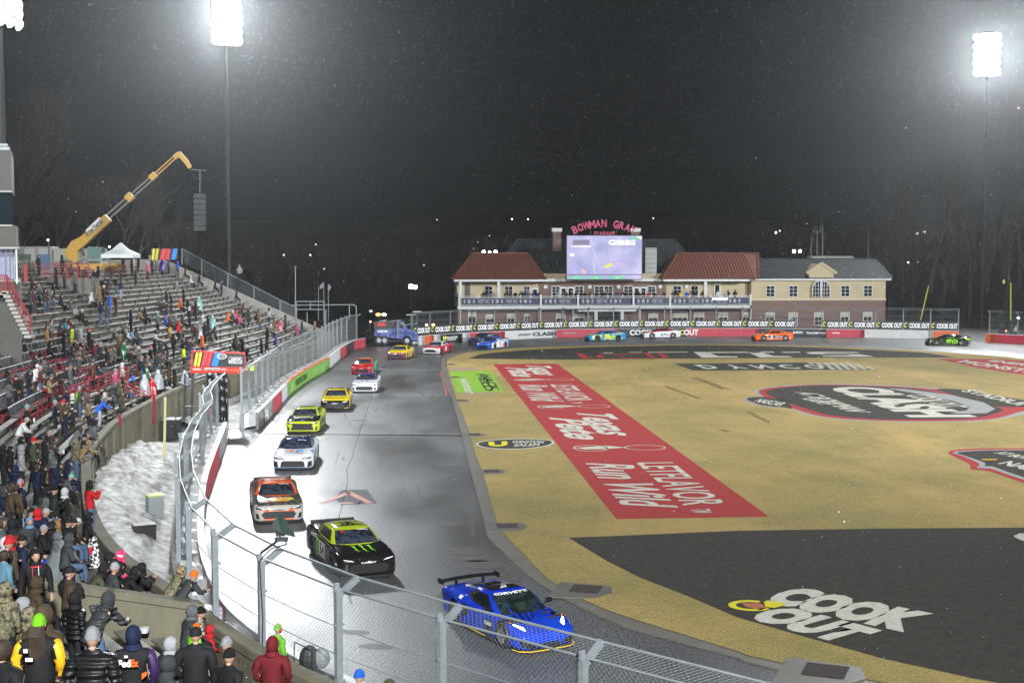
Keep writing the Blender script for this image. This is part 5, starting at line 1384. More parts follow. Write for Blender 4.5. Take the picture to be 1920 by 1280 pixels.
cone(Vector((*at(393, 772, 1.35).xy, 1.35)), .5, 'orange red cone on top of the barrier end by the curtain')
cone(Vector((*at(397, 783, 1.1).xy, 1.1)), .4, 'second orange cone lower down at the barrier end by the curtain')
p = at(310, 812, 0.3); t = anchor('generator', (p.x, p.y, 0), 'black generator box with snowy lid beside the parapet', 'generator')
q = MB(); q.box((p.x, p.y, .55), (1.7, 1.1, 1.1)); q.build('housing', mat('generator_black', (0.015, 0.015, 0.016), .5), t); q = MB(); q.box((p.x, p.y, 1.13), (1.75, 1.15, .06)); q.build('lid', mat('generator_lid', (0.13, 0.14, 0.15), .5), t)
for x, y, w, h, m_, lb in ((270, 998, .75, .55, MATS['generator_black'], 'black box half tipped on the snow below the fence'), (290, 948, .6, .85, mat('steel_case', (0.22, 0.24, 0.24), .4), 'grey equipment case with a yellow green top beside the fence foot')):
    p = at(x, y, .5); t = anchor('equipment_case', (p.x, p.y, .2), lb, 'case'); q = MB(); q.box((p.x, p.y, .5), (w, .6, h), .4); q.build('case_body', m_, t); q = MB(); q.box((p.x, p.y, .5 + h / 2 + .03), (w + .04, .64, .06), .4); q.build('lid', MATS['generator_black'] if w > .7 else mat('lime_lid', (0.42, 0.5, 0.08), .5), t)
# remote tv camera hooded in green cloth on the near fence
pc = Vector((-3.39, 30.63, 3.7)); t = anchor('hooded_camera', tuple(pc), 'green hooded television camera on a bracket above the near fence', 'camera')
q = MB(); tip = atY(525, 1010, 30.4); q.bar(pc, tip, .05); q.bar(tip - Vector((.12, 0, 0)), tip + Vector((.18, 0, 0)), .10); q.bar(tip, tip + Vector((0, 0, .28)), .04); q.bar(tip + Vector((-.1, 0, .1)), tip + Vector((.1, 0, .25)), .03); q.build('bracket', steel_dark, t)
q = MB(); c_ = tip + Vector((.02, 0, .30)); vs = [c_ + Vector(v) for v in ((-.20, -.16, .02), (.05, -.22, -.14), (.34, -.12, -.24), (.26, .18, -.12), (-.20, .16, .04), (-.08, -.04, .26), (.05, .04, .22))]
q.add(vs, [(0, 1, 5), (1, 2, 6, 5), (2, 3, 6), (3, 4, 5, 6), (4, 0, 5), (4, 3, 2, 1, 0)]); q.build('green_hood', mat('dark_green_cloth', (0.012, 0.028, 0.02), .7, bump=.5, bscale=14), t)
q = MB(); q.box((c_.x, c_.y, c_.z - .13), (.2, .26, .16)); q.build('camera_body', black, t)
q = MB(); q.path([tip + Vector((.05, 0, .05)), tip + Vector((.16, .0, -.12)), pc + Vector((.25, -.1, .12)), pc + Vector((-.02, -.13, -.15)), Vector((-3.35, 30.5, 2.2)), Vector((-3.38, 30.5, 1.3))], .014, n=5); q.build('cable', black, t)
q = MB(); c_ = Vector((-3.3, 30.5, 1.15))
for k in range(3): q.path([c_ + Vector((.20 * math.cos(u) * (1 - .1 * k), -.04 * k, .24 * math.sin(u) * (1 - .1 * k))) for u in [2 * math.pi * i / 12 for i in range(13)]], .022, n=5)
t2 = anchor('cable_coil', tuple(c_), 'coil of black cable hung on a post of the near fence', 'cable'); q.build('coil', black, t2)
pcb = Vector((-.9, 29.0, 0)); t3 = anchor('wrapped_speaker', tuple(pcb), 'round black wrapped speaker on a stand at the near barrier', 'loudspeaker')
pp = atY(580, 1235, 29.0); q = MB(); q.sphere(pp, .28, 12, 8, sc=(.8, .6, 1.15)); q.build('black_wrap', black, t3); q = MB(); q.sphere(pp + Vector((.26, 0, .02)), .24, 12, 8, sc=(.8, .6, 1)); q.build('grey_dish', mat('dish_grey', (0.2, 0.22, 0.22), .5), t3); q = MB(); q.tube(pp + Vector((.08, -.2, .25)), (pp.x + .08, pp.y - .2, .3), .025, n=6); q.path([pp + Vector((.08, -.2, .25)), pp + Vector((-.3, -.2, .45)), pp + Vector((-.32, -.2, -.1)), pp + Vector((-.1, -.2, -.35))], .014, n=5); q.build('stand_pole', black, t3)
# goal posts and a lime pole beside the right hand buildings
def pix_pole(a, b, Y, lb, r=.07, col=(0.55, 0.60, 0.05)):
    t = anchor('yellow_post', tuple(atY(*a, Y)), lb, 'post'); q = MB(); q.tube(atY(*a, Y), atY(*b, Y), r, n=6); q.build('post', mat('lime_yellow_paint', col, .5), t); return t
pix_pole((1726, 600), (1741, 536), 176, 'leaning thin yellow pole behind the fence right of the buildings')
t = pix_pole((1895, 600), (1895, 530), 172, 'upright yellow goal post at the right edge behind the fence', .09)
q = MB(); q.poly([atY(1881, 523, 172), atY(1885, 526, 172), atY(1883, 533, 172), atY(1880, 530, 172)]); q.build('ribbon', MATS['lime_yellow_paint'], t)
# ================================================================== STOCK CARS
def lerp_tab(tab, x):
    xs = [r[0] for r in tab]
    return [float(np.interp(x, xs[::-1], [r[k] for r in tab][::-1])) for k in range(1, len(tab[0]))]
def smooth_tab(tab, n=52):
    pts = catmull([np.array(r, float) for r in tab], 0.09)
    return pts
def loft_body(tab, secfn):
    q = MB(); rings = []
    for r in smooth_tab(tab):
        half = secfn(*r[1:])
        ring = [(r[0], y, z) for y, z in half] + [(r[0], -y, z) for y, z in half[::-1][1:]]
        rings.append(ring)
    n = len(rings[0])
    for ring in rings: q.v.extend(ring)
    for i in range(len(rings) - 1):
        for j in range(n):
            k = (j + 1) % n
            q.f.append((i * n + j, (i + 1) * n + j, (i + 1) * n + k, i * n + k)); q.m.append(0)
    q.f.append(tuple(range(n))); q.m.append(0)
    q.f.append(tuple((len(rings) - 1) * n + j for j in range(n - 1, -1, -1))); q.m.append(0)
    return q
def boolean_wells(me, wheels, rad, yin, yout):
    ob = bpy.data.objects.new('car_body', me); COL.objects.link(ob)
    cut = MB()
    for (x, s) in wheels: cut.tube((x, s * yin, rad - .05), (x, s * yout, rad - .05), rad, n=28)
    cm = cut.mesh('cut', [black]); co = bpy.data.objects.new('cut', cm); COL.objects.link(co)
    md = ob.modifiers.new('b', 'BOOLEAN'); md.operation = 'DIFFERENCE'; md.object = co; md.solver = 'EXACT'
    dg = bpy.context.evaluated_depsgraph_get(); dg.update()
    out = bpy.data.meshes.new_from_object(ob.evaluated_get(dg))
    bpy.data.objects.remove(ob); bpy.data.objects.remove(co)
    return out
class CarShape: pass
def make_shape(tab, sec, wheels, rad, base, roof, zb, zr, regions, bulge=.03):
    S = CarShape()
    bm_ = loft_body(tab, sec).mesh('body', [black] * 5)
    me = boolean_wells(bm_, wheels, rad, .60, 1.3)
    me.materials.clear()
    for _ in range(5): me.materials.append(black)
    idx = []
    for p in me.polygons:
        c, n = p.center, p.normal
        w = False
        for (x, s) in wheels:
            if (c.x - x) ** 2 + (c.z - rad + .05) ** 2 < (rad - .004) ** 2 and c.y * s > .55: w = True
            if abs(math.hypot(c.x - x, c.z - rad + .05) - rad) < .012 and abs(n.y) < .35 and c.y * s > .55: w = True
        idx.append(4 if w else regions(c, n))
    me.polygons.foreach_set('material_index', idx); sharp(me, 38)
    S.body = me
    def G(u, t, o=0.0):
        s = 1 if u >= 0 else -1; a = abs(u); i = min(int(a), len(base) - 2); f = a - i
        B = Vector((*(np.array(base[i]) * (1 - f) + np.array(base[i + 1]) * f), 0)); B.z = zb[i] * (1 - f) + zb[i + 1] * f
        T = Vector((*(np.array(roof[i]) * (1 - f) + np.array(roof[i + 1]) * f), 0)); T.z = zr[i] * (1 - f) + zr[i + 1] * f
        p = B.lerp(T, t); c = Vector((-.4, 0, p.z)); d = Vector((p.x - c.x, p.y * 1.6, .25)).normalized()
        p = p + d * (bulge * math.sin(math.pi * min(max(t, 0), 1)) + o)
        return Vector((p.x, p.y * s, p.z))
    S.G = G; N = len(base) - 1
    q = MB(); us = [k * .5 for k in range(-2 * N, 2 * N)]; ts = [-.12, .06, .2, .4, .6, .8, .93, 1.0]
    n = len(us)
    for t in ts:
        for u in us: q.v.append(tuple(G(u, t)))
    for j in range(len(ts) - 1):
        for i in range(n): q.f.append((j * n + i, j * n + (i + 1) % n, (j + 1) * n + (i + 1) % n, (j + 1) * n + i)); q.m.append(0)
    top = (len(ts) - 1) * n
    # crowned roof
    cidx = len(q.v); xs = [G(0, 1).x, G(N, 1).x]
    inner = []
    for u in us:
        p = G(u, 1); c = Vector(((xs[0] + xs[1]) / 2, 0, p.z + .030)); v = p.lerp(c, .45); v.z = p.z + .026; inner.append(v)
    for v in inner: q.v.append(tuple(v))
    q.v.append(((xs[0] + xs[1]) / 2, 0, zr[0] + .034))
    for i in range(n):
        q.f.append((top + i, top + (i + 1) % n, cidx + (i + 1) % n, cidx + i)); q.m.append(0)
        q.f.append((cidx + i, cidx + (i + 1) % n, cidx + n)); q.m.append(0)
    S.cabin_q = (q.v, q.f)
    # projecting surface
    V = [tuple(v.co) for v in me.vertices]; F = [tuple(p.vertices) for p in me.polygons]; o = len(V)
    V += [tuple(v) for v in q.v]; F += [tuple(o + i for i in f) for f in q.f]
    S.bvh = BVHTree.FromPolygons(V, F)
    return S
def glass_patch(S, u0, u1, t0, t1, nu=8, nt=5, o=.006, skew=0.0):
    q = MB()
    for j in range(nt + 1):
        for i in range(nu + 1):
            t = t0 + (t1 - t0) * j / nt; u = u0 + (u1 - u0) * i / nu + skew * (j / nt)
            q.v.append(tuple(S.G(u, t, o)))
    for j in range(nt):
        for i in range(nu): q.f.append((j * (nu + 1) + i, j * (nu + 1) + i + 1, (j + 1) * (nu + 1) + i + 1, (j + 1) * (nu + 1) + i)); q.m.append(0)
    return q
DIRS = {'top': (Vector((0, 0, -1)), lambda a, b: Vector((a, b, 3))), 'front': (Vector((-1, 0, 0)), lambda a, b: Vector((5, a, b))), 'rear': (Vector((1, 0, 0)), lambda a, b: Vector((-5, a, b))),
        'left': (Vector((0, -1, 0)), lambda a, b: Vector((a, 3, b))), 'right': (Vector((0, 1, 0)), lambda a, b: Vector((a, -3, b)))}
def proj(S, kind, a, b, o):
    if kind == 'top' and S is globals().get('STK') and a > .9: a = 1.31 + (a - .9) * .92     # bonnet artwork starts at the screen
    d, f = DIRS[kind]; h = S.bvh.ray_cast(f(a, b), d)
    if h[0] is None:
        h = S.bvh.find_nearest(f(a, b) + d * 3.2)
    return h[0] - d * o
def decal(S, kind, pts, m, parent, name='decal', o=.010, rings=3, sub=4):
    """star-shaped patch laid on the bodywork"""
    P = [Vector((*p, 0)) for p in pts]; c = sum(P, Vector((0, 0, 0))) / len(P)
    out = []
    for a, b in zip(P, P[1:] + P[:1]):
        for k in range(sub): out.append(a.lerp(b, k / sub))
    q = MB(); n = len(out)
    for r in range(1, rings + 1):
        for p in out: v = c.lerp(p, r / rings); q.v.append(tuple(proj(S, kind, v.x, v.y, o)))
    q.v.append(tuple(proj(S, kind, c.x, c.y, o))); ci = len(q.v) - 1
    for r in range(rings - 1):
        for i in range(n): q.f.append((r * n + i, r * n + (i + 1) % n, (r + 1) * n + (i + 1) % n, (r + 1) * n + i)); q.m.append(0)
    for i in range(n): q.f.append((ci, i, (i + 1) % n)); q.m.append(0)
    return q.build(name, m, parent)
def ctext(S, kind, txt, c, w, h, m, parent, up=None, bold=.04, shear=0, o=.014, name='lettering'):
    """lettering laid on the bodywork; c in the plane of `kind`"""
    me = text_mesh(txt, bold, shear).copy(); me.materials.append(m)
    if kind == 'top':   # seen from in front: reading direction -> car's left (+y), up -> towards the windscreen (-x)
        R_, U = Vector((0, 1)), Vector((-1, 0))
        if up == 'left': R_, U = Vector((1, 0)), Vector((0, 1))
        if up == 'right': R_, U = Vector((-1, 0)), Vector((0, -1))
    elif kind == 'front': R_, U = Vector((1, 0)), Vector((0, 1))
    elif kind == 'left': R_, U = Vector((-1, 0)), Vector((0, 1))
    else: R_, U = Vector((1, 0)), Vector((0, 1))
    for v in me.vertices:
        p = Vector(c) + R_ * (v.co.x * w) + U * (v.co.y * h)
        v.co = proj(S, kind, p.x, p.y, o)
    return link(name, me, parent)
def wheel_mesh(r, w, rimcol):
    q = MB(); n = 24
    prof = [(r * .60, w / 2 - .03), (r * .66, w / 2), (r * .93, w / 2), (r, w / 2 - .035), (r, -w / 2 + .035), (r * .93, -w / 2), (r * .5, -w / 2)]
    for i in range(n):
        t = 2 * math.pi * i / n
        for a, b in prof: q.v.append((a * math.cos(t), b, a * math.sin(t)))
    k = len(prof)
    for i in range(n):
        for j in range(k - 1): q.f.append((i * k + j, ((i + 1) % n) * k + j, ((i + 1) % n) * k + j + 1, i * k + j + 1)); q.m.append(0)
    ty = q.mesh('tyre', black, 40)
    q = MB(); R0 = r * .62
    pr = [(R0, w / 2 - .02), (R0 * .92, w / 2 - .035), (R0 * .9, w / 2 - .11), (0.0, w / 2 - .11)]
    for i in range(n):
        t = 2 * math.pi * i / n
        for a, b in pr: q.v.append((a * math.cos(t), b, a * math.sin(t)))
    for i in range(n):
        for j in range(3): q.f.append((i * 4 + j, ((i + 1) % n) * 4 + j, ((i + 1) % n) * 4 + j + 1, i * 4 + j + 1)); q.m.append(1 if j == 2 else 0)
    for s in range(10):
        t = 2 * math.pi * (s + (.18 if s % 2 else -.18)) / 10; q.bar((0.05 * math.cos(t), w / 2 - .075, .05 * math.sin(t)), (R0 * .93 * math.cos(t), w / 2 - .045, R0 * .93 * math.sin(t)), .028, .03)
    q.tube((0, w / 2 - .11, 0), (0, w / 2 - .03, 0), .055, n=10)
    return ty, q.mesh('rim', [rimcol, black_gloss])
rim_dark = mat('rim_dark', (0.05, 0.052, 0.055), .3, .8)
rim_silver = mat('rim_silver', (0.35, 0.36, 0.37), .3, .8)
TY, RI = wheel_mesh(.345, .30, rim_dark); TY2, RI2 = wheel_mesh(.345, .30, rim_silver)
car_glass = mat('car_glass', (0.010, 0.013, 0.022), .06, spec=.9, var=(0.05, 0.06, 0.085), scale=3.5, amt=.2)
side_glass = mat('window_net', (0.012, 0.012, 0.014), .35)
grille_m = mat('grille_black', (0.008, 0.008, 0.009), .5)
led = mat('headlamp_white', (0.75, 0.77, 0.8), .25, emit=(1, 1, 1), est=.35)

ZL = .10
TAB = [(2.49, .72, .15, .56, .585), (2.46, .82, .12, .625, .65), (2.40, .90, .10, .685, .71), (2.28, .96, .10, .725, .75), (2.05, .985, .10, .765, .79), (1.75, 1.0, .10, .805, .825), (1.40, 1.0, .10, .84, .86), (1.05, .985, .10, .865, .905),
       (.7, .975, .10, .88, .93), (.2, .97, .10, .90, .94), (-.5, .97, .10, .92, .95), (-1.0, .985, .10, .95, .98), (-1.4, 1.0, .10, .975, 1.01), (-1.8, 1.0, .11, .975, 1.03), (-2.15, .985, .13, .965, 1.03), (-2.34, .96, .16, .95, 1.02), (-2.41, .92, .20, .90, .96), (-2.43, .86, .24, .84, .88)]
def sec_stock(w, zlo, zs, zc):
    m = zlo + (zs - zlo) * .45
    return [(0, zlo), (w * .90, zlo), (w * .985, zlo + .05), (w * 1.0, m), (w * .99, zs - .20 * (zs - zlo)), (w * .965, zs - .06), (w * .90, zs - .005), (w * .74, zs + (zc - zs) * .35 + .005), (w * .42, zc - .006), (0, zc)]
def regions_stock(c, n):
    if c.x > 2.12 and not (n.z > .82): return 2
    if n.z > .55 and c.x > .55: return 1
    if c.x < -1.95: return 3
    return 0
BASE = [(1.27, 0), (1.22, .42), (1.06, .74), (.84, .845), (.15, .87), (-.6, .87), (-1.2, .83), (-1.66, .66), (-1.90, .36), (-1.95, 0)]
ROOF = [(.40, 0), (.38, .38), (.28, .565), (.18, .62), (-.15, .64), (-.6, .64), (-.88, .61), (-1.03, .53), (-1.12, .28), (-1.14, 0)]
ZB = [.875, .87, .86, .86, .88, .90, .94, .985, 1.01, 1.02]; ZR = [1.262, 1.262, 1.255, 1.25, 1.25, 1.25, 1.245, 1.24, 1.24, 1.24]
STK = make_shape(TAB, sec_stock, [(1.395, 1), (1.395, -1), (-1.395, 1), (-1.395, -1)], .40, BASE, ROOF, ZB, ZR, regions_stock)

def paint(name, c, var=None, scale=2, amt=.3): return mat(name, c, .09, var=var, scale=scale, amt=amt)
P_ = dict(black=paint('car_black', (0.012, 0.012, 0.013)), white=paint('car_white', (0.66, 0.67, 0.69)), lime=paint('car_lime', (0.44, 0.52, 0.02)), yellow=paint('car_yellow', (0.72, 0.55, 0.02)), red=paint('car_red', (0.52, 0.025, 0.03)),
          orange=paint('car_orange', (0.80, 0.13, 0.02)), navy=paint('car_navy', (0.022, 0.03, 0.11)), blue=paint('car_blue', (0.02, 0.10, 0.55)), sky=paint('car_sky_blue', (0.03, 0.26, 0.62)), green=paint('car_green', (0.02, 0.35, 0.22)),
          camo=paint('car_camo', (0.14, 0.13, 0.10), var=(0.035, 0.035, 0.03), scale=5.5, amt=.12), tan=paint('car_tan', (0.42, 0.40, 0.36)), silver=paint('car_silver', (0.40, 0.42, 0.44), var=(.6, .6, .6), scale=2), maroon=paint('car_maroon', (0.22, 0.02, 0.06)),
          splash=paint('car_blue_splash', (0.03, 0.26, 0.62), var=(0.60, 0.62, 0.03), scale=2.2, amt=.05), smoke=paint('car_black_lime_smoke', (0.02, 0.022, 0.02), var=(0.07, 0.10, 0.02), scale=2.4, amt=.10), purple=paint('car_purple', (0.10, 0.07, 0.25)))
TXT = {k: mat('print_' + k, c, .12) for k, c in dict(white=(.8, .8, .8), black=(.01, .01, .01), red=(.65, .02, .02), yellow=(.8, .68, .02), lime=(.30, .80, .03), orange=(.85, .13, .02), blue=(.02, .28, .75), navy=(.02, .03, .12), green=(.02, .2, .12), gold=(.45, .38, .1)).items()}
def cabin_mesh(S, m):
    me = bpy.data.meshes.new('roof_shell'); me.from_pydata([tuple(v) for v in S.cabin_q[0]], [], S.cabin_q[1]); me.materials.append(m); me.update(); sharp(me, 50); return me
def stock_car(label, front, heading, cols, num=None, numcol='white', roofcol=None, door=None, deco=None, rim=0, nose='camry', group='race cars running around the track'):
    """cols: side, hood, bumper, rear"""
    S = STK; h = Vector((heading[0], heading[1], 0)).normalized()
    if front[0] == 'c': C = at(front[1], front[2])
    else: C = at(*front) - h * 2.42
    root = empty('stock_car', (C.x, C.y, 0.0), math.atan2(h.y, h.x), label=label, cat='race car', group=group)
    me = S.body.copy()
    for i, k in enumerate(list(cols) + ['_']): me.materials[i] = P_[k] if k != '_' else black
    b = link('body', me, root)
    link('roof_shell', cabin_mesh(S, P_[roofcol or cols[0]]), root)
    ws = glass_patch(S, -2.05, 2.05, .07, .93, nu=12).build('windshield', car_glass, root, smooth=60)
    rg = glass_patch(S, 7.25, 9, .12, .9).build('rear_window', car_glass, root, smooth=60)
    q = glass_patch(S, -9, -7.25, .12, .9); 
    for s in (1, -1):
        glass_patch(S, 3.1 * s, 5.4 * s, .16, .88).build('side_window', side_glass, root, smooth=60)
        glass_patch(S, 5.65 * s, 6.6 * s, .2, .8, nu=3).build('quarter_window', side_glass, root, smooth=60)
    ty, ri = (TY2, RI2) if rim else (TY, RI)
    for x in (1.395, -1.395):
        for s in (1, -1):
            w = empty('wheel', (x, s * .845, .345), 0 if s > 0 else math.pi); w.parent = root
            link('tyre', ty, w); link('rim', ri, w)
    q = MB(); q.prism([(2.10, -.93), (2.36, -.90), (2.53, -.62), (2.56, 0), (2.53, .62), (2.36, .90), (2.10, .93)], .055, .095); q.build('splitter', black, root)
    q = MB(); q.box((0, .965, .10), (2.0, .06, .09)); q.box((0, -.965, .10), (2.0, .06, .09)); q.build('side_skirt', black, root)
    q = MB(); q.add([(-2.30, -.80, .97), (-2.30, .80, .97), (-2.40, .80, 1.075), (-2.40, -.80, 1.075), (-2.33, -.80, .97), (-2.33, .80, .97), (-2.43, .80, 1.075), (-2.43, -.80, 1.075)], [(0, 1, 2, 3), (7, 6, 5, 4), (0, 3, 7, 4), (1, 5, 6, 2), (3, 2, 6, 7)]); q.build('spoiler', black, root)
    for s in (1, -1): q = MB(); q.bar((-.15, s * .42, 1.285), (-1.0, s * .42, 1.275), .02, .03); q.build('roof_rail', black, root)
    # nose
    if nose == 'camry': gr = [(-.58, .20), (.58, .20), (.68, .38), (.54, .48), (-.54, .48), (-.68, .38)]
    elif nose == 'camaro': gr = [(-.60, .16), (.60, .16), (.56, .40), (.46, .46), (-.46, .46), (-.56, .40)]
    else: gr = [(-.68, .20), (.68, .20), (.62, .42), (.36, .54), (-.36, .54), (-.62, .42)]
    decal(S, 'front', gr, grille_m, root, 'grille')
    for s in (1, -1):
        lamp = decal(S, 'front', [(s * .42, .575), (s * .86, .565), (s * .89, .675), (s * .60, .65)], black_gloss, root, 'headlamp', o=.012)
        decal(S, 'front', [(s * .48, .585), (s * .60, .60), (s * .84, .65), (s * .82, .665), (s * .60, .63)], led, lamp, 'lamp_strip', o=.018, rings=2)
        decal(S, 'front', [(s * .74, .18), (s * .88, .22), (s * .89, .44), (s * .78, .38)], grille_m, root, 'air_inlet')
    if num:
        nm = TXT[numcol]
        dc = door if door else None
        for kd in ('left', 'right'):
            if dc: decal(S, kd, [(-.38, .28), (.42, .28), (.42, .78), (-.38, .78)], TXT[dc], root, 'door_panel')
            ctext(S, kd, num, (.02, .53), .62 if len(num) > 1 else .3, .44, nm, root, bold=.05, shear=.12)
        ctext(S, 'top', num, (-.35, 0), .68 if len(num) > 1 else .34, .5, nm, root, up='right', bold=.05)
    if deco: deco(S, root)
    return root

def front_badge(S, root, word='CAMRY', col='white', w=.5): ctext(S, 'front', word, (0, .535), w, .055, TXT[col], root, bold=.03)
def ws_name(S, root, name, col='white'):
    ctext(S, 'top', name, (.50, .32), .40, .055, TXT[col], root, bold=.05, o=.02)
def deco54(S, r):
    front_badge(S, r, 'CAMRY', 'white', .52); ws_name(S, r, 'GIBBS')
    for dy in (-.26, 0, .26):
        s = 1.0 if dy == 0 else .85
        pts = [(.98, dy - .10), (.96, dy + .06), (1.10, dy + .05), (1.18, dy + .07), (1.22, dy + .04), (1.40, dy + .05), (1.46, dy + .08), (1.50, dy + .05), (1.28 + .5 * s, dy + .12), (1.50, dy - .01), (1.40, dy - .015), (1.34, dy + .0), (1.2, dy - .02), (1.12, dy - .03), (1.08, dy - .02)]
        q = MB(); P = [tuple(proj(S, 'top', a, b_ , .012)) for a, b_ in pts]; q.poly(P); q.build('claw_mark', TXT['lime'], r)
    decal(S, 'top', [(.05, -.45), (.05, .45), (-.10, .47), (-.10, -.47)], TXT['black'], r, 'roof_strip')
    decal(S, 'front', [(-.06, .55), (.06, .55), (.05, .58), (-.05, .58)], TXT['white'], r, 'nose_badge', o=.014)
    decal(S, 'right', [(1.95, .42), (2.15, .42), (2.15, .50), (1.95, .50)], TXT['white'], r, 'fender_decal'); decal(S, 'right', [(.66, .24), (.74, .24), (.78, .42), (.70, .42)], TXT['orange'], r, 'side_stripe')
    for x in (-.55, -.7): decal(S, 'right', [(x, .2), (x + .06, .2), (x + .02, .85), (x - .04, .85)], TXT['lime'], r, 'side_stripe')
    ctext(S, 'right', 'MONSTER', (-1.1, .84), .7, .12, TXT['white'], r)
    decal(S, 'top', [(.60, -.44), (.62, -.34), (.52, -.34), (.50, -.44)], TXT['red'], r, 'glass_sticker', o=.02)
def deco19(S, r):
    q = [(1.34 + .36 * math.cos(t) * .8, .12 + .52 * math.sin(t)) for t in [2 * math.pi * i / 14 for i in range(14)]]
    decal(S, 'top', q, TXT['yellow'], r, 'hood_oval', sub=1)
    ctext(S, 'top', 'Bass Pro', (1.20, .12), .66, .20, TXT['red'], r, bold=.04, o=.02); ctext(S, 'top', 'Shops', (1.44, .12), .52, .20, TXT['red'], r, bold=.04, o=.02)
    ctext(S, 'top', 'CLUB', (1.68, -.02), .95, .13, TXT['orange'], r, bold=.06, shear=.3)
    decal(S, 'front', [(-.86, .14), (.86, .14), (.90, .42), (.70, .57), (-.70, .57), (-.90, .42)], TXT['orange'], r, 'grille_surround', o=.006)
    decal(S, 'front', [(-.40, .50), (.40, .50), (.36, .575), (-.36, .575)], P_['tan'], r, 'badge_bar', o=.009)
    decal(S, 'front', [(-.6, .155), (.6, .155), (.56, .195), (-.56, .195)], TXT['orange'], r, 'chin', o=.018)
    front_badge(S, r, 'CAMRY', 'black', .46); ws_name(S, r, 'BRISCOE')
    decal(S, 'top', [(.36, -.50), (.36, .50), (.10, .54), (.10, -.54)], P_['orange'], r, 'roof_stripe'); decal(S, 'top', [(-.2, -.40), (-.2, .40), (-.5, .42), (-.5, -.42)], TXT['white'], r, 'roof_panel')
    for s in (1, -1): decal(S, 'top', [(.86, s * .79), (.80, s * .86), (.15, s * .68), (.20, s * .60)], P_['orange'], r, 'pillar_paint', o=.016)
def deco24(S, r):
    for s in (1, -1): decal(S, 'top', [(.92, s * .88), (.92, s * .95), (1.5, s * .96), (1.2, s * .80)], P_['sky'], r, 'fender_flash', o=.008)
    for s in (1, -1): decal(S, 'front', [(s * .40, .56), (s * .89, .55), (s * .92, .69), (s * .58, .66)], P_['navy'], r, 'lamp_surround', o=.008); decal(S, 'front', [(s * .70, .13), (s * .93, .16), (s * .93, .48), (s * .74, .42)], P_['navy'], r, 'inlet_surround', o=.006)
    q = MB(); q.poly([tuple(proj(S, 'top', a, b_, .012)) for a, b_ in [(1.02, -.55), (1.06, .0), (1.34, .05), (1.42, -.12)]]); q.build('red_wedge', TXT['red'], r)
    q = MB(); q.poly([tuple(proj(S, 'top', a, b_, .012)) for a, b_ in [(1.06, .12), (1.02, .62), (1.42, .22), (1.36, .06)]]); q.build('blue_wedge', TXT['blue'], r)
    ctext(S, 'top', 'Valvoline', (1.62, .03), .92, .17, TXT['black'], r, bold=.05)
    decal(S, 'top', [(-.1, -.30), (-.1, .34), (-.5, .34), (-.5, -.30)], TXT['white'], r, 'roof_panel'); ws_name(S, r, 'BYRON')
    decal(S, 'front', [(-.75, .10), (.75, .10), (.75, .14), (-.75, .14)], TXT['blue'], r, 'chin_stripe')
    ctext(S, 'front', '11', (-.74, .44), .10, .07, TXT['red'], r)
def deco12(S, r):
    decal(S, 'front', [(-.90, .46), (.90, .46), (.88, .58), (-.88, .58)], P_['black'], r, 'black_band', o=.006); ctext(S, 'top', 'MENARDS', (1.25, 0), 1.15, .22, TXT['white'] if False else mat('print_grey', (.32, .32, .3), .4), r, bold=.03, shear=.3)
    decal(S, 'top', [(1.9, -.14), (1.9, .14), (2.0, .12), (2.0, -.12)], TXT['blue'], r, 'nose_oval'); decal(S, 'top', [(-.2, -.42), (-.2, .42), (-.85, .42), (-.85, -.42)], P_['black'], r, 'roof_panel')
    for x in (-.7, -.2, .4): decal(S, 'left', [(x, .3), (x + .3, .3), (x + .2, .6), (x - .05, .6)], TXT['black'], r, 'side_marking')
def deco38(S, r):
    ctext(S, 'top', 'ZEIGLER', (1.35, 0), 1.35, .17, TXT['black'], r, bold=.02, shear=.2); ctext(S, 'front', 'SPEEDY', (0, .51), .38, .06, TXT['white'], r)
    for s in (1, -1): decal(S, 'front', [(s * .64, .16), (s * .9, .2), (s * .9, .24), (s * .66, .20)], P_['yellow'], r, 'yellow_lip', o=.02)
    decal(S, 'top', [(-.05, -.5), (-.05, .5), (-.9, .5), (-.9, -.5)], P_['black'], r, 'roof_panel')
def deco11(S, r):
    ctext(S, 'top', '11', (1.42, 0), .5, .26, TXT['black'], r, bold=.05); front_badge(S, r, 'CAMRY', 'white', .5)
    for a, b_ in ((1.6, .6), (1.3, -.68), (1.1, .72), (1.8, -.5)): decal(S, 'top', [(a, b_), (a + .12, b_), (a + .12, b_ + .1), (a, b_ + .1)], TXT['navy'], r, 'hood_mark')
def deco67(S, r):
    front_badge(S, r, 'CAMRY', 'white', .4); decal(S, 'top', [(1.3, -.3), (1.3, .1), (1.5, .1), (1.5, -.3)], TXT['lime'], r, 'hood_mark'); decal(S, 'top', [(0, -.45), (0, .45), (-.3, .45), (-.3, -.45)], TXT['white'], r, 'roof_panel')
def deco22(S, r):
    ctext(S, 'top', 'PENNZOIL', (1.5, 0), .95, .16, TXT['red'], r, bold=.03); ctext(S, 'left', 'SHELL', (-1.6, .72), .5, .14, TXT['red'], r)
def decored(S, r): ctext(S, 'top', 'FREIGHT', (1.25, 0), 1.3, .2, TXT['white'], r, bold=.04); decal(S, 'front', [(-.6, .19), (.6, .19), (.6, .22), (-.6, .22)], TXT['white'], r, 'grille_bar', o=.02)
def deco5(S, r):
    ctext(S, 'left', 'HENDRICK', (-1.15, .82), .9, .13, TXT['blue'], r); decal(S, 'left', [(-.6, .2), (-1.0, .2), (-1.2, .55), (-.75, .55)], TXT['red'], r, 'side_marking'); decal(S, 'top', [(1.5, -.6), (1.5, .6), (1.7, .6), (1.7, -.6)], TXT['white'], r, 'hood_mark')
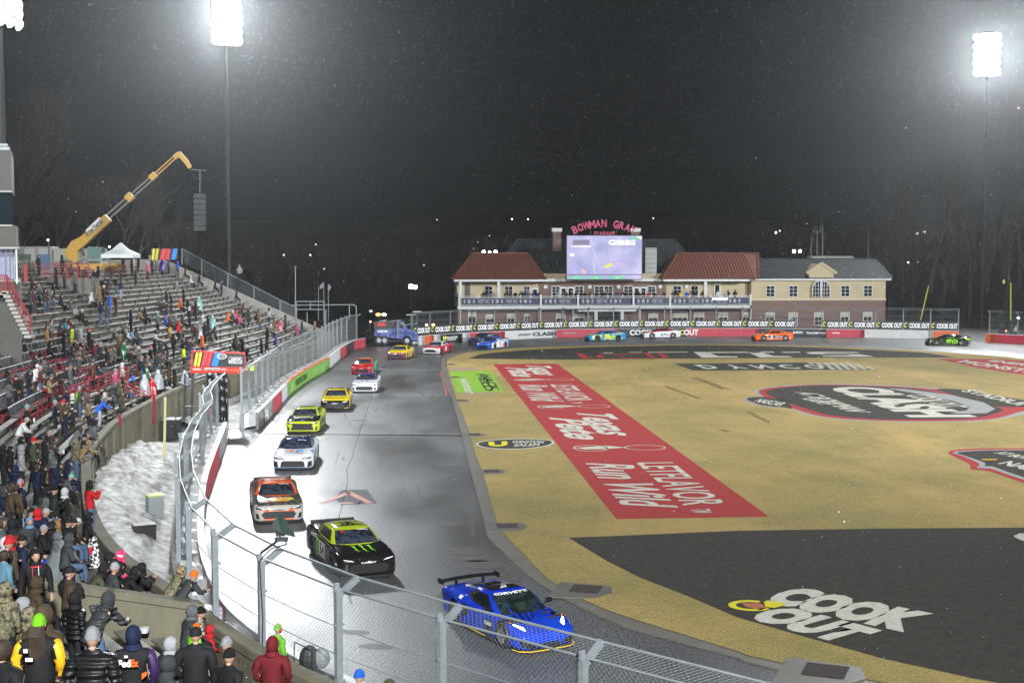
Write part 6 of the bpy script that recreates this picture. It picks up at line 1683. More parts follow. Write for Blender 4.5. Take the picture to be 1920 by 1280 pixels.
def deco9(S, r):
    q = [(1.45 + .25 * math.cos(t), .45 * math.sin(t)) for t in [2 * math.pi * i / 12 for i in range(12)]]; decal(S, 'top', q, TXT['yellow'], r, 'hood_oval', sub=1); ctext(S, 'top', 'NAPA', (1.45, 0), .6, .2, TXT['blue'], r, bold=.05, o=.02)
    decal(S, 'front', [(-.85, .15), (.85, .15), (.85, .38), (-.85, .38)], TXT['white'], r, 'white_chin', o=.006); decal(S, 'front', [(-.5, .2), (.5, .2), (.5, .34), (-.5, .34)], grille_m, r, 'grille', o=.012)
def deco88(S, r):
    ctext(S, 'left', 'm', (-.78, .52), .34, .34, TXT['lime'], r, bold=.1); decal(S, 'left', [(1.9, .45), (2.2, .4), (2.1, .55), (1.8, .62)], TXT['lime'], r, 'side_marking'); decal(S, 'left', [(-1.5, .9), (-2.1, .9), (-2.2, .97), (-1.5, .96)], TXT['yellow'], r, 'side_marking')
def deco21(S, r):
    ctext(S, 'left', 'DEX Imaging', (-.95, .38), 1.0, .12, TXT['red'], r, bold=.06); ctext(S, 'left', 'DEX', (-.45, .55), .3, .16, TXT['navy'], r)
    decal(S, 'top', [(1.2, -.8), (1.2, .8), (2.2, .8), (2.2, -.8)], P_['red'], r, 'hood_panel', rings=6)
def deco1(S, r):
    decal(S, 'left', [(.9, .34), (.9, .62), (-1.0, .70), (-1.1, .30)], P_['black'], r, 'black_flank', rings=4); ctext(S, 'left', '1', (.36, .5), .16, .40, TXT['white'], r, bold=.06, o=.02); ctext(S, 'left', 'CADENCE', (-.45, .52), .85, .14, TXT['white'], r, bold=.04, o=.02)
def deco97(S, r):
    q = [(-.62 + .36 * math.cos(t), .5 + .22 * math.sin(t)) for t in [2 * math.pi * i / 12 for i in range(12)]]; decal(S, 'left', q, TXT['lime'], r, 'side_oval', sub=1, o=.008); ctext(S, 'left', 'm', (-.62, .5), .4, .26, TXT['black'], r, bold=.12, o=.016)
    decal(S, 'left', [(-1.9, .7), (-2.3, .7), (-2.3, .86), (-1.7, .9)], TXT['lime'], r, 'side_marking'); decal(S, 'left', [(.2, .93), (-.6, .95), (-.6, .98), (.2, .96)], TXT['lime'], r, 'side_marking')

stock_car('black stock car with lime roof and green claw marks on its hood', (691, 1083), (.296, -.956), ('black', 'black', 'black', 'black'), '54', 'black', 'lime', 'white', deco54)
stock_car('camouflage stock car with yellow oval on the hood and orange grille ring', (523, 980), (.15, -.99), ('camo', 'camo', 'tan', 'camo'), '19', 'orange', 'orange', None, deco19)
stock_car('white stock car with red and blue wedges on the hood and navy roof', (549, 881), (.0, -1), ('white', 'white', 'white', 'sky'), '24', 'navy', 'navy', None, deco24, nose='camaro')
stock_car('lime yellow stock car with black hood crossing the dark timing line', (567, 812), (-.03, -1), ('lime', 'black', 'lime', 'lime'), '12', 'black', 'lime', None, deco12, nose='ford')
stock_car('yellow stock car with black grille and black roof in the middle of the line', (628, 770), (.0, -1), ('yellow', 'yellow', 'black', 'black'), '38', 'black', 'yellow', None, deco38, nose='ford')
stock_car('white stock car with black 11 on the hood and navy roof', (683, 736), (-.05, -1), ('white', 'white', 'white', 'purple'), '11', 'navy', 'purple', None, deco11)
stock_car('stock car with red hood and green sides right behind the white one', (678, 702), (-.09, -1), ('green', 'red', 'red', 'green'), '67', 'white', 'orange', None, deco67)
stock_car('yellow stock car with dark red bumper leaving the far turn', (743, 674), (-.19, -.98), ('yellow', 'yellow', 'maroon', 'yellow'), '22', 'red', 'yellow', None, deco22, nose='ford')
stock_car('stock car with red hood and white bumper beside the end of the gutter', (807, 664.5), (-.33, -.94), ('red', 'red', 'white', 'red'), '60', 'white', 'white', None, decored, nose='ford')
stock_car('blue stock car with white rear flank, front of a close pair', (906, 655), (-.50, -.87), ('white', 'blue', 'blue', 'blue'), '5', 'red', 'blue', None, deco5, nose='camaro')
stock_car('navy stock car with yellow oval hood, half hidden behind the blue and white one', (890, 646), (-.52, -.85), ('navy', 'navy', 'navy', 'navy'), '9', 'white', 'navy', None, deco9, nose='camaro')
stock_car('bright blue stock car with yellow splashes and yellow number 88', ('c', 1134, 638.5), (-.96, -.26), ('splash', 'splash', 'sky', 'sky'), '88', 'yellow', 'sky', None, deco88, nose='camaro')
stock_car('white stock car with red roof and number 21 in front of the wall', ('c', 1238, 633.5), (-.985, -.12), ('white', 'red', 'white', 'white'), '21', 'green', 'red', None, deco21, rim=1, nose='ford')
stock_car('orange and black stock car with white number 1 passing the club building', ('c', 1448, 638), (-1, -.03), ('orange', 'orange', 'orange', 'orange'), None, 'white', 'orange', None, deco1, rim=1, nose='camaro')
stock_car('black stock car with lime number 97, last in line at the right', ('c', 1777, 647), (-.97, .22), ('smoke', 'black', 'black', 'smoke'), '97', 'lime', 'black', None, deco97, rim=1, nose='camaro')

# ---- blue mid-engined sports car leading the field
TAB2 = [(2.22, .62, .20, .44, .46), (2.19, .74, .15, .49, .52), (2.10, .84, .12, .54, .57), (1.92, .91, .12, .61, .62), (1.65, .945, .12, .70, .685), (1.36, .95, .12, .755, .735), (1.10, .935, .13, .755, .775), (.8, .925, .13, .775, .83),
        (.3, .93, .13, .80, .86), (-.3, .94, .13, .84, .90), (-.8, .965, .13, .90, .96), (-1.2, .98, .13, .94, 1.0), (-1.6, .975, .14, .955, 1.01), (-2.0, .955, .17, .945, .985), (-2.25, .92, .22, .92, .95), (-2.38, .88, .28, .86, .90), (-2.41, .84, .34, .80, .84)]
def sec_v(w, zlo, zs, zc):
    m = zlo + (zs - zlo) * .5
    return [(0, zlo), (w * .90, zlo), (w * .965, zlo + .05), (w * .985, zlo + (zs - zlo) * .25), (w * .975, m), (w * 1.0, zs - .18 * (zs - zlo)), (w * .975, zs - .04), (w * .90, zs), (w * .72, zs + (zc - zs) * .4 - .008), (w * .40, zc - .006), (0, zc)]
def regions_v(c, n):
    if c.z < .16: return 2
    if c.x < -2.2: return 3
    return 0
BASE2 = [(1.14, 0), (1.10, .44), (.94, .73), (.66, .83), (.0, .86), (-.5, .85), (-.95, .76), (-1.5, .56), (-1.95, .34), (-2.05, 0)]
ROOF2 = [(.10, 0), (.08, .36), (.02, .54), (-.06, .59), (-.30, .61), (-.52, .60), (-.68, .55), (-.85, .40), (-.95, .22), (-.97, 0)]
ZB2 = [.78, .77, .765, .77, .80, .85, .92, .97, .98, .98]; ZR2 = [1.20, 1.20, 1.195, 1.19, 1.19, 1.185, 1.18, 1.17, 1.165, 1.165]
VET = make_shape(TAB2, sec_v, [(1.31, 1), (1.31, -1), (-1.41, 1), (-1.41, -1)], .405, BASE2, ROOF2, ZB2, ZR2, regions_v, bulge=.035)
vblue = mat('sports_car_blue', (0.006, 0.022, 0.36), .10, var=(0.01, 0.06, 0.50), scale=1.2, amt=.4)
def sports_car():
    S = VET
    hx, hy = math.sin(R(30)), -math.cos(R(30)); h = Vector((_r[0], _r[1], 0)) * hx + Vector((math.sin(YAW), math.cos(YAW), 0)) * hy
    h.z = 0; h.normalize(); C = at(1029, 1221) - h * 2.2
    root = empty('sports_car', (C.x, C.y, 0), math.atan2(h.y, h.x), label='glossy blue sports pace car with black rear wing leading the race cars', cat='car')
    me = S.body.copy()
    for i, m in enumerate((vblue, vblue, grille_m, black_gloss, black)): me.materials[i] = m
    link('body', me, root)
    link('roof_shell', cabin_mesh(S, vblue), root)
    glass_patch(S, -2.25, 2.25, .04, .95, nu=12).build('windshield', mat('sports_car_glass', (0.008, 0.014, 0.013), .05, spec=.9, var=(.03, .045, .04), scale=3, amt=.2), root, smooth=60)
    glass_patch(S, 7.3, 9, .1, .9).build('engine_cover', black_gloss, root, smooth=60); glass_patch(S, -9, -7.3, .1, .9).build('engine_cover', black_gloss, root, smooth=60)
    for s in (1, -1): glass_patch(S, 2.95 * s, 5.9 * s, .10, .86, nu=10).build('side_window', black_gloss, root, smooth=60)
    decal(S, 'top', [(-.06, -.48), (-.06, .48), (-.80, .46), (-.80, -.46)], black_gloss, root, 'roof_panel', o=.006, rings=4)
    for x in (1.31, -1.41):
        for s in (1, -1):
            w = empty('wheel', (x, s * .80, .345), 0 if s > 0 else math.pi); w.parent = root
            link('tyre', TY2, w); link('rim', RI2, w)
    q = MB(); q.prism([(1.85, -.90), (2.10, -.84), (2.26, -.60), (2.30, 0), (2.26, .60), (2.10, .84), (1.85, .90)], .07, .10); q.build('splitter', black, root)
    ye = mat('yellow_edge', (0.75, 0.48, 0.02), .4)
    q = MB(); q.path([(1.85, -.92, .10), (2.11, -.86, .10), (2.28, -.61, .10), (2.32, 0, .10), (2.28, .61, .10), (2.11, .86, .10), (1.85, .92, .10)], .016, n=5); q.build('yellow_splitter_edge', ye, root)
    for s in (1, -1):
        q = MB(); q.bar((.85, s * .935, .13), (-.92, s * .955, .13), .03, .03); q.build('yellow_sill_edge', ye, root)
        q = MB(); q.box((0, s * .925, .12), (1.9, .06, .06)); q.build('side_skirt', black, root)
    q = MB()
    for i in range(10):
        y0, y1 = -.92 + .184 * i, -.92 + .184 * (i + 1); f = lambda y: 1.05 + .04 * (1 - (y / .92) ** 2)
        q.bar((-2.30, y0, f(y0)), (-2.30, y1, f(y1)), .28, .035)
    q.box((-2.30, .93, 1.05), (.34, .03, .14)); q.box((-2.30, -.93, 1.05), (.34, .03, .14)); q.build('rear_wing', black_gloss, root)
    for s in (1, -1): q = MB(); q.bar((-2.22, s * .45, .92), (-2.28, s * .45, 1.07), .03, .12); q.build('wing_strut', black_gloss, root)
    for s in (1, -1):
        hl = decal(S, 'top', [(2.02, s * .60), (1.96, s * .66), (1.55, s * .875), (1.48, s * .86), (1.60, s * .74), (1.86, s * .56)], black_gloss, root, 'headlamp', o=.006)
        decal(S, 'top', [(2.00, s * .60), (1.94, s * .65), (1.66, s * .80), (1.62, s * .77), (1.84, s * .58)], mat('headlamp_lit', (1, 1, 1), .3, emit=(1, .97, .9), est=9), hl, 'lamp_lens', o=.014)
        decal(S, 'top', [(1.60, s * .80), (1.54, s * .85), (1.50, s * .84), (1.56, s * .78)], mat('amber_marker', (.6, .15, .02), .3, emit=(1, .3, .05), est=.8), hl, 'amber_marker', o=.014)
        decal(S, 'front', [(s * .40, .16), (s * .80, .20), (s * .84, .36), (s * .78, .40), (s * .46, .30)], grille_m, root, 'side_intake')
        m_ = empty('door_mirror', (.62, s * .98, .93)); m_.parent = root
        q = MB(); q.sphere((0, 0, 0), .10, 10, 6, sc=(.7, 1.2, .75)); q.build('mirror_shell', black_gloss, m_); q = MB(); q.bar((.02, -s * .18, -.08), (0, 0, 0), .03); q.build('mirror_arm', black_gloss, m_)
        q = MB(); q.poly([tuple(proj(S, 'left' if s > 0 else 'right', a, b_, .012)) for a, b_ in [(-.55, .70), (-.62, .48), (-.90, .34), (-.98, .62), (-.80, .78)]]); q.build('side_scoop', grille_m, root)
        for i in range(4): decal(S, 'left' if s > 0 else 'right', [(-1.2 - .12 * i, .84 - .035 * i), (-2.1, .80 - .05 * i), (-2.1, .82 - .05 * i)], grille_m, root, 'flank_stripe', rings=3)
    decal(S, 'front', [(-.34, .16), (.34, .16), (.30, .28), (-.30, .28)], grille_m, root, 'centre_intake')
    kd = 'right'
    decal(S, kd, [(.30, .30), (.52, .26), (.74, .30), (.76, .60), (.28, .60)], black_gloss, root, 'door_badge'); ctext(S, kd, 'CLASH', (.52, .50), .40, .12, TXT['white'], root, bold=.06, o=.02)
    decal(S, kd, [(.34, .24), (.70, .24), (.66, .30), (.38, .30)], TXT['red'], root, 'badge_foot', o=.014)
    decal(S, kd, [(-.95, .84), (-1.10, .84), (-1.10, .93), (-.95, .93)], TXT['white'], root, 'flag_decal')
    me = text_mesh('CORVETTE', .05, .2).copy(); me.materials.append(TXT['white'])
    for v in me.vertices:
        u = v.co.x * 2 * 1.72; v.co = S.G(u, .90 + v.co.y * .10, .014)
    link('lettering', me, root)
    q = MB(); q.poly([tuple(proj(S, 'top', a, b_, .016)) for a, b_ in [(-.10, -.20), (-.14, .06), (-.34, .12), (-.62, .12), (-.42, .02), (-.30, -.04)]]); q.build('roof_emblem', TXT['white'], root)
    for k in range(4): decal(S, 'top', [(.98 + .03 * k, .20 - .20 * k), (1.0 + .03 * k, .10 - .20 * k), (1.45 + .08 * k, -.05 - .16 * k), (1.47 + .08 * k, .0 - .16 * k)], mat('dark_stripe', (0.008, 0.012, 0.08), .3), root, 'hood_stripe', rings=4)
    # antenna-like roof bar lamps
    q = MB(); q.box((-.86, 0, 1.20), (.12, .5, .03)); q.build('roof_vent', black_gloss, root)
sports_car()

# ---- blue wrecker by the far gate and vehicles in the dark
YW = 158.0
def Wp(px_, py, dy=0): return atY(px_, py, YW + dy)
wk = anchor('tow_truck', tuple(Wp(740, 645)), 'big blue and black wrecker with amber beacons at the far gap in the wall', 'tow truck')
wb = mat('truck_blue', (0.008, 0.025, 0.20), .3, var=(0.09, 0.15, 0.42), scale=1.2, amt=.12)
def Wbox(x0, x1, y0, y1, d0, d1, m, nm, par=wk):
    a, b = Wp(x0, y1), Wp(x1, y0); q = MB(); q.box(((a.x + b.x) / 2, YW + (d0 + d1) / 2, (a.z + b.z) / 2), (b.x - a.x, d1 - d0, b.z - a.z)); return q.build(nm, m, par)
q = MB(); pr = [Wp(*c_) for c_ in ((701, 628), (703, 617), (740, 617), (746, 604), (749, 602), (757, 603), (763, 616), (775, 620), (783, 625), (784, 638), (770, 638), (701, 629))]
vs = [(p.x, YW, p.z) for p in pr] + [(p.x, YW + 2.4, p.z) for p in pr]; n = len(pr)
q.add(vs, [tuple(range(n - 1, -1, -1)), tuple(range(n, 2 * n))] + [(i, (i + 1) % n, n + (i + 1) % n, n + i) for i in range(n)]); q.build('body', wb, wk)
Wbox(701, 741, 603, 617, .1, 2.3, mat('truck_black', (0.015, 0.015, 0.018), .4), 'recovery_deck'); Wbox(708, 723, 605, 611, -.04, .12, mat('beacon_red', (0.4, 0.01, 0.01), .3, emit=(.8, .03, .02), est=.35), 'red_marker')
Wbox(748, 757, 604, 615, -.02, .1, glass, 'cab_window'); Wbox(702, 784, 637, 641, .3, 2.1, black, 'chassis')
letters('NASCAR', Wp(717.5, 621, -.06), RIGHT, (0, 0, 1), 1.2, .32, wht_txt, wk, bold=.06)
q = MB(); p = Wp(744.5, 632); q.tube((p.x, YW - .1, p.z), (p.x, YW - .1, Wp(744.5, 602).z), .12, n=10); q.build('exhaust_stack', mat('chrome', (.7, .7, .72), .15, 1.0), wk)
for px_ in (711, 721, 763): 
    c_ = Wp(px_, 638); w = empty('wheel', (c_.x - wk.location.x, .05, c_.z - wk.location.z)); w.parent = wk
    q = MB(); q.tube((0, -.05, 0), (0, .35, 0), .52, n=18); q.build('tyre', black, w); q = MB(); q.tube((0, -.10, 0), (0, 0, 0), .28, .30, n=14); q.build('rim', MATS['chrome'], w)
q = MB(); q.bar(Wp(725, 603, 1), Wp(752, 600, 1), .12); q.bar(Wp(700, 606, 1), Wp(725, 600, 1), .2); q.bar(Wp(759, 609, .2), Wp(783, 606, .2), .12, .08); q.build('boom_arm', galv, wk)
for px_, c in ((709, (1, .35, .08)), (720, (1, .6, .4))):
    q = MB(); q.sphere(Wp(px_, 589.5, 1), .22, 10, 6, sc=(1.3, 1, .7)); q.build('amber_beacon', em('beacon_glow_%d' % px_, c, 9), wk)
q = MB(); q.bar(Wp(704, 594, 1), Wp(726, 594, 1), .07); q.bar(Wp(712, 594, 1), Wp(712, 606, 1), .07); q.build('beacon_rack', steel_dark, wk)
Wbox(691, 697, 583, 587, 3, 3.1, em('small_screen_light', (.85, .9, 1), 1.0), 'rear_work_light')
for (px_, py, Y, c, st, r, lb) in ((800, 609.5, 168, (1, 1, 1), 9, .16, 'white work lamp of a vehicle behind the far fence'), (812.5, 609.5, 168, (1, .42, .05), 9, .2, 'amber beacon of a vehicle behind the far fence'), (694.5, 603, 166, (1, .25, .2), 3, .13, 'red tail lamp in the dark left of the wrecker'),
                                    (1909, 596, 170, (1, 1, .95), 9, .17, 'white work lamp at the right edge behind the turn fence'), (1886, 620, 168, (1, .4, .15), 4, .12, 'small amber lamp among people behind the turn fence')):
    lamp_glow('work_lamp', tuple(atY(px_, py, Y)), r, st, c, lb, pole=0.0)
for px_, py, w, lb in ((782, 584, 1.1, 'upper of two flat white awnings behind the wrecker'), (770, 590, 1.2, 'lower of two flat white awnings behind the wrecker')):
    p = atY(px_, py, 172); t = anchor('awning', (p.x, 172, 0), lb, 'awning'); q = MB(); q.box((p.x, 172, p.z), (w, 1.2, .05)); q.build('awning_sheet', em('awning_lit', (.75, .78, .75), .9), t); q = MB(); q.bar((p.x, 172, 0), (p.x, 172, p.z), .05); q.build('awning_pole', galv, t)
p = at(776, 645); t = anchor('yellow_crash_drum', (p.x, p.y, 0), 'yellow plastic crash cushion at the end of the far wall', 'barrier')
yb = mat('yellow_plastic', (0.75, 0.40, 0.02), .4); q = MB(); q.tube((p.x, p.y, 0), (p.x, p.y, .7), .35, n=14); q.build('lower_drum', yb, t); q = MB(); q.tube((p.x, p.y, .72), (p.x, p.y, 1.3), .33, n=14); q.build('upper_drum', yb, t)
# ================================================================== LIGHT TOWERS
def tower(name, top, zbase, label, rows, cols, face, w=3.0, h=4.4, glow=90, size=.30):
    """mast with a rack of round floodlights facing the field"""
    t = anchor(name, (top[0], top[1], zbase), label, 'light tower')
    T = Vector(top); f = (Vector((face[0], face[1], 0)) - Vector((T.x, T.y, 0))).normalized(); s = Vector((-f.y, f.x, 0))
    q = MB(); q.tube((T.x, T.y, zbase), (T.x, T.y, T.z + h / 2), .26, .18, n=12); q.build('mast', mat('mast_steel', (0.009, 0.010, 0.011), .7), t)
    em_ = mat('floodlight_glass', (1, 1, 1), .3, emit=(0.95, 0.98, 1.0), est=glow)
    for r in range(rows):
        z = T.z - h / 2 + h * (r + .5) / rows
        q = MB(); q.bar(T + s * (w / 2) + Vector((0, 0, z - T.z)) - f * -.3, T - s * (w / 2) + Vector((0, 0, z - T.z)) + f * .3, .10); q.build('cross_arm', galv, t)
        for c in range(cols):
            p = T + s * (w * ((c + .5) / cols - .5)) + f * .75 + Vector((0, 0, z - T.z))
            d = (f + Vector((0, 0, -.45))).normalized()
            q = MB(); q.tube(p - d * .34, p, size * .45, size, n=12); fx = q.build('floodlight', mat('lamp_housing', (.25, .26, .27), .4, .6), t)
            q = MB(); q.tube(p, p + d * .02, size * .94, n=12); q.build('lens', em_, fx)
tower('light_tower', (-19.9, 151.2, 36.5), 0.0, 'tall floodlight tower glaring white above the stand, upper left', 6, 4, (10, 60), w=3.0, h=5.6, size=.56)
tower('light_tower', (84.8, 191.4, 39.8), 0.0, 'tall floodlight tower glaring white in the haze, upper right', 5, 4, (20, 70), w=3.4, h=6.2, size=.64)
pbx = atY(8, 30, 76)
tower('light_tower', (pbx.x - .9, 78, 24.6), ZT(287), 'floodlight mast on the press box roof at the left edge', 5, 3, (6, 70), w=2.6, h=2.6, glow=6, size=.30)
def far_light(px_, py, Y, r, st, col, label, base=0.0):
    lamp_glow('distant_light', tuple(atY(px_, py, Y)), r, st, col, label, pole=base, group='distant lights in the dark beyond the stadium')
far_light(770.5, 537, 232, .42, 16, (.92, 1, .85), 'left lamp of the bright pair beyond the wrecker')
far_light(778.5, 538, 232, .36, 16, (.92, 1, .85), 'right lamp of the bright pair beyond the wrecker')
DL = [(532, 478, .17, (1, .95, .85)), (582, 478, .13, (1, .9, .8)), (592, 458, .11, (1, .9, .8)), (608, 504, .13, (1, .9, .8)), (682, 488, .10, (1, .9, .85)), (795, 497, .13, (1, .95, .9)), (819, 412, .10, (1, .9, .8)), (990, 411, .12, (1, .95, .9)), (960, 411, .16, (1, .95, .9)), (1225, 409, .10, (1, .9, .8)),
      (1455, 436, .22, (1, 1, 1)), (1462, 433, .14, (1, 1, 1)), (1720, 438, .24, (1, 1, 1)), (1734, 435, .20, (1, 1, 1)), (1706, 438, .08, (1, .8, .6)), (1703, 492, .16, (1, .95, .9)), (1722, 491, .14, (1, .7, .5)), (1780, 497, .12, (1, .9, .8)), (1800, 511, .10, (1, .9, .8)), (1830, 513, .12, (1, 1, .9)), (1828, 477, .09, (1, .8, .7)),
      (90, 450, .20, (1, .6, .35)), (205, 462.5, .18, (.9, 1, 1)), (437, 506, .13, (1, .9, .8)), (468, 557, .14, (1, .95, .9)), (649, 551, .12, (1, .9, .8)), (1663, 477, .08, (1, .8, .7)), (1910, 203, .10, (1, .3, .3)), (888, 466, .10, (1, .3, .4)), (896, 454, .07, (1, .9, .9))]
for i, (x, y, r, c) in enumerate(DL):
    q = MB(); Y = 300.0 if x > 240 and x < 1900 else (118.0 if x < 240 else 300.0); p = atY(x, y, Y); r2 = r * (1.15 if Y > 200 else .5)
    t = anchor('distant_light', tuple(p), ('reddish' if c[1] < .7 else 'pale') + ' point of light in the dark, ' + ('above the club building' if 1400 < x < 1640 else 'right of the club building' if x >= 1640 else 'over the field house' if x > 850 else 'behind the end of the stand' if x > 400 else 'behind the press box'), 'lamp', 'distant lights in the dark beyond the stadium')
    q.sphere((p.x, p.y, p.z), r2, 8, 5); q.build('bulb', em('far_bulb_%d%d%d' % tuple(int(v * 9) for v in c), c, 6), t)
    q = MB(); q.tube((p.x, p.y + r2, p.z - r2), (p.x, p.y + r2, -.05 if Y > 200 else 8.6), .05, n=5); q.build('lamp_post', steel_dark, t)

# ================================================================== BARE TREES AND THE WOODED HILL
hills = MB(); nx, ny = 60, 14; x0, x1 = -380, 480
for j in range(ny + 1):
    for i in range(nx + 1):
        x = x0 + (x1 - x0) * i / nx; y = 205 + j * 22
        z = -1 + 30 * (1 - math.exp(-((j) / 6.0) ** 2)) * (.75 + .5 * noise.noise(Vector((x * .008, y * .01, 0)))) + 2.0 * noise.noise(Vector((x * .05, y * .05, 2)))
        hills.v.append((x, y, z if j else -1.0))
for j in range(ny):
    for i in range(nx): hills.f.append((j * (nx + 1) + i, j * (nx + 1) + i + 1, (j + 1) * (nx + 1) + i + 1, (j + 1) * (nx + 1) + i)); hills.m.append(0)
hills.build('hillside', mat('dark_woodland_floor', (0.03, 0.026, 0.02), .9, var=(0.015, 0.017, 0.012), scale=.05, detail=8), smooth=60, kind='structure')
bark = mat('bare_bark', (0.022, 0.018, 0.015), .9, var=(0.012, 0.010, 0.009), scale=3)
def bare_tree_mesh(seed, H=14.0, spread=.55, twigs=4):
    rnd = random.Random(seed); tr, cr_ = MB(), MB()
    def grow(p, d, L, r, lev, M):
        n = 3; q = p
        for k in range(n):
            d2 = (d + Vector((rnd.uniform(-1, 1), rnd.uniform(-1, 1), rnd.uniform(-.3, .5))) * .14).normalized()
            e = q + d2 * (L / n); r2 = r * (1 - .22 * (k + 1) / n * 1.6)
            M.tube(q, e, r * (1 - .22 * k / n * 1.6), r2, n=6 if lev < 2 else (4 if lev < 3 else 3)); q, d = e, d2
            if lev < twigs and k > 0 - (lev > 0):
                for _ in range(rnd.choice((1, 2)) if lev < 3 else 2):
                    a = rnd.uniform(0, 2 * math.pi); sd = Vector((math.cos(a), math.sin(a), rnd.uniform(.2, .9))).normalized()
                    grow(q, (d * (1 - spread) + sd * spread).normalized(), L * rnd.uniform(.5, .72), r2 * .55, lev + 1, cr_)
        if lev < twigs:
            for _ in range(2):
                a = rnd.uniform(0, 2 * math.pi); grow(q, (d + Vector((math.cos(a), math.sin(a), .3)) * .5).normalized(), L * .6, r2 * .6, lev + 1, cr_)
    grow(Vector((0, 0, 0)), Vector((0, 0, 1)), H * .42, H * .018, 0, tr)
    return tr.mesh('trunk', bark), cr_.mesh('crown', bark)
TREES = [bare_tree_mesh(s, 14, sp, 4) for s, sp in ((3, .55), (11, .45), (23, .6), (31, .5))]
def put_tree(px_, Y, zb_, H, k, label, group=None, cat='tree'):
    p = atY(px_, 480, Y); t = empty('bare_tree', (p.x, Y, zb_), random.uniform(0, 6.28), label=label, cat=cat, group=group)
    t.scale = (H / 14 * random.uniform(.85, 1.15),) * 2 + (H / 14,)
    link('trunk', TREES[k % 4][0], t); link('crown', TREES[k % 4][1], t); return t
put_tree(40, 150, 5, 26, 0, 'tall bare tree spreading over the press box side', None)
put_tree(232, 128, 7, 13, 1, 'pale bare multi-stemmed tree rising behind the white tent')
put_tree(252, 134, 7, 12, 3, 'slim bare tree just right of the white tent')
put_tree(312, 150, 5, 13, 2, 'bare brownish tree behind the striped banner')
put_tree(345, 165, 4, 12, 0, 'low bare tree right of the striped banner')
for i, (x, Y, H, k) in enumerate([(-60, 140, 20, 1), (20, 150, 18, 2), (110, 160, 17, 3), (170, 152, 16, 0), (400, 210, 15, 1), (440, 230, 15, 2), (490, 240, 15, 3), (540, 250, 14, 0), (590, 250, 14, 1), (640, 255, 14, 2), (690, 245, 15, 3), (740, 240, 14, 0), (800, 235, 15, 1), (850, 225, 14, 2), (900, 222, 16, 0), (1320, 222, 17, 1), (1360, 225, 18, 3), (1420, 222, 17, 0), (1480, 215, 18, 2), (1560, 218, 19, 1), (1620, 214, 20, 3),
                                  (1670, 202, 21, 2), (1695, 199, 22, 0), (1715, 205, 20, 1), (1745, 198, 23, 3), (1765, 207, 20, 2), (1790, 200, 22, 0), (1820, 204, 23, 1), (1850, 198, 24, 3), (1880, 203, 22, 2), (1915, 199, 24, 0), (1950, 202, 23, 1), (940, 232, 16, 3), (1000, 240, 18, 2)]):
    put_tree(x, Y, -.5 if Y > 200 else 5, H, k, 'bare winter tree in the dark line of trees ' + ('right of the club building' if x > 1640 else 'behind the field house roofs' if x > 860 else 'beyond the end of the stand' if x > 380 else 'behind the press box and crane'), 'bare trees in the dark around the stadium')
# evergreen shrubs by the press box
def shrub(px_, py, Y, r, label, n=700, col=(0.035, 0.055, 0.03)):
    c = atY(px_, py, Y); t = anchor('shrub', (c.x, c.y, c.z - r), label, 'shrub'); q = MB(); rnd = random.Random(int(px_))
    for _ in range(n):
        v = Vector((rnd.gauss(0, 1), rnd.gauss(0, 1), rnd.gauss(0, 1))).normalized() * r * rnd.uniform(.6, 1.05); v.z *= .9
        a, b = Vector((rnd.uniform(-1, 1), rnd.uniform(-1, 1), rnd.uniform(-1, 1))) * .12, Vector((rnd.uniform(-1, 1), rnd.uniform(-1, 1), rnd.uniform(-1, 1))) * .12
        q.add([c + v, c + v + a, c + v + b], [(0, 1, 2)])
    q.build('foliage', mat('shrub_leaf_%d' % int(col[0] * 1000), col, .7), t); q = MB(); q.tube((c.x, c.y, c.z - r - .5), (c.x, c.y, c.z), .08, n=6); q.build('stem', bark, t)
shrub(47, 511, 104, 1.0, 'dark round evergreen shrub beside the red post of the press box', 900)
shrub(207, 506, 111, .42, 'small rusty round shrub against the top parapet, left of two', 350, (0.11, 0.05, 0.025)); shrub(226, 504, 111, .48, 'small rusty round shrub against the top parapet, right of two', 350, (0.13, 0.06, 0.03))

# ================================================================== SNOWFALL AND THE WET AIR
def snowfall():
    n = 120000
    rng = np.random.default_rng(5)
    # flakes spread evenly through a wedge of air over the field
    Y = 9 + 190 * rng.random(n) ** .62
    X_ = (rng.random(n) - .5) * (24 + Y * 1.0) + Y * .08
    Zz = .4 + (rng.random(n)) * 38
    P = np.stack([X_, Y, Zz], 1)
    s = rng.uniform(.002, .0075, n)[:, None] * (1 + (Y[:, None] > 70) * .8)
    tet = np.array([[1, 1, 1], [1, -1, -1], [-1, 1, -1], [-1, -1, 1]]) * .6
    tet = tet * np.array([1, 1, 1.7])
    V = (P[:, None, :] + tet[None] * s[:, None, :]).reshape(-1, 3)
    base = (np.arange(n) * 4)[:, None, None]; F = (base + np.array([[0, 1, 2], [0, 3, 1], [0, 2, 3], [1, 3, 2]])[None]).reshape(-1, 3)
    me = bpy.data.meshes.new('snowflakes'); me.vertices.add(len(V)); me.vertices.foreach_set('co', V.ravel())
    me.loops.add(F.size); me.loops.foreach_set('vertex_index', F.ravel().astype(np.int32)); me.polygons.add(len(F))
    me.polygons.foreach_set('loop_start', np.arange(0, F.size, 3, dtype=np.int32)); me.polygons.foreach_set('loop_total', np.full(len(F), 3, dtype=np.int32))
    me.update(); me.materials.append(mat('snowflake', (.9, .92, .95), .8)); link('falling_snow', me, kind='stuff')
snowfall()
hz = MB(); hz.box((45, 215, 24), (780, 640, 50.2))
hm = bpy.data.materials.new('night_haze'); hm.use_nodes = True; nt = hm.node_tree
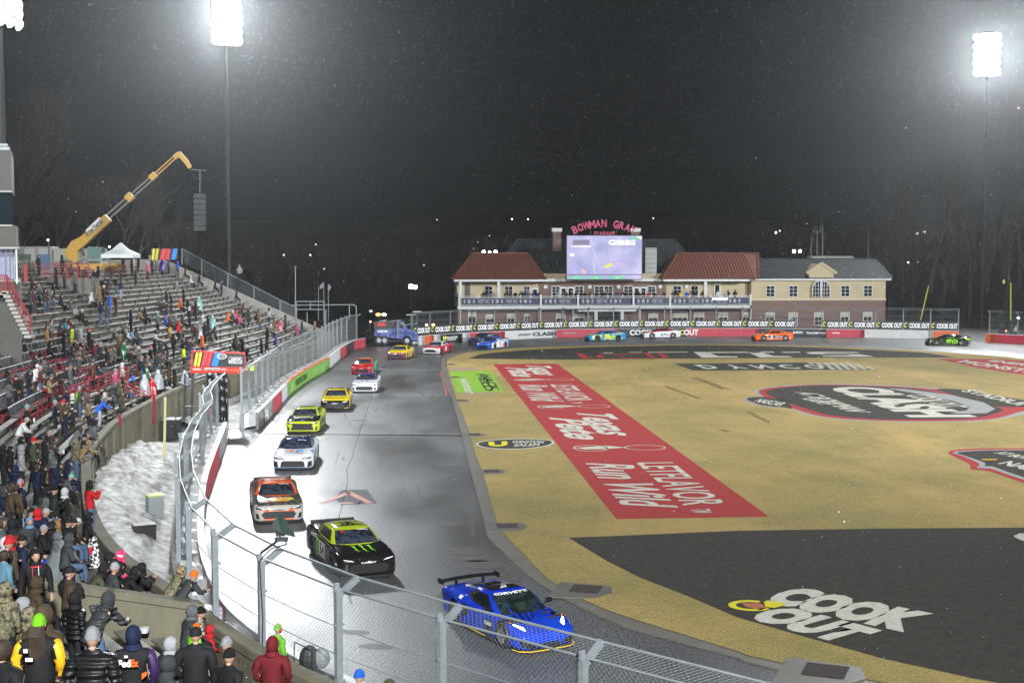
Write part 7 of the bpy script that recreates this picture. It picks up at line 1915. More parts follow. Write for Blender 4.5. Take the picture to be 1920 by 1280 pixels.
nt.nodes.remove(nt.nodes['Principled BSDF']); pv = nd(nt, 'ShaderNodeVolumePrincipled'); pv.inputs['Color'].default_value = (.93, .97, 1, 1); pv.inputs['Density'].default_value = 0.00019; pv.inputs['Anisotropy'].default_value = .82
nt.links.new(pv.outputs[0], nt.nodes['Material Output'].inputs['Volume'])
hz.build('haze', hm, kind='stuff')
# ================================================================== PEOPLE
import bmesh
skin_m = mat('skin', (0.42, 0.24, 0.17), .55)
hair_m = mat('dark_hair', (0.035, 0.02, 0.012), .7, bump=.6, bscale=60, stretch=(1, 1, .2))
boot_m = mat('boot_dark', (0.02, 0.017, 0.015), .6)
cloth = mat('jacket_cloth', (1, 1, 1), .8, var=(0.62, 0.62, 0.64), scale=5, amt=.5, objcol=True, bump=.5, bscale=9, spec=.3)
knit = mat('knitted_wool', (1, 1, 1), .9, var=(.6, .6, .6), scale=40, amt=.5, objcol=True, bump=1, bscale=90, stretch=(1, 1, .3), spec=.2)
puffer = mat('quilted_cloth', (1, 1, 1), .45, var=(0.7, 0.7, 0.7), scale=5, amt=.5, objcol=True, spec=.4)
def quilt():
    nt = puffer.node_tree; b = nt.nodes['Principled BSDF']; tc = nd(nt, 'ShaderNodeTexCoord'); w = nd(nt, 'ShaderNodeTexWave'); w.bands_direction = 'Z'; w.inputs['Scale'].default_value = 3.2; w.inputs['Distortion'].default_value = 1.2; w.inputs['Detail Scale'].default_value = 2
    bp = nd(nt, 'ShaderNodeBump'); bp.inputs['Strength'].default_value = 1; bp.inputs['Distance'].default_value = .03
    nt.links.new(tc.outputs['Object'], w.inputs['Vector']); nt.links.new(w.outputs[0], bp.inputs['Height']); nt.links.new(bp.outputs[0], b.inputs['Normal'])
quilt()
def pattern(name, stops, scale, kind='noise', st=(1, 1, 1)):
    m = mat(name, stops[0], .8); nt = m.node_tree; b = nt.nodes['Principled BSDF']; tc = nd(nt, 'ShaderNodeTexCoord')
    if kind == 'check':
        t = nd(nt, 'ShaderNodeTexChecker'); t.inputs['Scale'].default_value = scale; t.inputs['Color1'].default_value = (*stops[0], 1); t.inputs['Color2'].default_value = (*stops[1], 1)
        mp = nd(nt, 'ShaderNodeMapping'); mp.inputs['Rotation'].default_value = (.4, .5, .6); nt.links.new(tc.outputs['Object'], mp.inputs[0]); nt.links.new(mp.outputs[0], t.inputs['Vector']); nt.links.new(t.outputs[0], b.inputs['Base Color'])
    else:
        t = nd(nt, 'ShaderNodeTexNoise'); t.inputs['Scale'].default_value = scale; t.inputs['Detail'].default_value = 3
        mp = nd(nt, 'ShaderNodeMapping'); mp.inputs['Scale'].default_value = st
        nt.links.new(tc.outputs['Object'], mp.inputs[0]); nt.links.new(mp.outputs[0], t.inputs['Vector']); r = nd(nt, 'ShaderNodeValToRGB'); r.color_ramp.interpolation = 'CONSTANT'
        n = len(stops); el = r.color_ramp.elements
        for i, c in enumerate(stops):
            pos = .0 if i == 0 else .40 + .20 * (i - 1) / max(n - 2, 1)
            e = el[i] if i < 2 else el.new(pos); e.position = pos; e.color = (*c, 1)
        nt.links.new(t.outputs[0], r.inputs[0]); nt.links.new(r.outputs[0], b.inputs['Base Color'])
    return m
PAT = {'camo': pattern('woodland_camo', [(.035, .038, .02), (.11, .10, .055), (.20, .17, .10), (.06, .04, .025)], 9), 'bcamo': pattern('brown_camo', [(.06, .035, .018), (.20, .13, .06), (.30, .24, .14), (.03, .02, .012)], 12), 'check': pattern('chequered_cloth', [(.7, .7, .7), (.01, .01, .01)], 11, 'check'),
       'plaid': pattern('plaid_cloth', [(.35, .33, .24), (.08, .09, .08)], 16, 'check'), 'pinkp': pattern('pink_print', [(.75, .03, .12), (.75, .03, .12), (.8, .75, .7)], 14), 'cow': pattern('black_white_patches', [(.65, .65, .65), (.01, .01, .01)], 7), 'stripe': pattern('striped_cloth', [(.55, .55, .55), (.05, .05, .05)], 5, st=(1, 1, 6))}
def skin_obj(verts, edges, rad, root=0, sub=1, noise_amp=0.0, seed=0):
    me = bpy.data.meshes.new('sk'); bm = bmesh.new(); ly = bm.verts.layers.skin.verify()
    vs = []
    for i, (p, r) in enumerate(zip(verts, rad)):
        v = bm.verts.new(p); r = r if isinstance(r, tuple) else (r, r); v[ly].radius = r; v[ly].use_root = (i == root); vs.append(v)
    for a, b in edges: bm.edges.new((vs[a], vs[b]))
    bm.to_mesh(me); bm.free()
    ob = bpy.data.objects.new('sk', me); COL.objects.link(ob)
    m = ob.modifiers.new('s', 'SKIN'); m.use_smooth_shade = True; m.branch_smoothing = .6
    if sub: s = ob.modifiers.new('u', 'SUBSURF'); s.levels = sub; s.render_levels = sub
    dg = bpy.context.evaluated_depsgraph_get(); dg.update(); out = bpy.data.meshes.new_from_object(ob.evaluated_get(dg))
    V = [v.co.copy() for v in out.vertices]; F = [tuple(p.vertices) for p in out.polygons]
    if noise_amp:
        N = [v.normal.copy() for v in out.vertices]
        V = [v + n * (noise.noise(Vector((v.x * 8, v.y * 8, v.z * 15 + seed))) * noise_amp * 1.3 + noise.noise(Vector((v.x * 18, v.y * 18, v.z * 34 + seed))) * noise_amp * .6) for v, n in zip(V, N)]
    bpy.data.objects.remove(ob); bpy.data.meshes.remove(me); bpy.data.meshes.remove(out)
    return V, F
def head_geo(c, tilt=0.0, yaw=0.0):
    q = MB(); nu, nv = 14, 10
    Mx = Matrix.Translation(c) @ Matrix.Rotation(yaw, 4, 'Z') @ Matrix.Rotation(-tilt, 4, 'X')
    for j in range(nv + 1):
        t = math.pi * j / nv
        for i in range(nu):
            p = 2 * math.pi * i / nu; x, y, z = math.sin(t) * math.cos(p) * .078, math.sin(t) * math.sin(p) * .098, math.cos(t) * .118
            if z < 0: x *= 1 + z * 2.4; y = y * (1 + z * 1.2) + .012 * (-z / .118)       # jaw and chin
            if y > .07 and abs(x) < .03 and -.035 < z < .02: y += .022                    # nose
            q.v.append(tuple(Mx @ Vector((x, y, z))))
    for j in range(nv):
        for i in range(nu): q.f.append((j * nu + i, (j + 1) * nu + i, (j + 1) * nu + (i + 1) % nu, j * nu + (i + 1) % nu)); q.m.append(0)
    for s in (1, -1):
        for (x, y, z, r, mi, sc) in ((s * .03, .088, .018, .012, 1, (1, .5, .6)), (s * .08, -.005, -.005, .022, 0, (.4, .8, 1.3))):
            b0 = len(q.v); q.sphere((0, 0, 0), r, 6, 4, mi, sc); 
            for k in range(b0, len(q.v)): q.v[k] = tuple(Mx @ (Vector(q.v[k]) + Vector((x, y, z))))
    b0 = len(q.v); q.sphere((0, 0, 0), .02, 6, 4, 2, (1.1, .3, .3))
    for k in range(b0, len(q.v)): q.v[k] = tuple(Mx @ (Vector(q.v[k]) + Vector((0, .096, -.055))))
    return q, Mx
eye_m = mat('eye_dark', (.02, .015, .012), .2); lip_m = mat('lips', (.30, .10, .08), .5)
def build_pose(name, J, sit=False, bulk=1.0, seed=0):
    pel, spi, che, nec, hed = [Vector(J[k]) for k in ('pel', 'spi', 'che', 'nec', 'hed')]
    tilt = J.get('tilt', 0.0)
    # body: trunk, legs, arms and hands with five fingers
    V, E, Rr = [pel, spi, che, nec, hed + Vector((0, -.01, -.05))], [(0, 1), (1, 2), (2, 3), (3, 4)], [(.105, .085), (.105, .08), (.11, .08), (.05, .05), (.048, .048)]
    for s in (1, -1):
        f = lambda k: Vector((J[k][0] * s, J[k][1], J[k][2])) if k not in J.get('asym', {}) or s > 0 else Vector(J['asym'][k])
        b = len(V); V += [f('hip'), f('kne'), f('ank'), f('toe')]; Rr += [.085, .055, .04, .038]; E += [(0, b), (b, b + 1), (b + 1, b + 2), (b + 2, b + 3)]
        b = len(V); sh, el, wr = f('sho'), f('elb'), f('wri'); V += [sh, el, wr]; Rr += [.038, .036, .027]; E += [(2, b), (b, b + 1), (b + 1, b + 2)]
        d = (wr - el).normalized(); pm = wr + d * .075; V.append(pm); Rr.append((.036, .018)); E.append((b + 2, b + 3)); pi = b + 3
        sd = d.cross(Vector((0, 0, 1))); sd = sd.normalized() if sd.length > .1 else Vector((1, 0, 0)); dn = d.cross(sd).normalized()
        for k, L in enumerate((.060, .072, .068, .052)):
            o = sd * (.027 - .018 * k); a = len(V); V += [pm + o + d * L * .5, pm + o * 1.05 + d * L * .85 + dn * .025]; Rr += [.0085, .007]; E += [(pi, a), (a, a + 1)]
        a = len(V); V += [wr + d * .04 + sd * .045 * s, wr + d * .085 + sd * .055 * s + dn * .01]; Rr += [.011, .009]; E += [(b + 2, a), (a, a + 1)]
    v, fcs = skin_obj(V, E, Rr, sub=1)
    h, Mx = head_geo(hed, tilt, J.get('yaw', 0)); n = len(v)
    v = [tuple(p) for p in v] + h.v; nf = len(fcs); fcs = fcs + [tuple(n + i for i in f) for f in h.f]
    me = bpy.data.meshes.new('person_body'); me.from_pydata(v, [], fcs)
    for m in (skin_m, eye_m, lip_m, boot_m): me.materials.append(m)
    mi = [0] * nf + h.m; za = J['ank'][2] + .02
    me.polygons.foreach_set('material_index', mi); me.update()
    for p in me.polygons:
        if p.index < nf and (p.center.z < za + .03): p.material_index = 3
    me.shade_smooth()
    # jacket
    low = pel + Vector((0, 0, -.13 if not sit else -.05)); top = nec + (nec - che).normalized() * .035
    V, E, Rr = [che, spi, pel, low, nec - (nec - che) * .25, top], [(0, 1), (1, 2), (2, 3), (0, 4), (4, 5)], [(.195 * bulk, .145 * bulk), (.18 * bulk, .15 * bulk), (.185 * bulk, .155 * bulk), (.19 * bulk, .16 * bulk), (.125, .105), (.085, .08)]
    for s in (1, -1):
        f = lambda k: Vector((J[k][0] * s, J[k][1], J[k][2])) if k not in J.get('asym', {}) or s > 0 else Vector(J['asym'][k])
        b = len(V); sh, el, wr = f('sho'), f('elb'), f('wri'); V += [sh, (sh + el) / 2, el, wr + (wr - el).normalized() * .01]; Rr += [.094 * bulk, .080 * bulk, .070 * bulk, .052]; E += [(0, b), (b, b + 1), (b + 1, b + 2), (b + 2, b + 3)]
    v, fcs = skin_obj(V, E, Rr, noise_amp=.03, seed=seed); jk = bpy.data.meshes.new('jacket'); jk.from_pydata([tuple(p) for p in v], [], fcs); jk.update(); jk.shade_smooth()
    # trousers
    V, E, Rr = [pel + Vector((0, 0, .0)), pel + Vector((0, 0, .13))], [(0, 1)], [(.15, .125), (.15, .12)]
    for s in (1, -1):
        f = lambda k: Vector((J[k][0] * s, J[k][1], J[k][2]))
        b = len(V); hp, kn, an = f('hip'), f('kne'), f('ank'); V += [hp + (kn - hp) * .15, (hp + kn) / 2, kn, (kn + an) / 2, an + Vector((0, 0, .03))]; Rr += [.105, .095, .078, .07, .068]; E += [(0, b), (b, b + 1), (b + 1, b + 2), (b + 2, b + 3), (b + 3, b + 4)]
    v, fcs = skin_obj(V, E, Rr, noise_amp=.02, seed=seed + 3); tr_ = bpy.data.meshes.new('trousers'); tr_.from_pydata([tuple(p) for p in v], [], fcs); tr_.update(); tr_.shade_smooth()
    return dict(body=me, jacket=jk, trousers=tr_, head=Mx, top=hed.z + .125, sit=sit)
def mk(**k): 
    d = dict(pel=(0, 0, .95), spi=(0, -.01, 1.16), che=(0, 0, 1.36), nec=(0, .0, 1.49), hed=(0, .02, 1.63), hip=(.095, 0, .90), kne=(.11, .02, .50), ank=(.12, -.03, .09), toe=(.135, .15, .045), sho=(.185, 0, 1.42), elb=(.255, -.04, 1.15), wri=(.19, .10, .96)); d.update(k); return d
def sitp(**k):
    d = dict(pel=(0, 0, .53), spi=(0, .01, .74), che=(0, .06, .94), nec=(0, .08, 1.07), hed=(0, .12, 1.21), hip=(.095, .05, .52), kne=(.14, .44, .50), ank=(.14, .46, .09), toe=(.15, .62, .045), sho=(.185, .05, .99), elb=(.25, .08, .74), wri=(.10, .28, .64)); d.update(k); return d
POSES = {
    'st': build_pose('st', mk(), seed=1), 'sd': build_pose('sd', mk(elb=(.26, -.03, 1.14), wri=(.27, .03, .88), hed=(0, .03, 1.625), yaw=.5), seed=2),
    'sp': build_pose('sp', mk(elb=(.22, .14, 1.18), wri=(.07, .34, 1.38), yaw=.1), seed=3), 'sc': build_pose('sc', mk(elb=(.25, .06, 1.15), wri=(-.02, .21, 1.20), tilt=.1), seed=4),
    'sl': build_pose('sl', mk(pel=(0, -.12, .94), spi=(0, -.02, 1.12), che=(0, .14, 1.28), nec=(0, .22, 1.38), hed=(0, .30, 1.49), sho=(.18, .17, 1.33), elb=(.23, .33, 1.10), wri=(.14, .55, 1.12), tilt=.1), seed=5),
    'sw': build_pose('sw', mk(hip=(.095, 0, .90), asym={'wri': (-.16, .30, 1.28), 'elb': (-.24, .12, 1.14)}, yaw=-.4, elb=(.26, -.06, 1.15), wri=(.24, .02, .90)), bulk=1.12, seed=6),
    'si': build_pose('si', sitp(), True, seed=7), 'sh': build_pose('sh', sitp(che=(0, .18, .90), spi=(0, .06, .73), nec=(0, .25, 1.01), hed=(0, .33, 1.12), sho=(.18, .20, .94), elb=(.24, .30, .70), wri=(.06, .46, .62), tilt=.35), True, bulk=1.1, seed=8),
    'sx': build_pose('sx', sitp(elb=(.22, .22, .80), wri=(.06, .40, .95), yaw=.3), True, seed=9),
}
# headgear, modelled round the head centre (face towards +y)
def cap_shell(zcut, r=1.0, front_cut=None, thick=0.0, nu=18, nv=12, zs=1.0, back=0.0):
    q = MB(); pts = {}
    for j in range(nv + 1):
        t = math.pi * j / nv
        for i in range(nu):
            p = 2 * math.pi * i / nu; x, y, z = math.sin(t) * math.cos(p) * .092 * r, math.sin(t) * math.sin(p) * .112 * r, math.cos(t) * .13 * r * zs
            if y < 0: y *= 1 + back
            w = noise.noise(Vector((x, y, z)) * 22) * .016 + abs(noise.noise(Vector((x * 6, y * 30, z * 40)))) * .006
            q.v.append((x * (1 + w * 8), y * (1 + w * 8), z + .005))
    for j in range(nv):
        for i in range(nu):
            k = (i + 1) % nu; vs = (j * nu + i, (j + 1) * nu + i, (j + 1) * nu + k, j * nu + k)
            c = sum((Vector(q.v[a]) for a in vs), Vector()) / 4
            if c.z < zcut: continue
            if front_cut and c.y > front_cut[0] and c.z < front_cut[1]: continue
            q.f.append(vs); q.m.append(0)
    return q
beanie_q = cap_shell(.005, .96, zs=1.16)
def torus(q, rx, ry, z, r, n=18, k=6):   # rolled brim
    b = len(q.v)
    for i in range(n):
        a = 2 * math.pi * i / n
        for j in range(k): t = 2 * math.pi * j / k; q.v.append(((rx + r * math.cos(t)) * math.cos(a), (ry + r * math.cos(t)) * math.sin(a), z + 1.6 * r * math.sin(t)))
    for i in range(n):
        for j in range(k): q.f.append((b + i * k + j, b + ((i + 1) % n) * k + j, b + ((i + 1) % n) * k + (j + 1) % k, b + i * k + (j + 1) % k)); q.m.append(0)
torus(beanie_q, .080, .099, .018, .011)
hood_q = cap_shell(-.16, 1.14, front_cut=(.062, .088), back=.12)
def ring(q, r1, r2, z1, z2, y0=0.0, n=18, m=0):
    for i in range(n):
        a, b = 2 * math.pi * i / n, 2 * math.pi * (i + 1) / n
        q.quad((r1 * math.cos(a), r1 * math.sin(a) * 1.1 + y0, z1), (r1 * math.cos(b), r1 * math.sin(b) * 1.1 + y0, z1), (r2 * math.cos(b), r2 * math.sin(b) * 1.0 + y0, z2), (r2 * math.cos(a), r2 * math.sin(a) * 1.0 + y0, z2), m)
ring(hood_q, .10, .125, -.09, -.165, -.015)
hair_q = cap_shell(-.10, .98, front_cut=(.03, .055)); long_q = cap_shell(-.12, 1.0, front_cut=(.03, .055))
for i in range(9):
    x = -.08 + .02 * i; long_q.path([Vector((x, -.09, .0)), Vector((x * 1.2, -.13, -.15)), Vector((x * 1.3, -.13, -.30)), Vector((x * .9, -.15, -.48 + .04 * abs(i - 4) / 2))], .022, n=5)
bcap_q = cap_shell(.015, .96); 
for i in range(8):
    a, b = math.pi * (.18 + .64 * i / 8), math.pi * (.18 + .64 * (i + 1) / 8)
    bcap_q.quad((.09 * math.cos(a), .11 * math.sin(a), .03), (.09 * math.cos(b), .11 * math.sin(b), .03), (.095 * math.cos(b), .11 * math.sin(b) + .075, .018), (.095 * math.cos(a), .11 * math.sin(a) + .075, .018))
GEAR = {}
for k, q, mm in (('beanie', beanie_q, knit), ('hood', hood_q, cloth), ('hair', hair_q, hair_m), ('long_hair', long_q, hair_m), ('cap', bcap_q, cloth)):
    GEAR[k] = q.mesh(k, mm, 60)
def poncho_mesh():
    q = MB(); n = 20
    prof = [(.13, 1.72), (.16, 1.62), (.15, 1.50), (.27, 1.38), (.33, 1.1), (.36, .8), (.40, .55)]
    for z_i, (r, z) in enumerate(prof):
        for i in range(n):
            a = 2 * math.pi * i / n; rr_ = r * (1 + .09 * math.sin(a * 5 + z_i) * (z_i > 2)); q.v.append((rr_ * math.cos(a), rr_ * .8 * math.sin(a), z))
    for j in range(len(prof) - 1):
        for i in range(n):
            if j == 0 and .9 < 2 * math.pi * i / n < 2.1: continue
            q.f.append((j * n + i, (j + 1) * n + i, (j + 1) * n + (i + 1) % n, j * n + (i + 1) % n)); q.m.append(0)
    return q
PONCHO = poncho_mesh().mesh('poncho', mat('poncho_plastic', (1, 1, 1), .25, objcol=True, var=(.6, .6, .6), scale=6, spec=.6), 60)
CLEAR = poncho_mesh().mesh('clear_poncho', mat('clear_plastic', (.75, .8, .85), .2, alpha=.45, spec=.7, var=(.5, .55, .6), scale=7), 60)

CC = {'k': ('black', (.011, .011, .012)), 'n': ('navy blue', (.009, .015, .045)), 'g': ('grey', (.10, .11, .115)), 'dg': ('dark grey', (.045, .05, .052)), 'lg': ('pale grey', (.33, .34, .35)), 'o': ('olive', (.06, .065, .035)), 'dk': ('dark green', (.018, .028, .018)), 'w': ('white', (.60, .60, .58)),
      'cr': ('cream', (.50, .47, .38)), 'r': ('red', (.50, .015, .02)), 'mr': ('maroon', (.13, .008, .012)), 'b': ('bright blue', (.02, .13, .60)), 'lb': ('light blue', (.13, .26, .36)), 't': ('tan', (.24, .13, .045)), 'br': ('brown', (.07, .045, .025)), 'p': ('pink', (.62, .10, .22)), 'y': ('yellow', (.75, .45, .01)),
      'hv': ('fluorescent yellow', (.62, .80, .02)), 'or': ('orange', (.85, .16, .01)), 'lm': ('lime green', (.20, .62, .02)), 'te': ('teal', (.02, .22, .32)), 'pu': ('purple', (.07, .04, .28)), 'mt': ('mint green', (.22, .45, .40)), 'j': ('blue jeans', (.07, .12, .20)), 'lj': ('pale jeans', (.26, .33, .38)), 'gg': ('green', (.02, .14, .05)),
      'camo': ('camouflage', None), 'bcamo': ('brown camouflage', None), 'check': ('chequered', None), 'plaid': ('plaid', None), 'pinkp': ('pink patterned', None), 'cow': ('black and white patched', None), 'stripe': ('striped', None)}
def dress(o, key, dflt=None):
    if key in PAT:
        o.material_slots[0].link = 'OBJECT'; o.material_slots[0].material = PAT[key]
    else:
        c = CC[key][1]; f = random.uniform(.85, 1.2); o.color = (c[0] * f, c[1] * f, c[2] * f, 1)
for P in POSES.values(): P['jacket'].materials.append(cloth); P['trousers'].materials.append(cloth)
PERS = []
def person(px_, py, pose='st', jk='k', gear='hood', gc=None, tr_='k', face=None, loc=None, extra=None, note=None, scale=None, quilted=False, region=None, track=True):
    P = POSES[pose]; sc = scale or random.uniform(.95, 1.04)
    if loc is None:
        loc = on_stand(px_, py, P['top'] * sc)
        if loc is None: return None
    if face is None:
        d, i = wall_dist(loc.x, loc.y); inn_ = -WN[i]; v = Vector((inn_[0], inn_[1] + .25)); a = math.atan2(v.y, v.x) + random.uniform(-.45, .45)
    else: a = R(face)
    if P['sit'] and face is None: a = math.atan2(-WN[wall_dist(loc.x, loc.y)[1]][1], -WN[wall_dist(loc.x, loc.y)[1]][0]) + random.uniform(-.2, .2)
    rt = link('person', P['body']); rt.location = loc; rt.rotation_euler = (0, 0, a - math.pi / 2); rt.scale = (sc, sc, sc)
    rt['category'] = 'person'
    j = link('jacket', P['jacket'], rt)
    if py > 1090: j.scale = (1.13, 1.08, 1.0)
    if quilted: j.material_slots[0].link = 'OBJECT'; j.material_slots[0].material = puffer; c = CC[jk][1]; j.color = (*c, 1)
    else: dress(j, jk)
    t = link('trousers', P['trousers'], rt); dress(t, tr_)
    gc = gc or jk
    if gear and gear not in ('poncho', 'clear'):
        h = link(gear, GEAR[gear], rt); h.matrix_basis = P['head']
        if gear not in ('hair', 'long_hair'): dress(h, gc)
    elif gear:
        h = link('poncho', PONCHO if gear == 'poncho' else CLEAR, rt); h.location = (0, .02, P['top'] - 1.735)
        if gear == 'poncho': dress(h, gc)
    posture = 'seated' if P['sit'] else ('leaning' if pose == 'sl' else 'standing')
    gtxt = {'hood': ('hood up' if gc == jk else CC[gc][0] + ' hood'), 'beanie': CC[gc][0] + ' beanie', 'cap': CC[gc][0] + ' cap', 'hair': 'bare head', 'long_hair': 'long hair', 'poncho': CC[gc][0] + ' rain poncho', 'clear': 'clear rain poncho', None: 'bare head'}[gear]
    what = note or (posture + ' person in ' + CC[jk][0] + ' jacket, ' + gtxt)
    PERS.append((rt, what, px_, py, region))
    if extra: extra(rt, P)
    return rt
def where(x, y):
    if y > 1140: return 'at the bottom of the near terrace' if x > 270 else 'in the bottom left corner'
    if y > 1040: return 'by the cross wall' 
    if y > 860: return 'beside the parapet' if x > 135 else 'on the near benches'
    if y > 740: return 'above the curved parapet' if x > 115 else 'on the benches at the left edge'
    if y > 640: return 'below the striped gate banner' if x > 310 else 'by the red railings' if x > 180 else 'among the folding chairs'
    if x > 470: return 'at the far end of the stand'
    if y > 575: return 'in the right middle rows' if x > 285 else 'in the centre rows' if x > 110 else 'at the press box stairs'
    if y > 515: return 'in the upper right rows' if x > 285 else 'in the upper rows'
    return 'on the top rows by the concourse'

# --- the crowd, from the photograph: x, y of the head top, pose, jacket, headgear, its colour, trousers
CROWD = """
72 484 st k hood k k|116 481 st k hood k k|105 502 st k hood k k|120 502 st br hair k k|140 510 st g hood g k|147 500 st k hood k k|60 527 st k hood k k|66 530 sd dg cap k j|56 550 sd dg hood dg k
100 536 st k hood k k|112 552 si n hood k k|184 504 st k hood k k|197 525 st k cap k k|217 522 sd k beanie k j|226 522 st n hair k lj|247 489 st k hood k k|254 505 st dg beanie k k|276 491 st p beanie w mr|285 490 st k hood k k
304 487 st pu poncho pu k|316 485 st g hair k k|324 484 st k hood k k|333 495 st b hood b k|331 514 st g hood g lj|346 505 si br hood br k|356 517 si w hood w k|372 522 si k hood k k|402 530 si k hood k k|415 532 st n hood lb k|442 550 si n hood n k
169 552 si w hood w k|186 542 st t hood t t|194 540 st k cap w k|205 554 sd b hood b j|217 557 st mr beanie cr br|189 570 st n hood n j|200 572 sd dg hair k j|131 566 si g beanie o g|139 571 si lg hood g k|151 584 si k beanie w k
312 550 st k hood k k|321 555 st n hood n k|336 560 si or hood or k|344 545 st k hood k k|352 562 st k beanie w k|366 560 si k hood k k|373 557 st mt poncho mt k|355 577 st k hood w k|367 573 st k hood k k|245 582 st n hood n k|260 580 si bcamo hood br k|270 580 si k hood k k
296 592 st g hood mt k|309 591 si b cap b k|317 590 si br hair k k|327 592 si g beanie lg k|340 595 si dg hood dg k|335 608 st r hood r k|380 597 st w hood w k|390 592 st k hood k k|398 597 st mt poncho mt k|367 610 si cr hood cr k|426 587 si or hood or k|434 583 si dg beanie w k|441 587 si p hood r mr|448 590 si p beanie p k
135 617 st hv hood hv k|121 601 st te hood k k|96 604 st stripe hair k br|87 609 st t hair k t|151 620 st lg hood lg k|167 621 st k beanie r k|174 637 st k hood k k|2 592 st k cap k j|22 597 st k hair k lj|31 592 st dg hair k t|42 592 st k hood k j|51 592 st k hood w j|32 625 si bcamo hood t k|131 642 st o hood o k
122 650 st n hood n lj|154 642 st g hair k w|120 622 st k hood k k|223 629 st t hood t k|201 652 st k hood k k|257 652 si stripe hood w k|282 648 st k beanie p j|290 636 st k hood k k|299 640 st dg hood dg k|312 650 st k hood k k|325 633 st k hood k k|316 616 si t hood y k|290 622 si w hood k k|237 616 si w hood k k|246 618 si lb hair k k
344 645 st hv hood k k|379 631 st or hood or n|384 606 st k hood k k|373 608 st lg poncho lg k|8 612 si gg hood gg k|230 640 si gg poncho gg k|340 630 si dg hair k k|306 662 si g hair k k|352 640 si n beanie k k
486 591 st t hood t j|479 588 si k hood k k|504 577 st w hood k k|511 596 si t hair k t|525 599 si r poncho p k|506 607 si camo hood w k|535 590 st o hood k k|501 615 st k hood k k|490 635 st k hood k k|500 637 st k hood k k|557 615 st p hood p k|566 602 st k hood k j|590 602 st bcamo beanie or k|515 631 si pu hood pu k|455 642 st k hood k k|463 648 sd k cap w k
29 702 st k cap k k|54 704 st k hood k n|92 710 sp bcamo hair k k|104 707 sw k hair k lj|146 725 st lm beanie pu k|136 742 st cow hood w k|122 766 st n beanie o n|165 744 st bcamo hood br k|186 746 sl b hood g lg|50 757 st k beanie mt k|139 801 sl g hair k k|141 822 st camo hood camo j|151 808 sl g beanie g k
34 819 si k hood k k|50 821 si k hood k k|39 833 st lg hood lg k|19 836 st k hood k k|6 834 st k hood k k|60 838 si k hood k k|224 717 st o hood o o|228 734 st o hood o o|195 730 si cr hood o k|180 736 si k cap k k|246 704 si k hood b k|270 703 st lg clear lg k|284 708 st r poncho r k|296 700 st k clear lg k|213 691 si p hood lg k|229 686 st cr hood w k
268 668 sh y poncho y k|275 690 st gg poncho gg k|317 690 st br hood br k|327 692 st br hood k k|306 704 si k hair k w|346 696 st k clear lg k|10 690 si k hood k k|90 640 si k hood k k|148 655 st camo hood br lj|212 660 st dg hood dg k|66 690 si w beanie w k
28 872 st n hood n k|68 868 st n hair k k|87 870 si camo hood o k|115 889 sh g cap mt k|17 920 si cr hood cr k|73 932 si o hood o k|100 910 sw dk beanie k j|88 978 si k hood k k|98 977 si t hood t k|75 872 si k hood k k
11 960 si k hood k k|30 1010 si k hood k k|48 1018 si k hood k k|167 1059 sh o hood k k|187 1051 sh k hood k k|214 1054 si k hood k k|228 1064 sh k hood k k|197 1037 si k hood k k
48 1063 si bcamo hood bcamo k|58 1083 si br hood br k|6 1030 st lb hair k lj|42 1140 si camo hood camo k|80 1136 st br hood br k|8 1090 st camo hood camo k
"""
CR = dict(v=[], f=[], m=[], n=0)
CMATS = [skin_m, boot_m] + [mat('crowd_cloth_%d' % i, c, .8, var=tuple(q * .5 for q in c), scale=7, bump=.4, bscale=12) for i, c in enumerate([(.011, .011, .012), (.04, .045, .05), (.009, .015, .045), (.10, .105, .11), (.05, .052, .03), (.06, .04, .024), (.10, .01, .012), (.30, .31, .32), (.06, .10, .17)])]
def merge_person(x, y, pose, rnd):
    P = POSES[pose]; loc = on_stand(x, y, P['top'])
    if loc is None: return
    i = wall_dist(loc.x, loc.y)[1]; a = math.atan2(-WN[i][1], -WN[i][0]) + rnd.uniform(-.5, .5) - math.pi / 2
    M = Matrix.Translation(loc) @ Matrix.Rotation(a, 4, 'Z')
    g = rnd.choice(['hood', 'hood', 'beanie', 'cap'])
    for me, Mx, mi in ((P['body'], M, 0), (P['jacket'], M, rnd.randint(2, 8)), (P['trousers'], M, rnd.choice([2, 2, 3, 10])), (GEAR[g], M @ P['head'], rnd.choice([2, 2, 3, 4, 5, 9, 8]))):
        V = np.empty(len(me.vertices) * 3); me.vertices.foreach_get('co', V); V = V.reshape(-1, 3); A = np.array(Mx); V = V @ A[:3, :3].T + A[:3, 3]
        for p in me.polygons: CR['f'].append(tuple(CR['n'] + k for k in p.vertices))
        CR['m'] += [mi] * len(me.polygons); CR['v'].append(V); CR['n'] += len(V)
def fill(n, box, seed, far=False):
    rnd = random.Random(seed); x0, y0, x1, y1 = box; cx, cy = rnd.uniform(x0, x1), rnd.uniform(y0, y1)
    for i in range(n):
        if i % 4 == 0: cx, cy = rnd.uniform(x0, x1), rnd.uniform(y0, y1)
        x, y = min(max(cx + rnd.gauss(0, (y1 - y0) * .09), x0), x1), min(max(cy + rnd.gauss(0, (y1 - y0) * .03), y0), y1)
        if far: merge_person(x, y, rnd.choice(['st', 'si', 'sh', 'sd', 'si', 'sc', 'sx']), rnd); continue
        person(x, y, rnd.choice(['st', 'si', 'sh', 'sd', 'si', 'sc', 'sx']), rnd.choice('k k k k dg n g o br k dk mr'.split()), rnd.choice(['hood', 'hood', 'beanie', 'cap', 'hood', 'hair']), rnd.choice('k k k dg g lg n w r'.split()), rnd.choice('k k k j n dg'.split()))
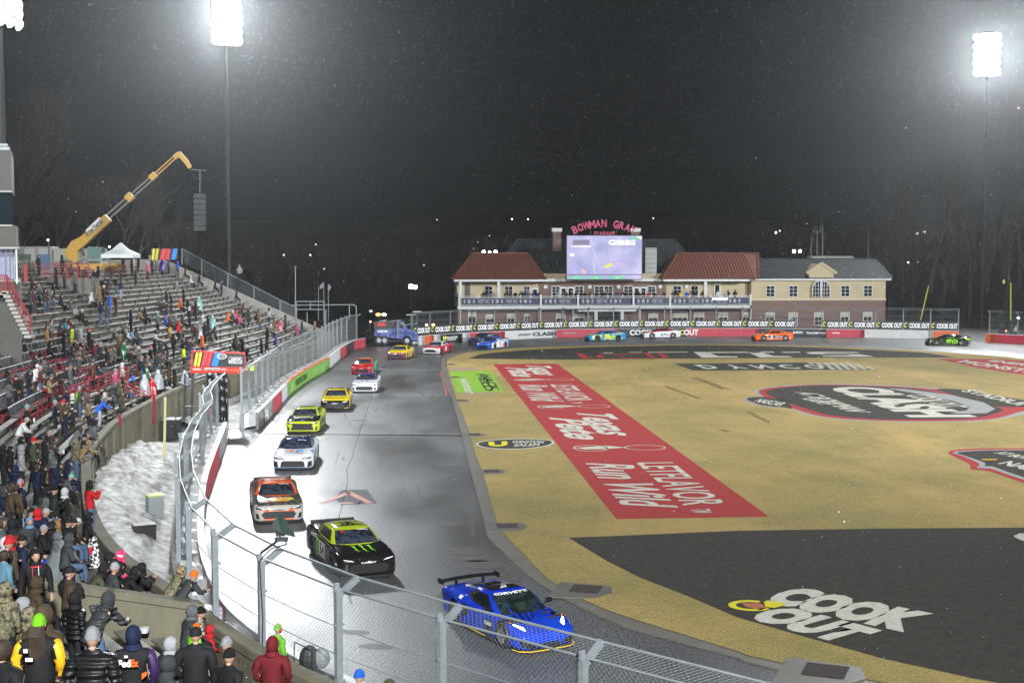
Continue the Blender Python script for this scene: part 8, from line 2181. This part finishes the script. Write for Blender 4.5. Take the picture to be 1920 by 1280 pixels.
def parse_crowd():
    for a in ((20, (0, 880, 128, 1010), 1), (4, (0, 1000, 90, 1060), 2), (24, (0, 745, 175, 870), 3), (62, (0, 585, 300, 735), 4, True), (26, (300, 560, 480, 640), 5, True), (24, (60, 500, 330, 580), 6, True), (3, (90, 1060, 150, 1075), 7), (3, (120, 900, 150, 1000), 8)): fill(*a)
    for line in CROWD.strip().splitlines():
        for e in line.split('|'):
            x, y, pose, jk, gear, gc, tr_ = e.split()
            person(float(x), float(y), pose, jk, gear, gc, tr_)
parse_crowd()
cme = bpy.data.meshes.new('crowd'); cme.from_pydata(np.concatenate(CR['v']).tolist(), [], CR['f'])
for m in CMATS: cme.materials.append(m)
cme.polygons.foreach_set('material_index', CR['m']); cme.update(); cme.shade_smooth(); link('crowd', cme, kind='stuff')
# extras carried by particular people
def phone(rt, P, s=(0.0, .40, .02)):
    w = Vector((0, .42, 1.42)) if not P['sit'] else Vector((0, .48, .98))
    q = MB(); q.box((w.x, w.y, w.z), (.075, .012, .15)); o = q.build('phone', black_gloss, None); o['label'] = None
def scarf(cols):
    def f(rt, P):
        hd = P['head'].translation; q = MB()
        for s in (1, -1): q.bar((s * .05, hd.y + .12, hd.z - .17), (s * .06, hd.y + .17, hd.z - .55), .07, .015, m=0 if s > 0 else 1)
        q.tube((0, hd.y - .0, hd.z - .13), (0, hd.y, hd.z - .19), .10, .12, n=12); q.build('scarf', [mat('scarf_red', (.45, .02, .04), .8), mat('scarf_pale', (.5, .48, .5), .8)], rt)
    return f
def earmuffs(rt, P):
    hd = P['head'].translation; q = MB()
    for s in (1, -1): q.sphere((hd.x + s * .105, hd.y, hd.z - .01), .045, 8, 5, sc=(.6, 1, 1.2))
    q.path([Vector((hd.x + .1 * math.cos(a), hd.y, hd.z + .15 * math.sin(a))) for a in [math.pi * i / 8 for i in range(9)]], .010, n=5); q.build('ear_defenders', mat('ear_red', (.6, .02, .03), .4), rt)
def on_back(txt, m, w, h, z, bold=.05, y=-.175):
    def f(rt, P): letters(txt, (0, y, z), (1, 0, 0), (0, 0, 1), w, h, m, rt, bold=bold)
    return f
# named individuals near the camera
def spot(x, y, Y, h): p = atY(x, y, Y); p.z -= h; return p
person(66, 1028, 'sd', 'k', 'hood', 'k', 'k', face=-75, extra=scarf(0), note='woman in black hood facing the camera with red and white scarf')
person(37, 897, 'st', 'n', 'beanie', 'lg', 'lj', extra=earmuffs, note='person in navy jacket and pale jeans with red ear defenders')
def bib(rt, P):
    q = MB(); q.box((0, -.16, 1.05), (.30, .03, .5)); q.build('overall_bib', mat('tan_canvas', (.28, .14, .04), .8), rt)
person(156, 868, 'sl', 'bcamo', 'hood', 'bcamo', 't', extra=bib, note='big man in brown camouflage and tan overalls leaning on the parapet')
def redstripes(rt, P):
    q = MB(); q.bar((-.20, .0, 1.44), (-.08, .07, 1.5), .02); q.bar((.20, .0, 1.44), (.08, .07, 1.5), .02); q.build('yellow_piping', mat('piping_yellow', (.7, .5, .03), .5), rt)
person(171, 896, 'sp', 'r', 'hood', 'k', 'j', loc=spot(167, 896, 40.5, 1.755), face=35, extra=redstripes, note='person in bright red jacket and black hood holding up a phone')
person(160, 960, 'si', 'k', 'hood', 'k', 'k', note='seated person in black hood against the parapet beside a chequered blanket')
person(52, 968, 'si', 'dg', 'hood', 'lb', 'k', face=-50, note='bearded man in light blue hood turned towards the camera'); person(73, 983, 'si', 'k', 'cap', 'lg', 'k', face=30, note='seated man in pale grey cap and black jacket')
person(205, 1056, 'si', 'dg', 'beanie', 'lg', 'k', note='seated person in pale grey beanie in the middle of the black jackets')
person(218, 1032, 'si', 'pinkp', 'hood', 'pinkp', 'k', note='person in a bright pink patterned hooded blanket')
person(257, 1057, 'sx', 'k', 'hood', 'k', 'j', note='person in black hood and jeans filming by the parapet')
person(328, 1062, 'sl', 'camo', 'hood', 'bcamo', 'k', loc=spot(322, 1062, 31.2, 1.62), face=50, note='person in faded camouflage behind the orange beanie'); person(347, 1070, 'sl', 'dg', 'beanie', 'or', 'k', loc=spot(343, 1070, 30.8, 1.62), face=42, note='man in bright orange beanie and dark jacket leaning on the parapet')
person(34, 782, 'sh', 'w', 'cap', 'lg', 'k', note='seated man in white sweatshirt and pale cap'); person(74, 701, 'si', 'cr', 'cap', 'w', 'r', note='seated person in cream top and white cap by the red rail')
person(140, 1108, 'st', 'k', 'hood', 'k', 'k', quilted=True, note='person in black quilted coat standing by the cross wall')
person(178, 1116, 'sl', 'dg', 'hood', 'dg', 'j', quilted=True, note='person in grey quilted jacket bending over the bench by the cross wall', scale=1.05)
person(350, 1135, 'si', 'dg', 'hood', 'g', 'k', note='person in grey hood seated against the near parapet'); person(366, 1138, 'si', 'plaid', 'beanie', 'k', 'k', note='person in plaid shirt and black beanie against the near parapet')
person(360, 1168, 'si', 'lm', 'beanie', 'or', 'k', scale=.8, note='child in green jacket and orange beanie'); person(386, 1172, 'si', 'r', 'hood', 'r', 'k', scale=.8, note='child in red hood beside the plaid shirt')
person(29, 1124, 'si', 'b', 'hood', 'lg', 'k', extra=on_back('Sunoco', wht_txt, .3, .10, .92, y=-.15), note='person in bright blue team jacket and grey hood')
person(308, 1198, 'si', 'dg', 'hood', 'lg', 'k', note='seated person with pale grey hood over a dark jacket'); person(302, 1232, 'si', 'dg', 'hood', 'dg', 'k', note='small hunched person in dark grey hood at the very bottom')
def sleeves(rt, m, sides):
    j = [c for c in rt.children if c.name.startswith('jacket')][0]; me = j.data.copy(); j.data = me; me.materials.append(m)
    for p in me.polygons:
        if abs(p.center.x) > .195 and (1 if p.center.x > 0 else -1) in sides: p.material_index = 1
def fedex(rt, P):
    sleeves(rt, mat('purple_cloth', (.035, .01, .07), .6), (1,))
    letters('Fed', (-.085, -.255, 1.34), (1, 0, 0), (0, 0, 1), .16, .10, TXT['white'], rt, bold=.05); letters('Ex', (.05, -.255, 1.34), (1, 0, 0), (0, 0, 1), .10, .10, TXT['orange'], rt, bold=.05)
    q = MB(); q.box((-.06, -.25, 1.43), (.045, .01, .03)); q.build('flag_patch', TXT['white'], rt)
    q = MB(); q.add([(.14, -.27, 1.20), (.20, -.25, 1.22), (.20, -.25, 1.17), (.14, -.27, 1.12)], [(0, 3, 2, 1)]); q.build('orange_flash', TXT['orange'], rt)
def yelljack(rt, P):
    sleeves(rt, mat('sleeve_yellow', (.80, .40, .01), .5, bump=.5, bscale=12), (1, -1))
    q = MB(); q.box((-.09, -.25, 1.37), (.05, .012, .045)); q.box((-.05, -.25, 1.26), (.09, .012, .045)); q.build('back_print', TXT['white'], rt)
    l_ = link('long_hair', GEAR['long_hair'], rt); l_.matrix_basis = P['head'] @ Matrix.Scale(.9, 4)
FC = 88
person(72, 1153, 'st', 'k', 'beanie', 'lm', 'k', face=FC, extra=yelljack, note='woman in bright green beanie and black jacket with yellow sleeves', scale=1.0)
person(172, 1176, 'st', 'k', 'beanie', 'lg', 'k', face=86, quilted=True, note='person in pale grey beanie and black quilted jacket seen from behind', scale=1.04)
person(249, 1173, 'st', 'k', 'hood', 'n', 'k', face=94, extra=fedex, note='person in navy hood, black jacket with white and orange letters on the back', scale=1.03)
person(366, 1176, 'st', 'k', 'cap', 'k', 'k', face=82, note='tall man in black cap and black jacket seen from behind', scale=1.05)
person(423, 1195, 'st', 'br', 'beanie', 'lg', 'k', face=50, note='person in pale grey beanie and brown jacket'); person(428, 1216, 'st', 'k', 'beanie', 'k', 'k', face=50, extra=None, note='person in black beanie with a green hood lining')
person(510, 1193, 'st', 'mr', 'hood', 'mr', 'k', face=78, note='person in maroon hooded raincoat seen from behind', scale=1.04)
person(672, 1256, 'st', 'b', 'beanie', 'b', 'k', face=40, note='person whose bright blue furry hat shows at the bottom edge'); person(727, 1273, 'st', 'o', 'beanie', 'o', 'k', face=40, note='person whose olive hat just shows at the bottom edge')
person(2, 1200, 'st', 'k', 'hair', 'k', 'k', face=60, note='dark haired person cut off by the left edge')
# the marshal in lime behind the parapet
mp = at(520, 1173, 1.75); person(520, 1173, 'st', 'lm', 'beanie', 'lm', 'k', loc=Vector((mp.x, mp.y, .05)), face=40, extra=earmuffs, note='track marshal in lime green with red ear defenders beyond the parapet')
# blanket wrapped pair, chequered blanket
def drape(name, px_, py, hx, hy, hz, m, label, seed=1, h=0.9):
    c = on_stand(px_, py, h); t = anchor(name, tuple(c), label, 'blanket'); q = MB(); nu, nv = 40, 18
    for j in range(nv + 1):
        u = j / nv
        for i in range(nu):
            a = 2 * math.pi * i / nu; r = math.sin(u * math.pi * .52) ** .8
            bump_ = 1 + .10 * noise.noise(Vector((math.cos(a) * 2.2, math.sin(a) * 2.2, u * 7 + seed))) + .035 * math.sin(u * 34 + 2.2 * math.sin(a * 2 + seed))
            q.v.append((c.x + hx * r * math.cos(a) * bump_, c.y + hy * r * math.sin(a) * bump_, c.z + h * (1 - u) * 1.0 + (hz if 0 else 0) + .25 * math.cos(a) * r * (1 - u)))
    for j in range(nv):
        for i in range(nu): q.f.append((j * nu + i, (j + 1) * nu + i, (j + 1) * nu + (i + 1) % nu, j * nu + (i + 1) % nu)); q.m.append(0)
    q.build('blanket_cloth', m, t, smooth=70)
person(100, 997, 'si', 'g', 'hood', 'g', 'k', note='left of two people wrapped in one grey blanket'); person(121, 1000, 'si', 'dg', 'hood', 'dg', 'j', note='right of two people wrapped in one grey blanket')
drape('blanket', 114, 1010, .55, .42, 0, mat('grey_fleece', (.17, .19, .195), .9, bump=.6, bscale=8, var=(.11, .12, .125), scale=3), 'grey fleece blanket wrapped round two people', h=1.12)
drape('blanket', 175, 1005, .42, .36, 0, PAT['check'], 'black and white chequered blanket by the parapet', seed=4, h=.85)
c = on_stand(102, 1050, .5); t = anchor('carrier_bag', tuple(c), 'bright blue bag under the grey blanket', 'bag'); q = MB(); q.sphere((c.x, c.y, c.z + .36), .3, 12, 8, sc=(1.2, .7, .75)); q.build('bag_body', mat('bag_blue', (.01, .05, .5), .35, bump=.6, bscale=8), t)
# cups, bags and small litter on the benches
def cup(px_, py, h, r, m, label, cat='cup'):
    c = on_stand(px_, py, .45 + h); 
    if c is None: return
    t = anchor(cat.replace(' ', '_'), (c.x, c.y, c.z + .42), label, cat); q = MB(); q.tube((c.x, c.y, c.z + .42), (c.x, c.y, c.z + .42 + h), r * .8, r, n=12); q.build('cup_wall', m, t); q = MB(); q.tube((c.x, c.y, c.z + .42 + h), (c.x, c.y, c.z + .435 + h), r * 1.05, n=12); q.build('lid', white_paint, t)
cup(25, 988, .18, .05, flat('paper_white', (.65, .65, .65)), 'tall white paper cup on the plank by the cream coat'); cup(64, 783, .16, .045, flat('paper_white', (.65, .65, .65)), 'white paper cup on the bench by the mint beanie')
cup(167, 1022, .22, .11, flat('popcorn_red', (.6, .03, .03)), 'red popcorn bucket on the plank by the parapet', 'bucket'); cup(119, 842, .14, .045, flat('paper_white', (.65, .65, .65)), 'white cup at the feet of the camouflage jacket')
cup(104, 785, .2, .06, flat('mustard_cup', (.6, .55, .2)), 'yellow cup behind the pale jeans'); cup(271, 1173, .10, .10, flat('crumpled_white', (.6, .6, .6)), 'crumpled white wrapper on the near bench', 'wrapper')
for px_, py, lb, col in ((122, 782, 'navy backpack worn below the olive cap', (.012, .02, .06)), (247, 712, 'blue backpack by the red railings', (.04, .13, .45)), (215, 742, 'dark backpack on the parapet side bench', (.02, .02, .03)), (90, 820, 'black bag on the bench behind the pale coat', (.015, .015, .016)), (126, 940, 'camouflage bag on the bench by the parapet', (.05, .05, .03))):
    c = on_stand(px_, py, .9); t = anchor('backpack', (c.x, c.y, c.z + .42), lb, 'bag'); q = MB(); q.box((c.x, c.y, c.z + .66), (.30, .2, .44), .5, taper=.8); q.sphere((c.x, c.y, c.z + .66), .19, 12, 8, sc=(.9, .7, 1.25)); q.build('bag_body', mat('bag_%d' % int(px_), col, .6, bump=.5, bscale=9), t)
# yellow flag of the marshal
t = anchor('marshal_flag', tuple(atY(470, 690, 92)), 'fluorescent yellow flag waved above the straight fence', 'flag')
q = MB(); A, B, C_ = atY(459, 692, 92), atY(483, 683, 92), atY(468, 673 + 22, 92); q.add([atY(460, 674 + 15, 92), atY(484, 682, 92), atY(475, 695, 92), atY(462, 694, 92)], [(0, 1, 2, 3)]); q.build('flag_cloth', mat('flag_yellow', (.75, .85, .02), .6), t)

# folding chairs in curved rows with red rails before them
chair_q = MB(); chair_q.box((0, .05, .44), (.42, .40, .05)); chair_q.add([(-.21, -.16, .42), (.21, -.16, .42), (.21, -.26, .86), (-.21, -.26, .86), (-.21, -.20, .42), (.21, -.20, .42), (.21, -.30, .86), (-.21, -.30, .86)], [(0, 1, 2, 3), (7, 6, 5, 4), (0, 3, 7, 4), (1, 5, 6, 2), (3, 2, 6, 7)])
seat_me = chair_q.mesh('seat_shell', mat('chair_black', (0.018, 0.018, 0.02), .45)); leg_q = MB()
for s in (-.2, .2): leg_q.bar((s, .2, 0), (s, -.1, .44), .03); leg_q.bar((s, -.2, 0), (s, .1, .44), .03)
leg_me = leg_q.mesh('folding_legs', red_rail); sn_q = MB(); sn_q.box((0, -.29, .875), (.40, .05, .025)); snow_me = sn_q.mesh('snow_cap', snow_clean)
def chair_rows():
    names = ['lowest', 'second', 'third', 'fourth', 'fifth', 'highest']
    for r_i, k in enumerate((3, 4, 5, 6, 7, 8)):
        P = resample([tuple(WP[i] + WN[i] * (WALK + k * ROW_W + .3)) for i in range(wi(86), wi(60))], .62)
        N = with_normals(P)
        for j in range(1, len(P) - 1):
            if j % 14 in (0,): continue
            p, n = N[j]; d, i = wall_dist(p[0], p[1]); a = math.atan2(-WN[i][1], -WN[i][0]) - math.pi / 2
            c = empty('folding_chair', (p[0], p[1], FLOOR0 + ROW_R * (k + 1)), a, label='black folding chair with snow on its back, %s of the six curved chair rows' % names[r_i], cat='chair', group='black folding chairs, %s row' % names[r_i])
            link('seat_shell', seat_me, c); link('folding_legs', leg_me, c); link('snow_cap', snow_me, c)
        t = anchor('red_railing', (P[0][0], P[0][1], FLOOR0 + ROW_R * (k + 1)), 'red pipe railing in front of the %s row of folding chairs' % names[r_i], 'railing')
        q = MB(); z = FLOOR0 + ROW_R * (k + 1); Q = [tuple(WP[wall_dist(p[0], p[1])[1]] + WN[wall_dist(p[0], p[1])[1]] * (WALK + k * ROW_W - .05)) for p in P]
        for a, b in zip(Q[::3], Q[3::3]):
            if r_i in (0, 3): q.bar((*a, z + .75), (*b, z + .75), .06); q.bar((*a, z + .3), (*b, z + .3), .05)
            else: q.bar((*a, z + .12), (*b, z + .12), .05, .12)
        q.build('rails', red_rail, t)
        for a in Q[::3]: q = MB(); q.bar((*a, z - .2), (*a, z + (.78 if r_i in (0, 3) else .3)), .06); q.build('rail_post', red_rail, t)
chair_rows()
def frame_rail(pts, Y, label):
    t = anchor('red_railing', tuple(atY(*pts[0][0], Y)), label, 'railing'); q = MB()
    for a, b in pts: q.bar(atY(*a, Y), atY(*b, Y), .05)
    q.build('rails', red_rail, t)
# short upright red guard frames at the aisle heads
for i, (x, y, w, h, Y) in enumerate(((12, 643, 14, 18, 79), (28, 640, 14, 18, 79), (60, 663, 14, 17, 78), (74, 660, 12, 17, 78), (104, 676, 13, 20, 76), (118, 674, 12, 20, 76), (148, 692, 13, 18, 75), (162, 690, 12, 18, 75), (207, 696, 16, 22, 74), (225, 690, 15, 22, 74))):
    frame_rail([((x, y), (x + w, y - 2)), ((x, y), (x, y + h)), ((x + w, y - 2), (x + w, y + h - 2)), ((x, y + h), (x + w, y + h - 2))], Y, 'small square red guard frame among the folding chairs, ' + ORD[i] + ' from the left')
frame_rail([((235, 717), (287, 739)), ((236, 723), (280, 742)), ((237, 729), (268, 744)), ((236, 716), (236, 737)), ((253, 724), (253, 745)), ((270, 732), (270, 742)), ((238, 722), (262, 716))], 71, 'tangle of red ramp rails standing behind the parapet')
frame_rail([((129, 726), (200, 703)), ((129, 726), (129, 770)), ((140, 723), (140, 750)), ((152, 720), (152, 742)), ((168, 714), (168, 745)), ((185, 708), (185, 735)), ((200, 703), (200, 722)), ((150, 742), (200, 720)), ((141, 753), (160, 752))], 69, 'long red railing below the lowest row of folding chairs')

# people on the field house balcony
BAL = """857 te hood pu|907 k hood k|925 lg hood cr|949 br hair k|958 k hood k|966 k beanie w|976 k hood k|981 n hood k|991 g hair k|1000 pu hood pu|1008 k hood k|1047 lg hood lg|1056 dg hood k|1061 k hair k|1071 k beanie w|1080 k hood k|1089 k hood k|1096 k hair k|1106 br beanie k|1119 k cap k|1131 k hood k|1136 k beanie w|1144 k beanie lg|1158 pu hood b|1168 k hood k|1174 k hair k|1183 k hood k|1192 k hair k|1198 k hood k|1206 k beanie w|1216 r beanie mr|1226 k beanie w|1245 mr hair k|1262 dg hair k|1268 n hair k|1276 y hood br|1282 cr beanie w|1287 b beanie w|1294 t hood t|1304 n hair k|1317 mr hood k|1346 w hair k|1360 w beanie w|1365 k hood k|1378 k hood k"""
for e in BAL.split('|'):
    x, jk, gear, gc = e.split(); x = float(x); s = 1.0 if x < 1330 else 1.05
    loc = atY(x, 573.5, YB + .7 + random.uniform(-.1, .3)); loc.z = Z(573.5, YB) + .2
    person(x, 550, random.choice(['st', 'sl', 'st', 'sc']), jk, gear, gc, 'k', loc=loc, face=-90 + random.uniform(-25, 25), scale=s, region='on the field house balcony' + (', left porch' if x < 1012 else ', centre' if x < 1252 else ', right porch'))
# track workers near the far right gate and by the wrecker
for x, y, Y, jk, gc, reg in ((1882, 610, 166, 'k', 'k', 'behind the turn fence'), (1897, 608, 167, 'dg', 'k', 'behind the turn fence'), (1905, 612, 165, 'w', 'lg', 'behind the turn fence'), (1875, 612, 166, 'n', 'k', 'behind the turn fence'), (690, 615, 160, 'k', 'k', 'left of the wrecker'), (449, 496, 140, 'lg', 'lg', 'outside the end wall')):
    loc = atY(x, y, Y); loc.z = max(loc.z - 1.76, 0) if x > 600 else loc.z - 1.76; 
    if x > 600: loc.z = 0
    person(x, y, 'st', jk, 'hood', gc, 'k', loc=loc, face=-90, region=reg)
# labels that single each person out
byl = {}
for rt, what, x, y, reg in PERS:
    lb = what if not (what.startswith(('seated person in', 'standing person in', 'leaning person in'))) or reg is None and ' beside ' in what else what + ' ' + (reg or where(x, y))
    if reg and reg not in lb: lb = what + ' ' + reg
    byl.setdefault(lb, []).append((x, rt))
for lb, L in byl.items():
    if len(L) == 1: L[0][1]['label'] = lb
    else:
        L.sort(key=lambda a: a[0])
        for i, (x, rt) in enumerate(L): rt['label'] = lb + ', ' + (ORD[i] + (' from the left' if i else '') if i < len(ORD) else 'rightmost')
for rt, what, x, y, reg in PERS:
    w_ = rt['label'].split()
    if len(w_) > 16: rt['label'] = rt['label'].replace(' person in', ' in').replace(' jacket,', ',').replace(' from the left', '')
    rt['group'] = 'spectators on the balcony' if reg and 'balcony' in reg else 'spectators on the grandstand'
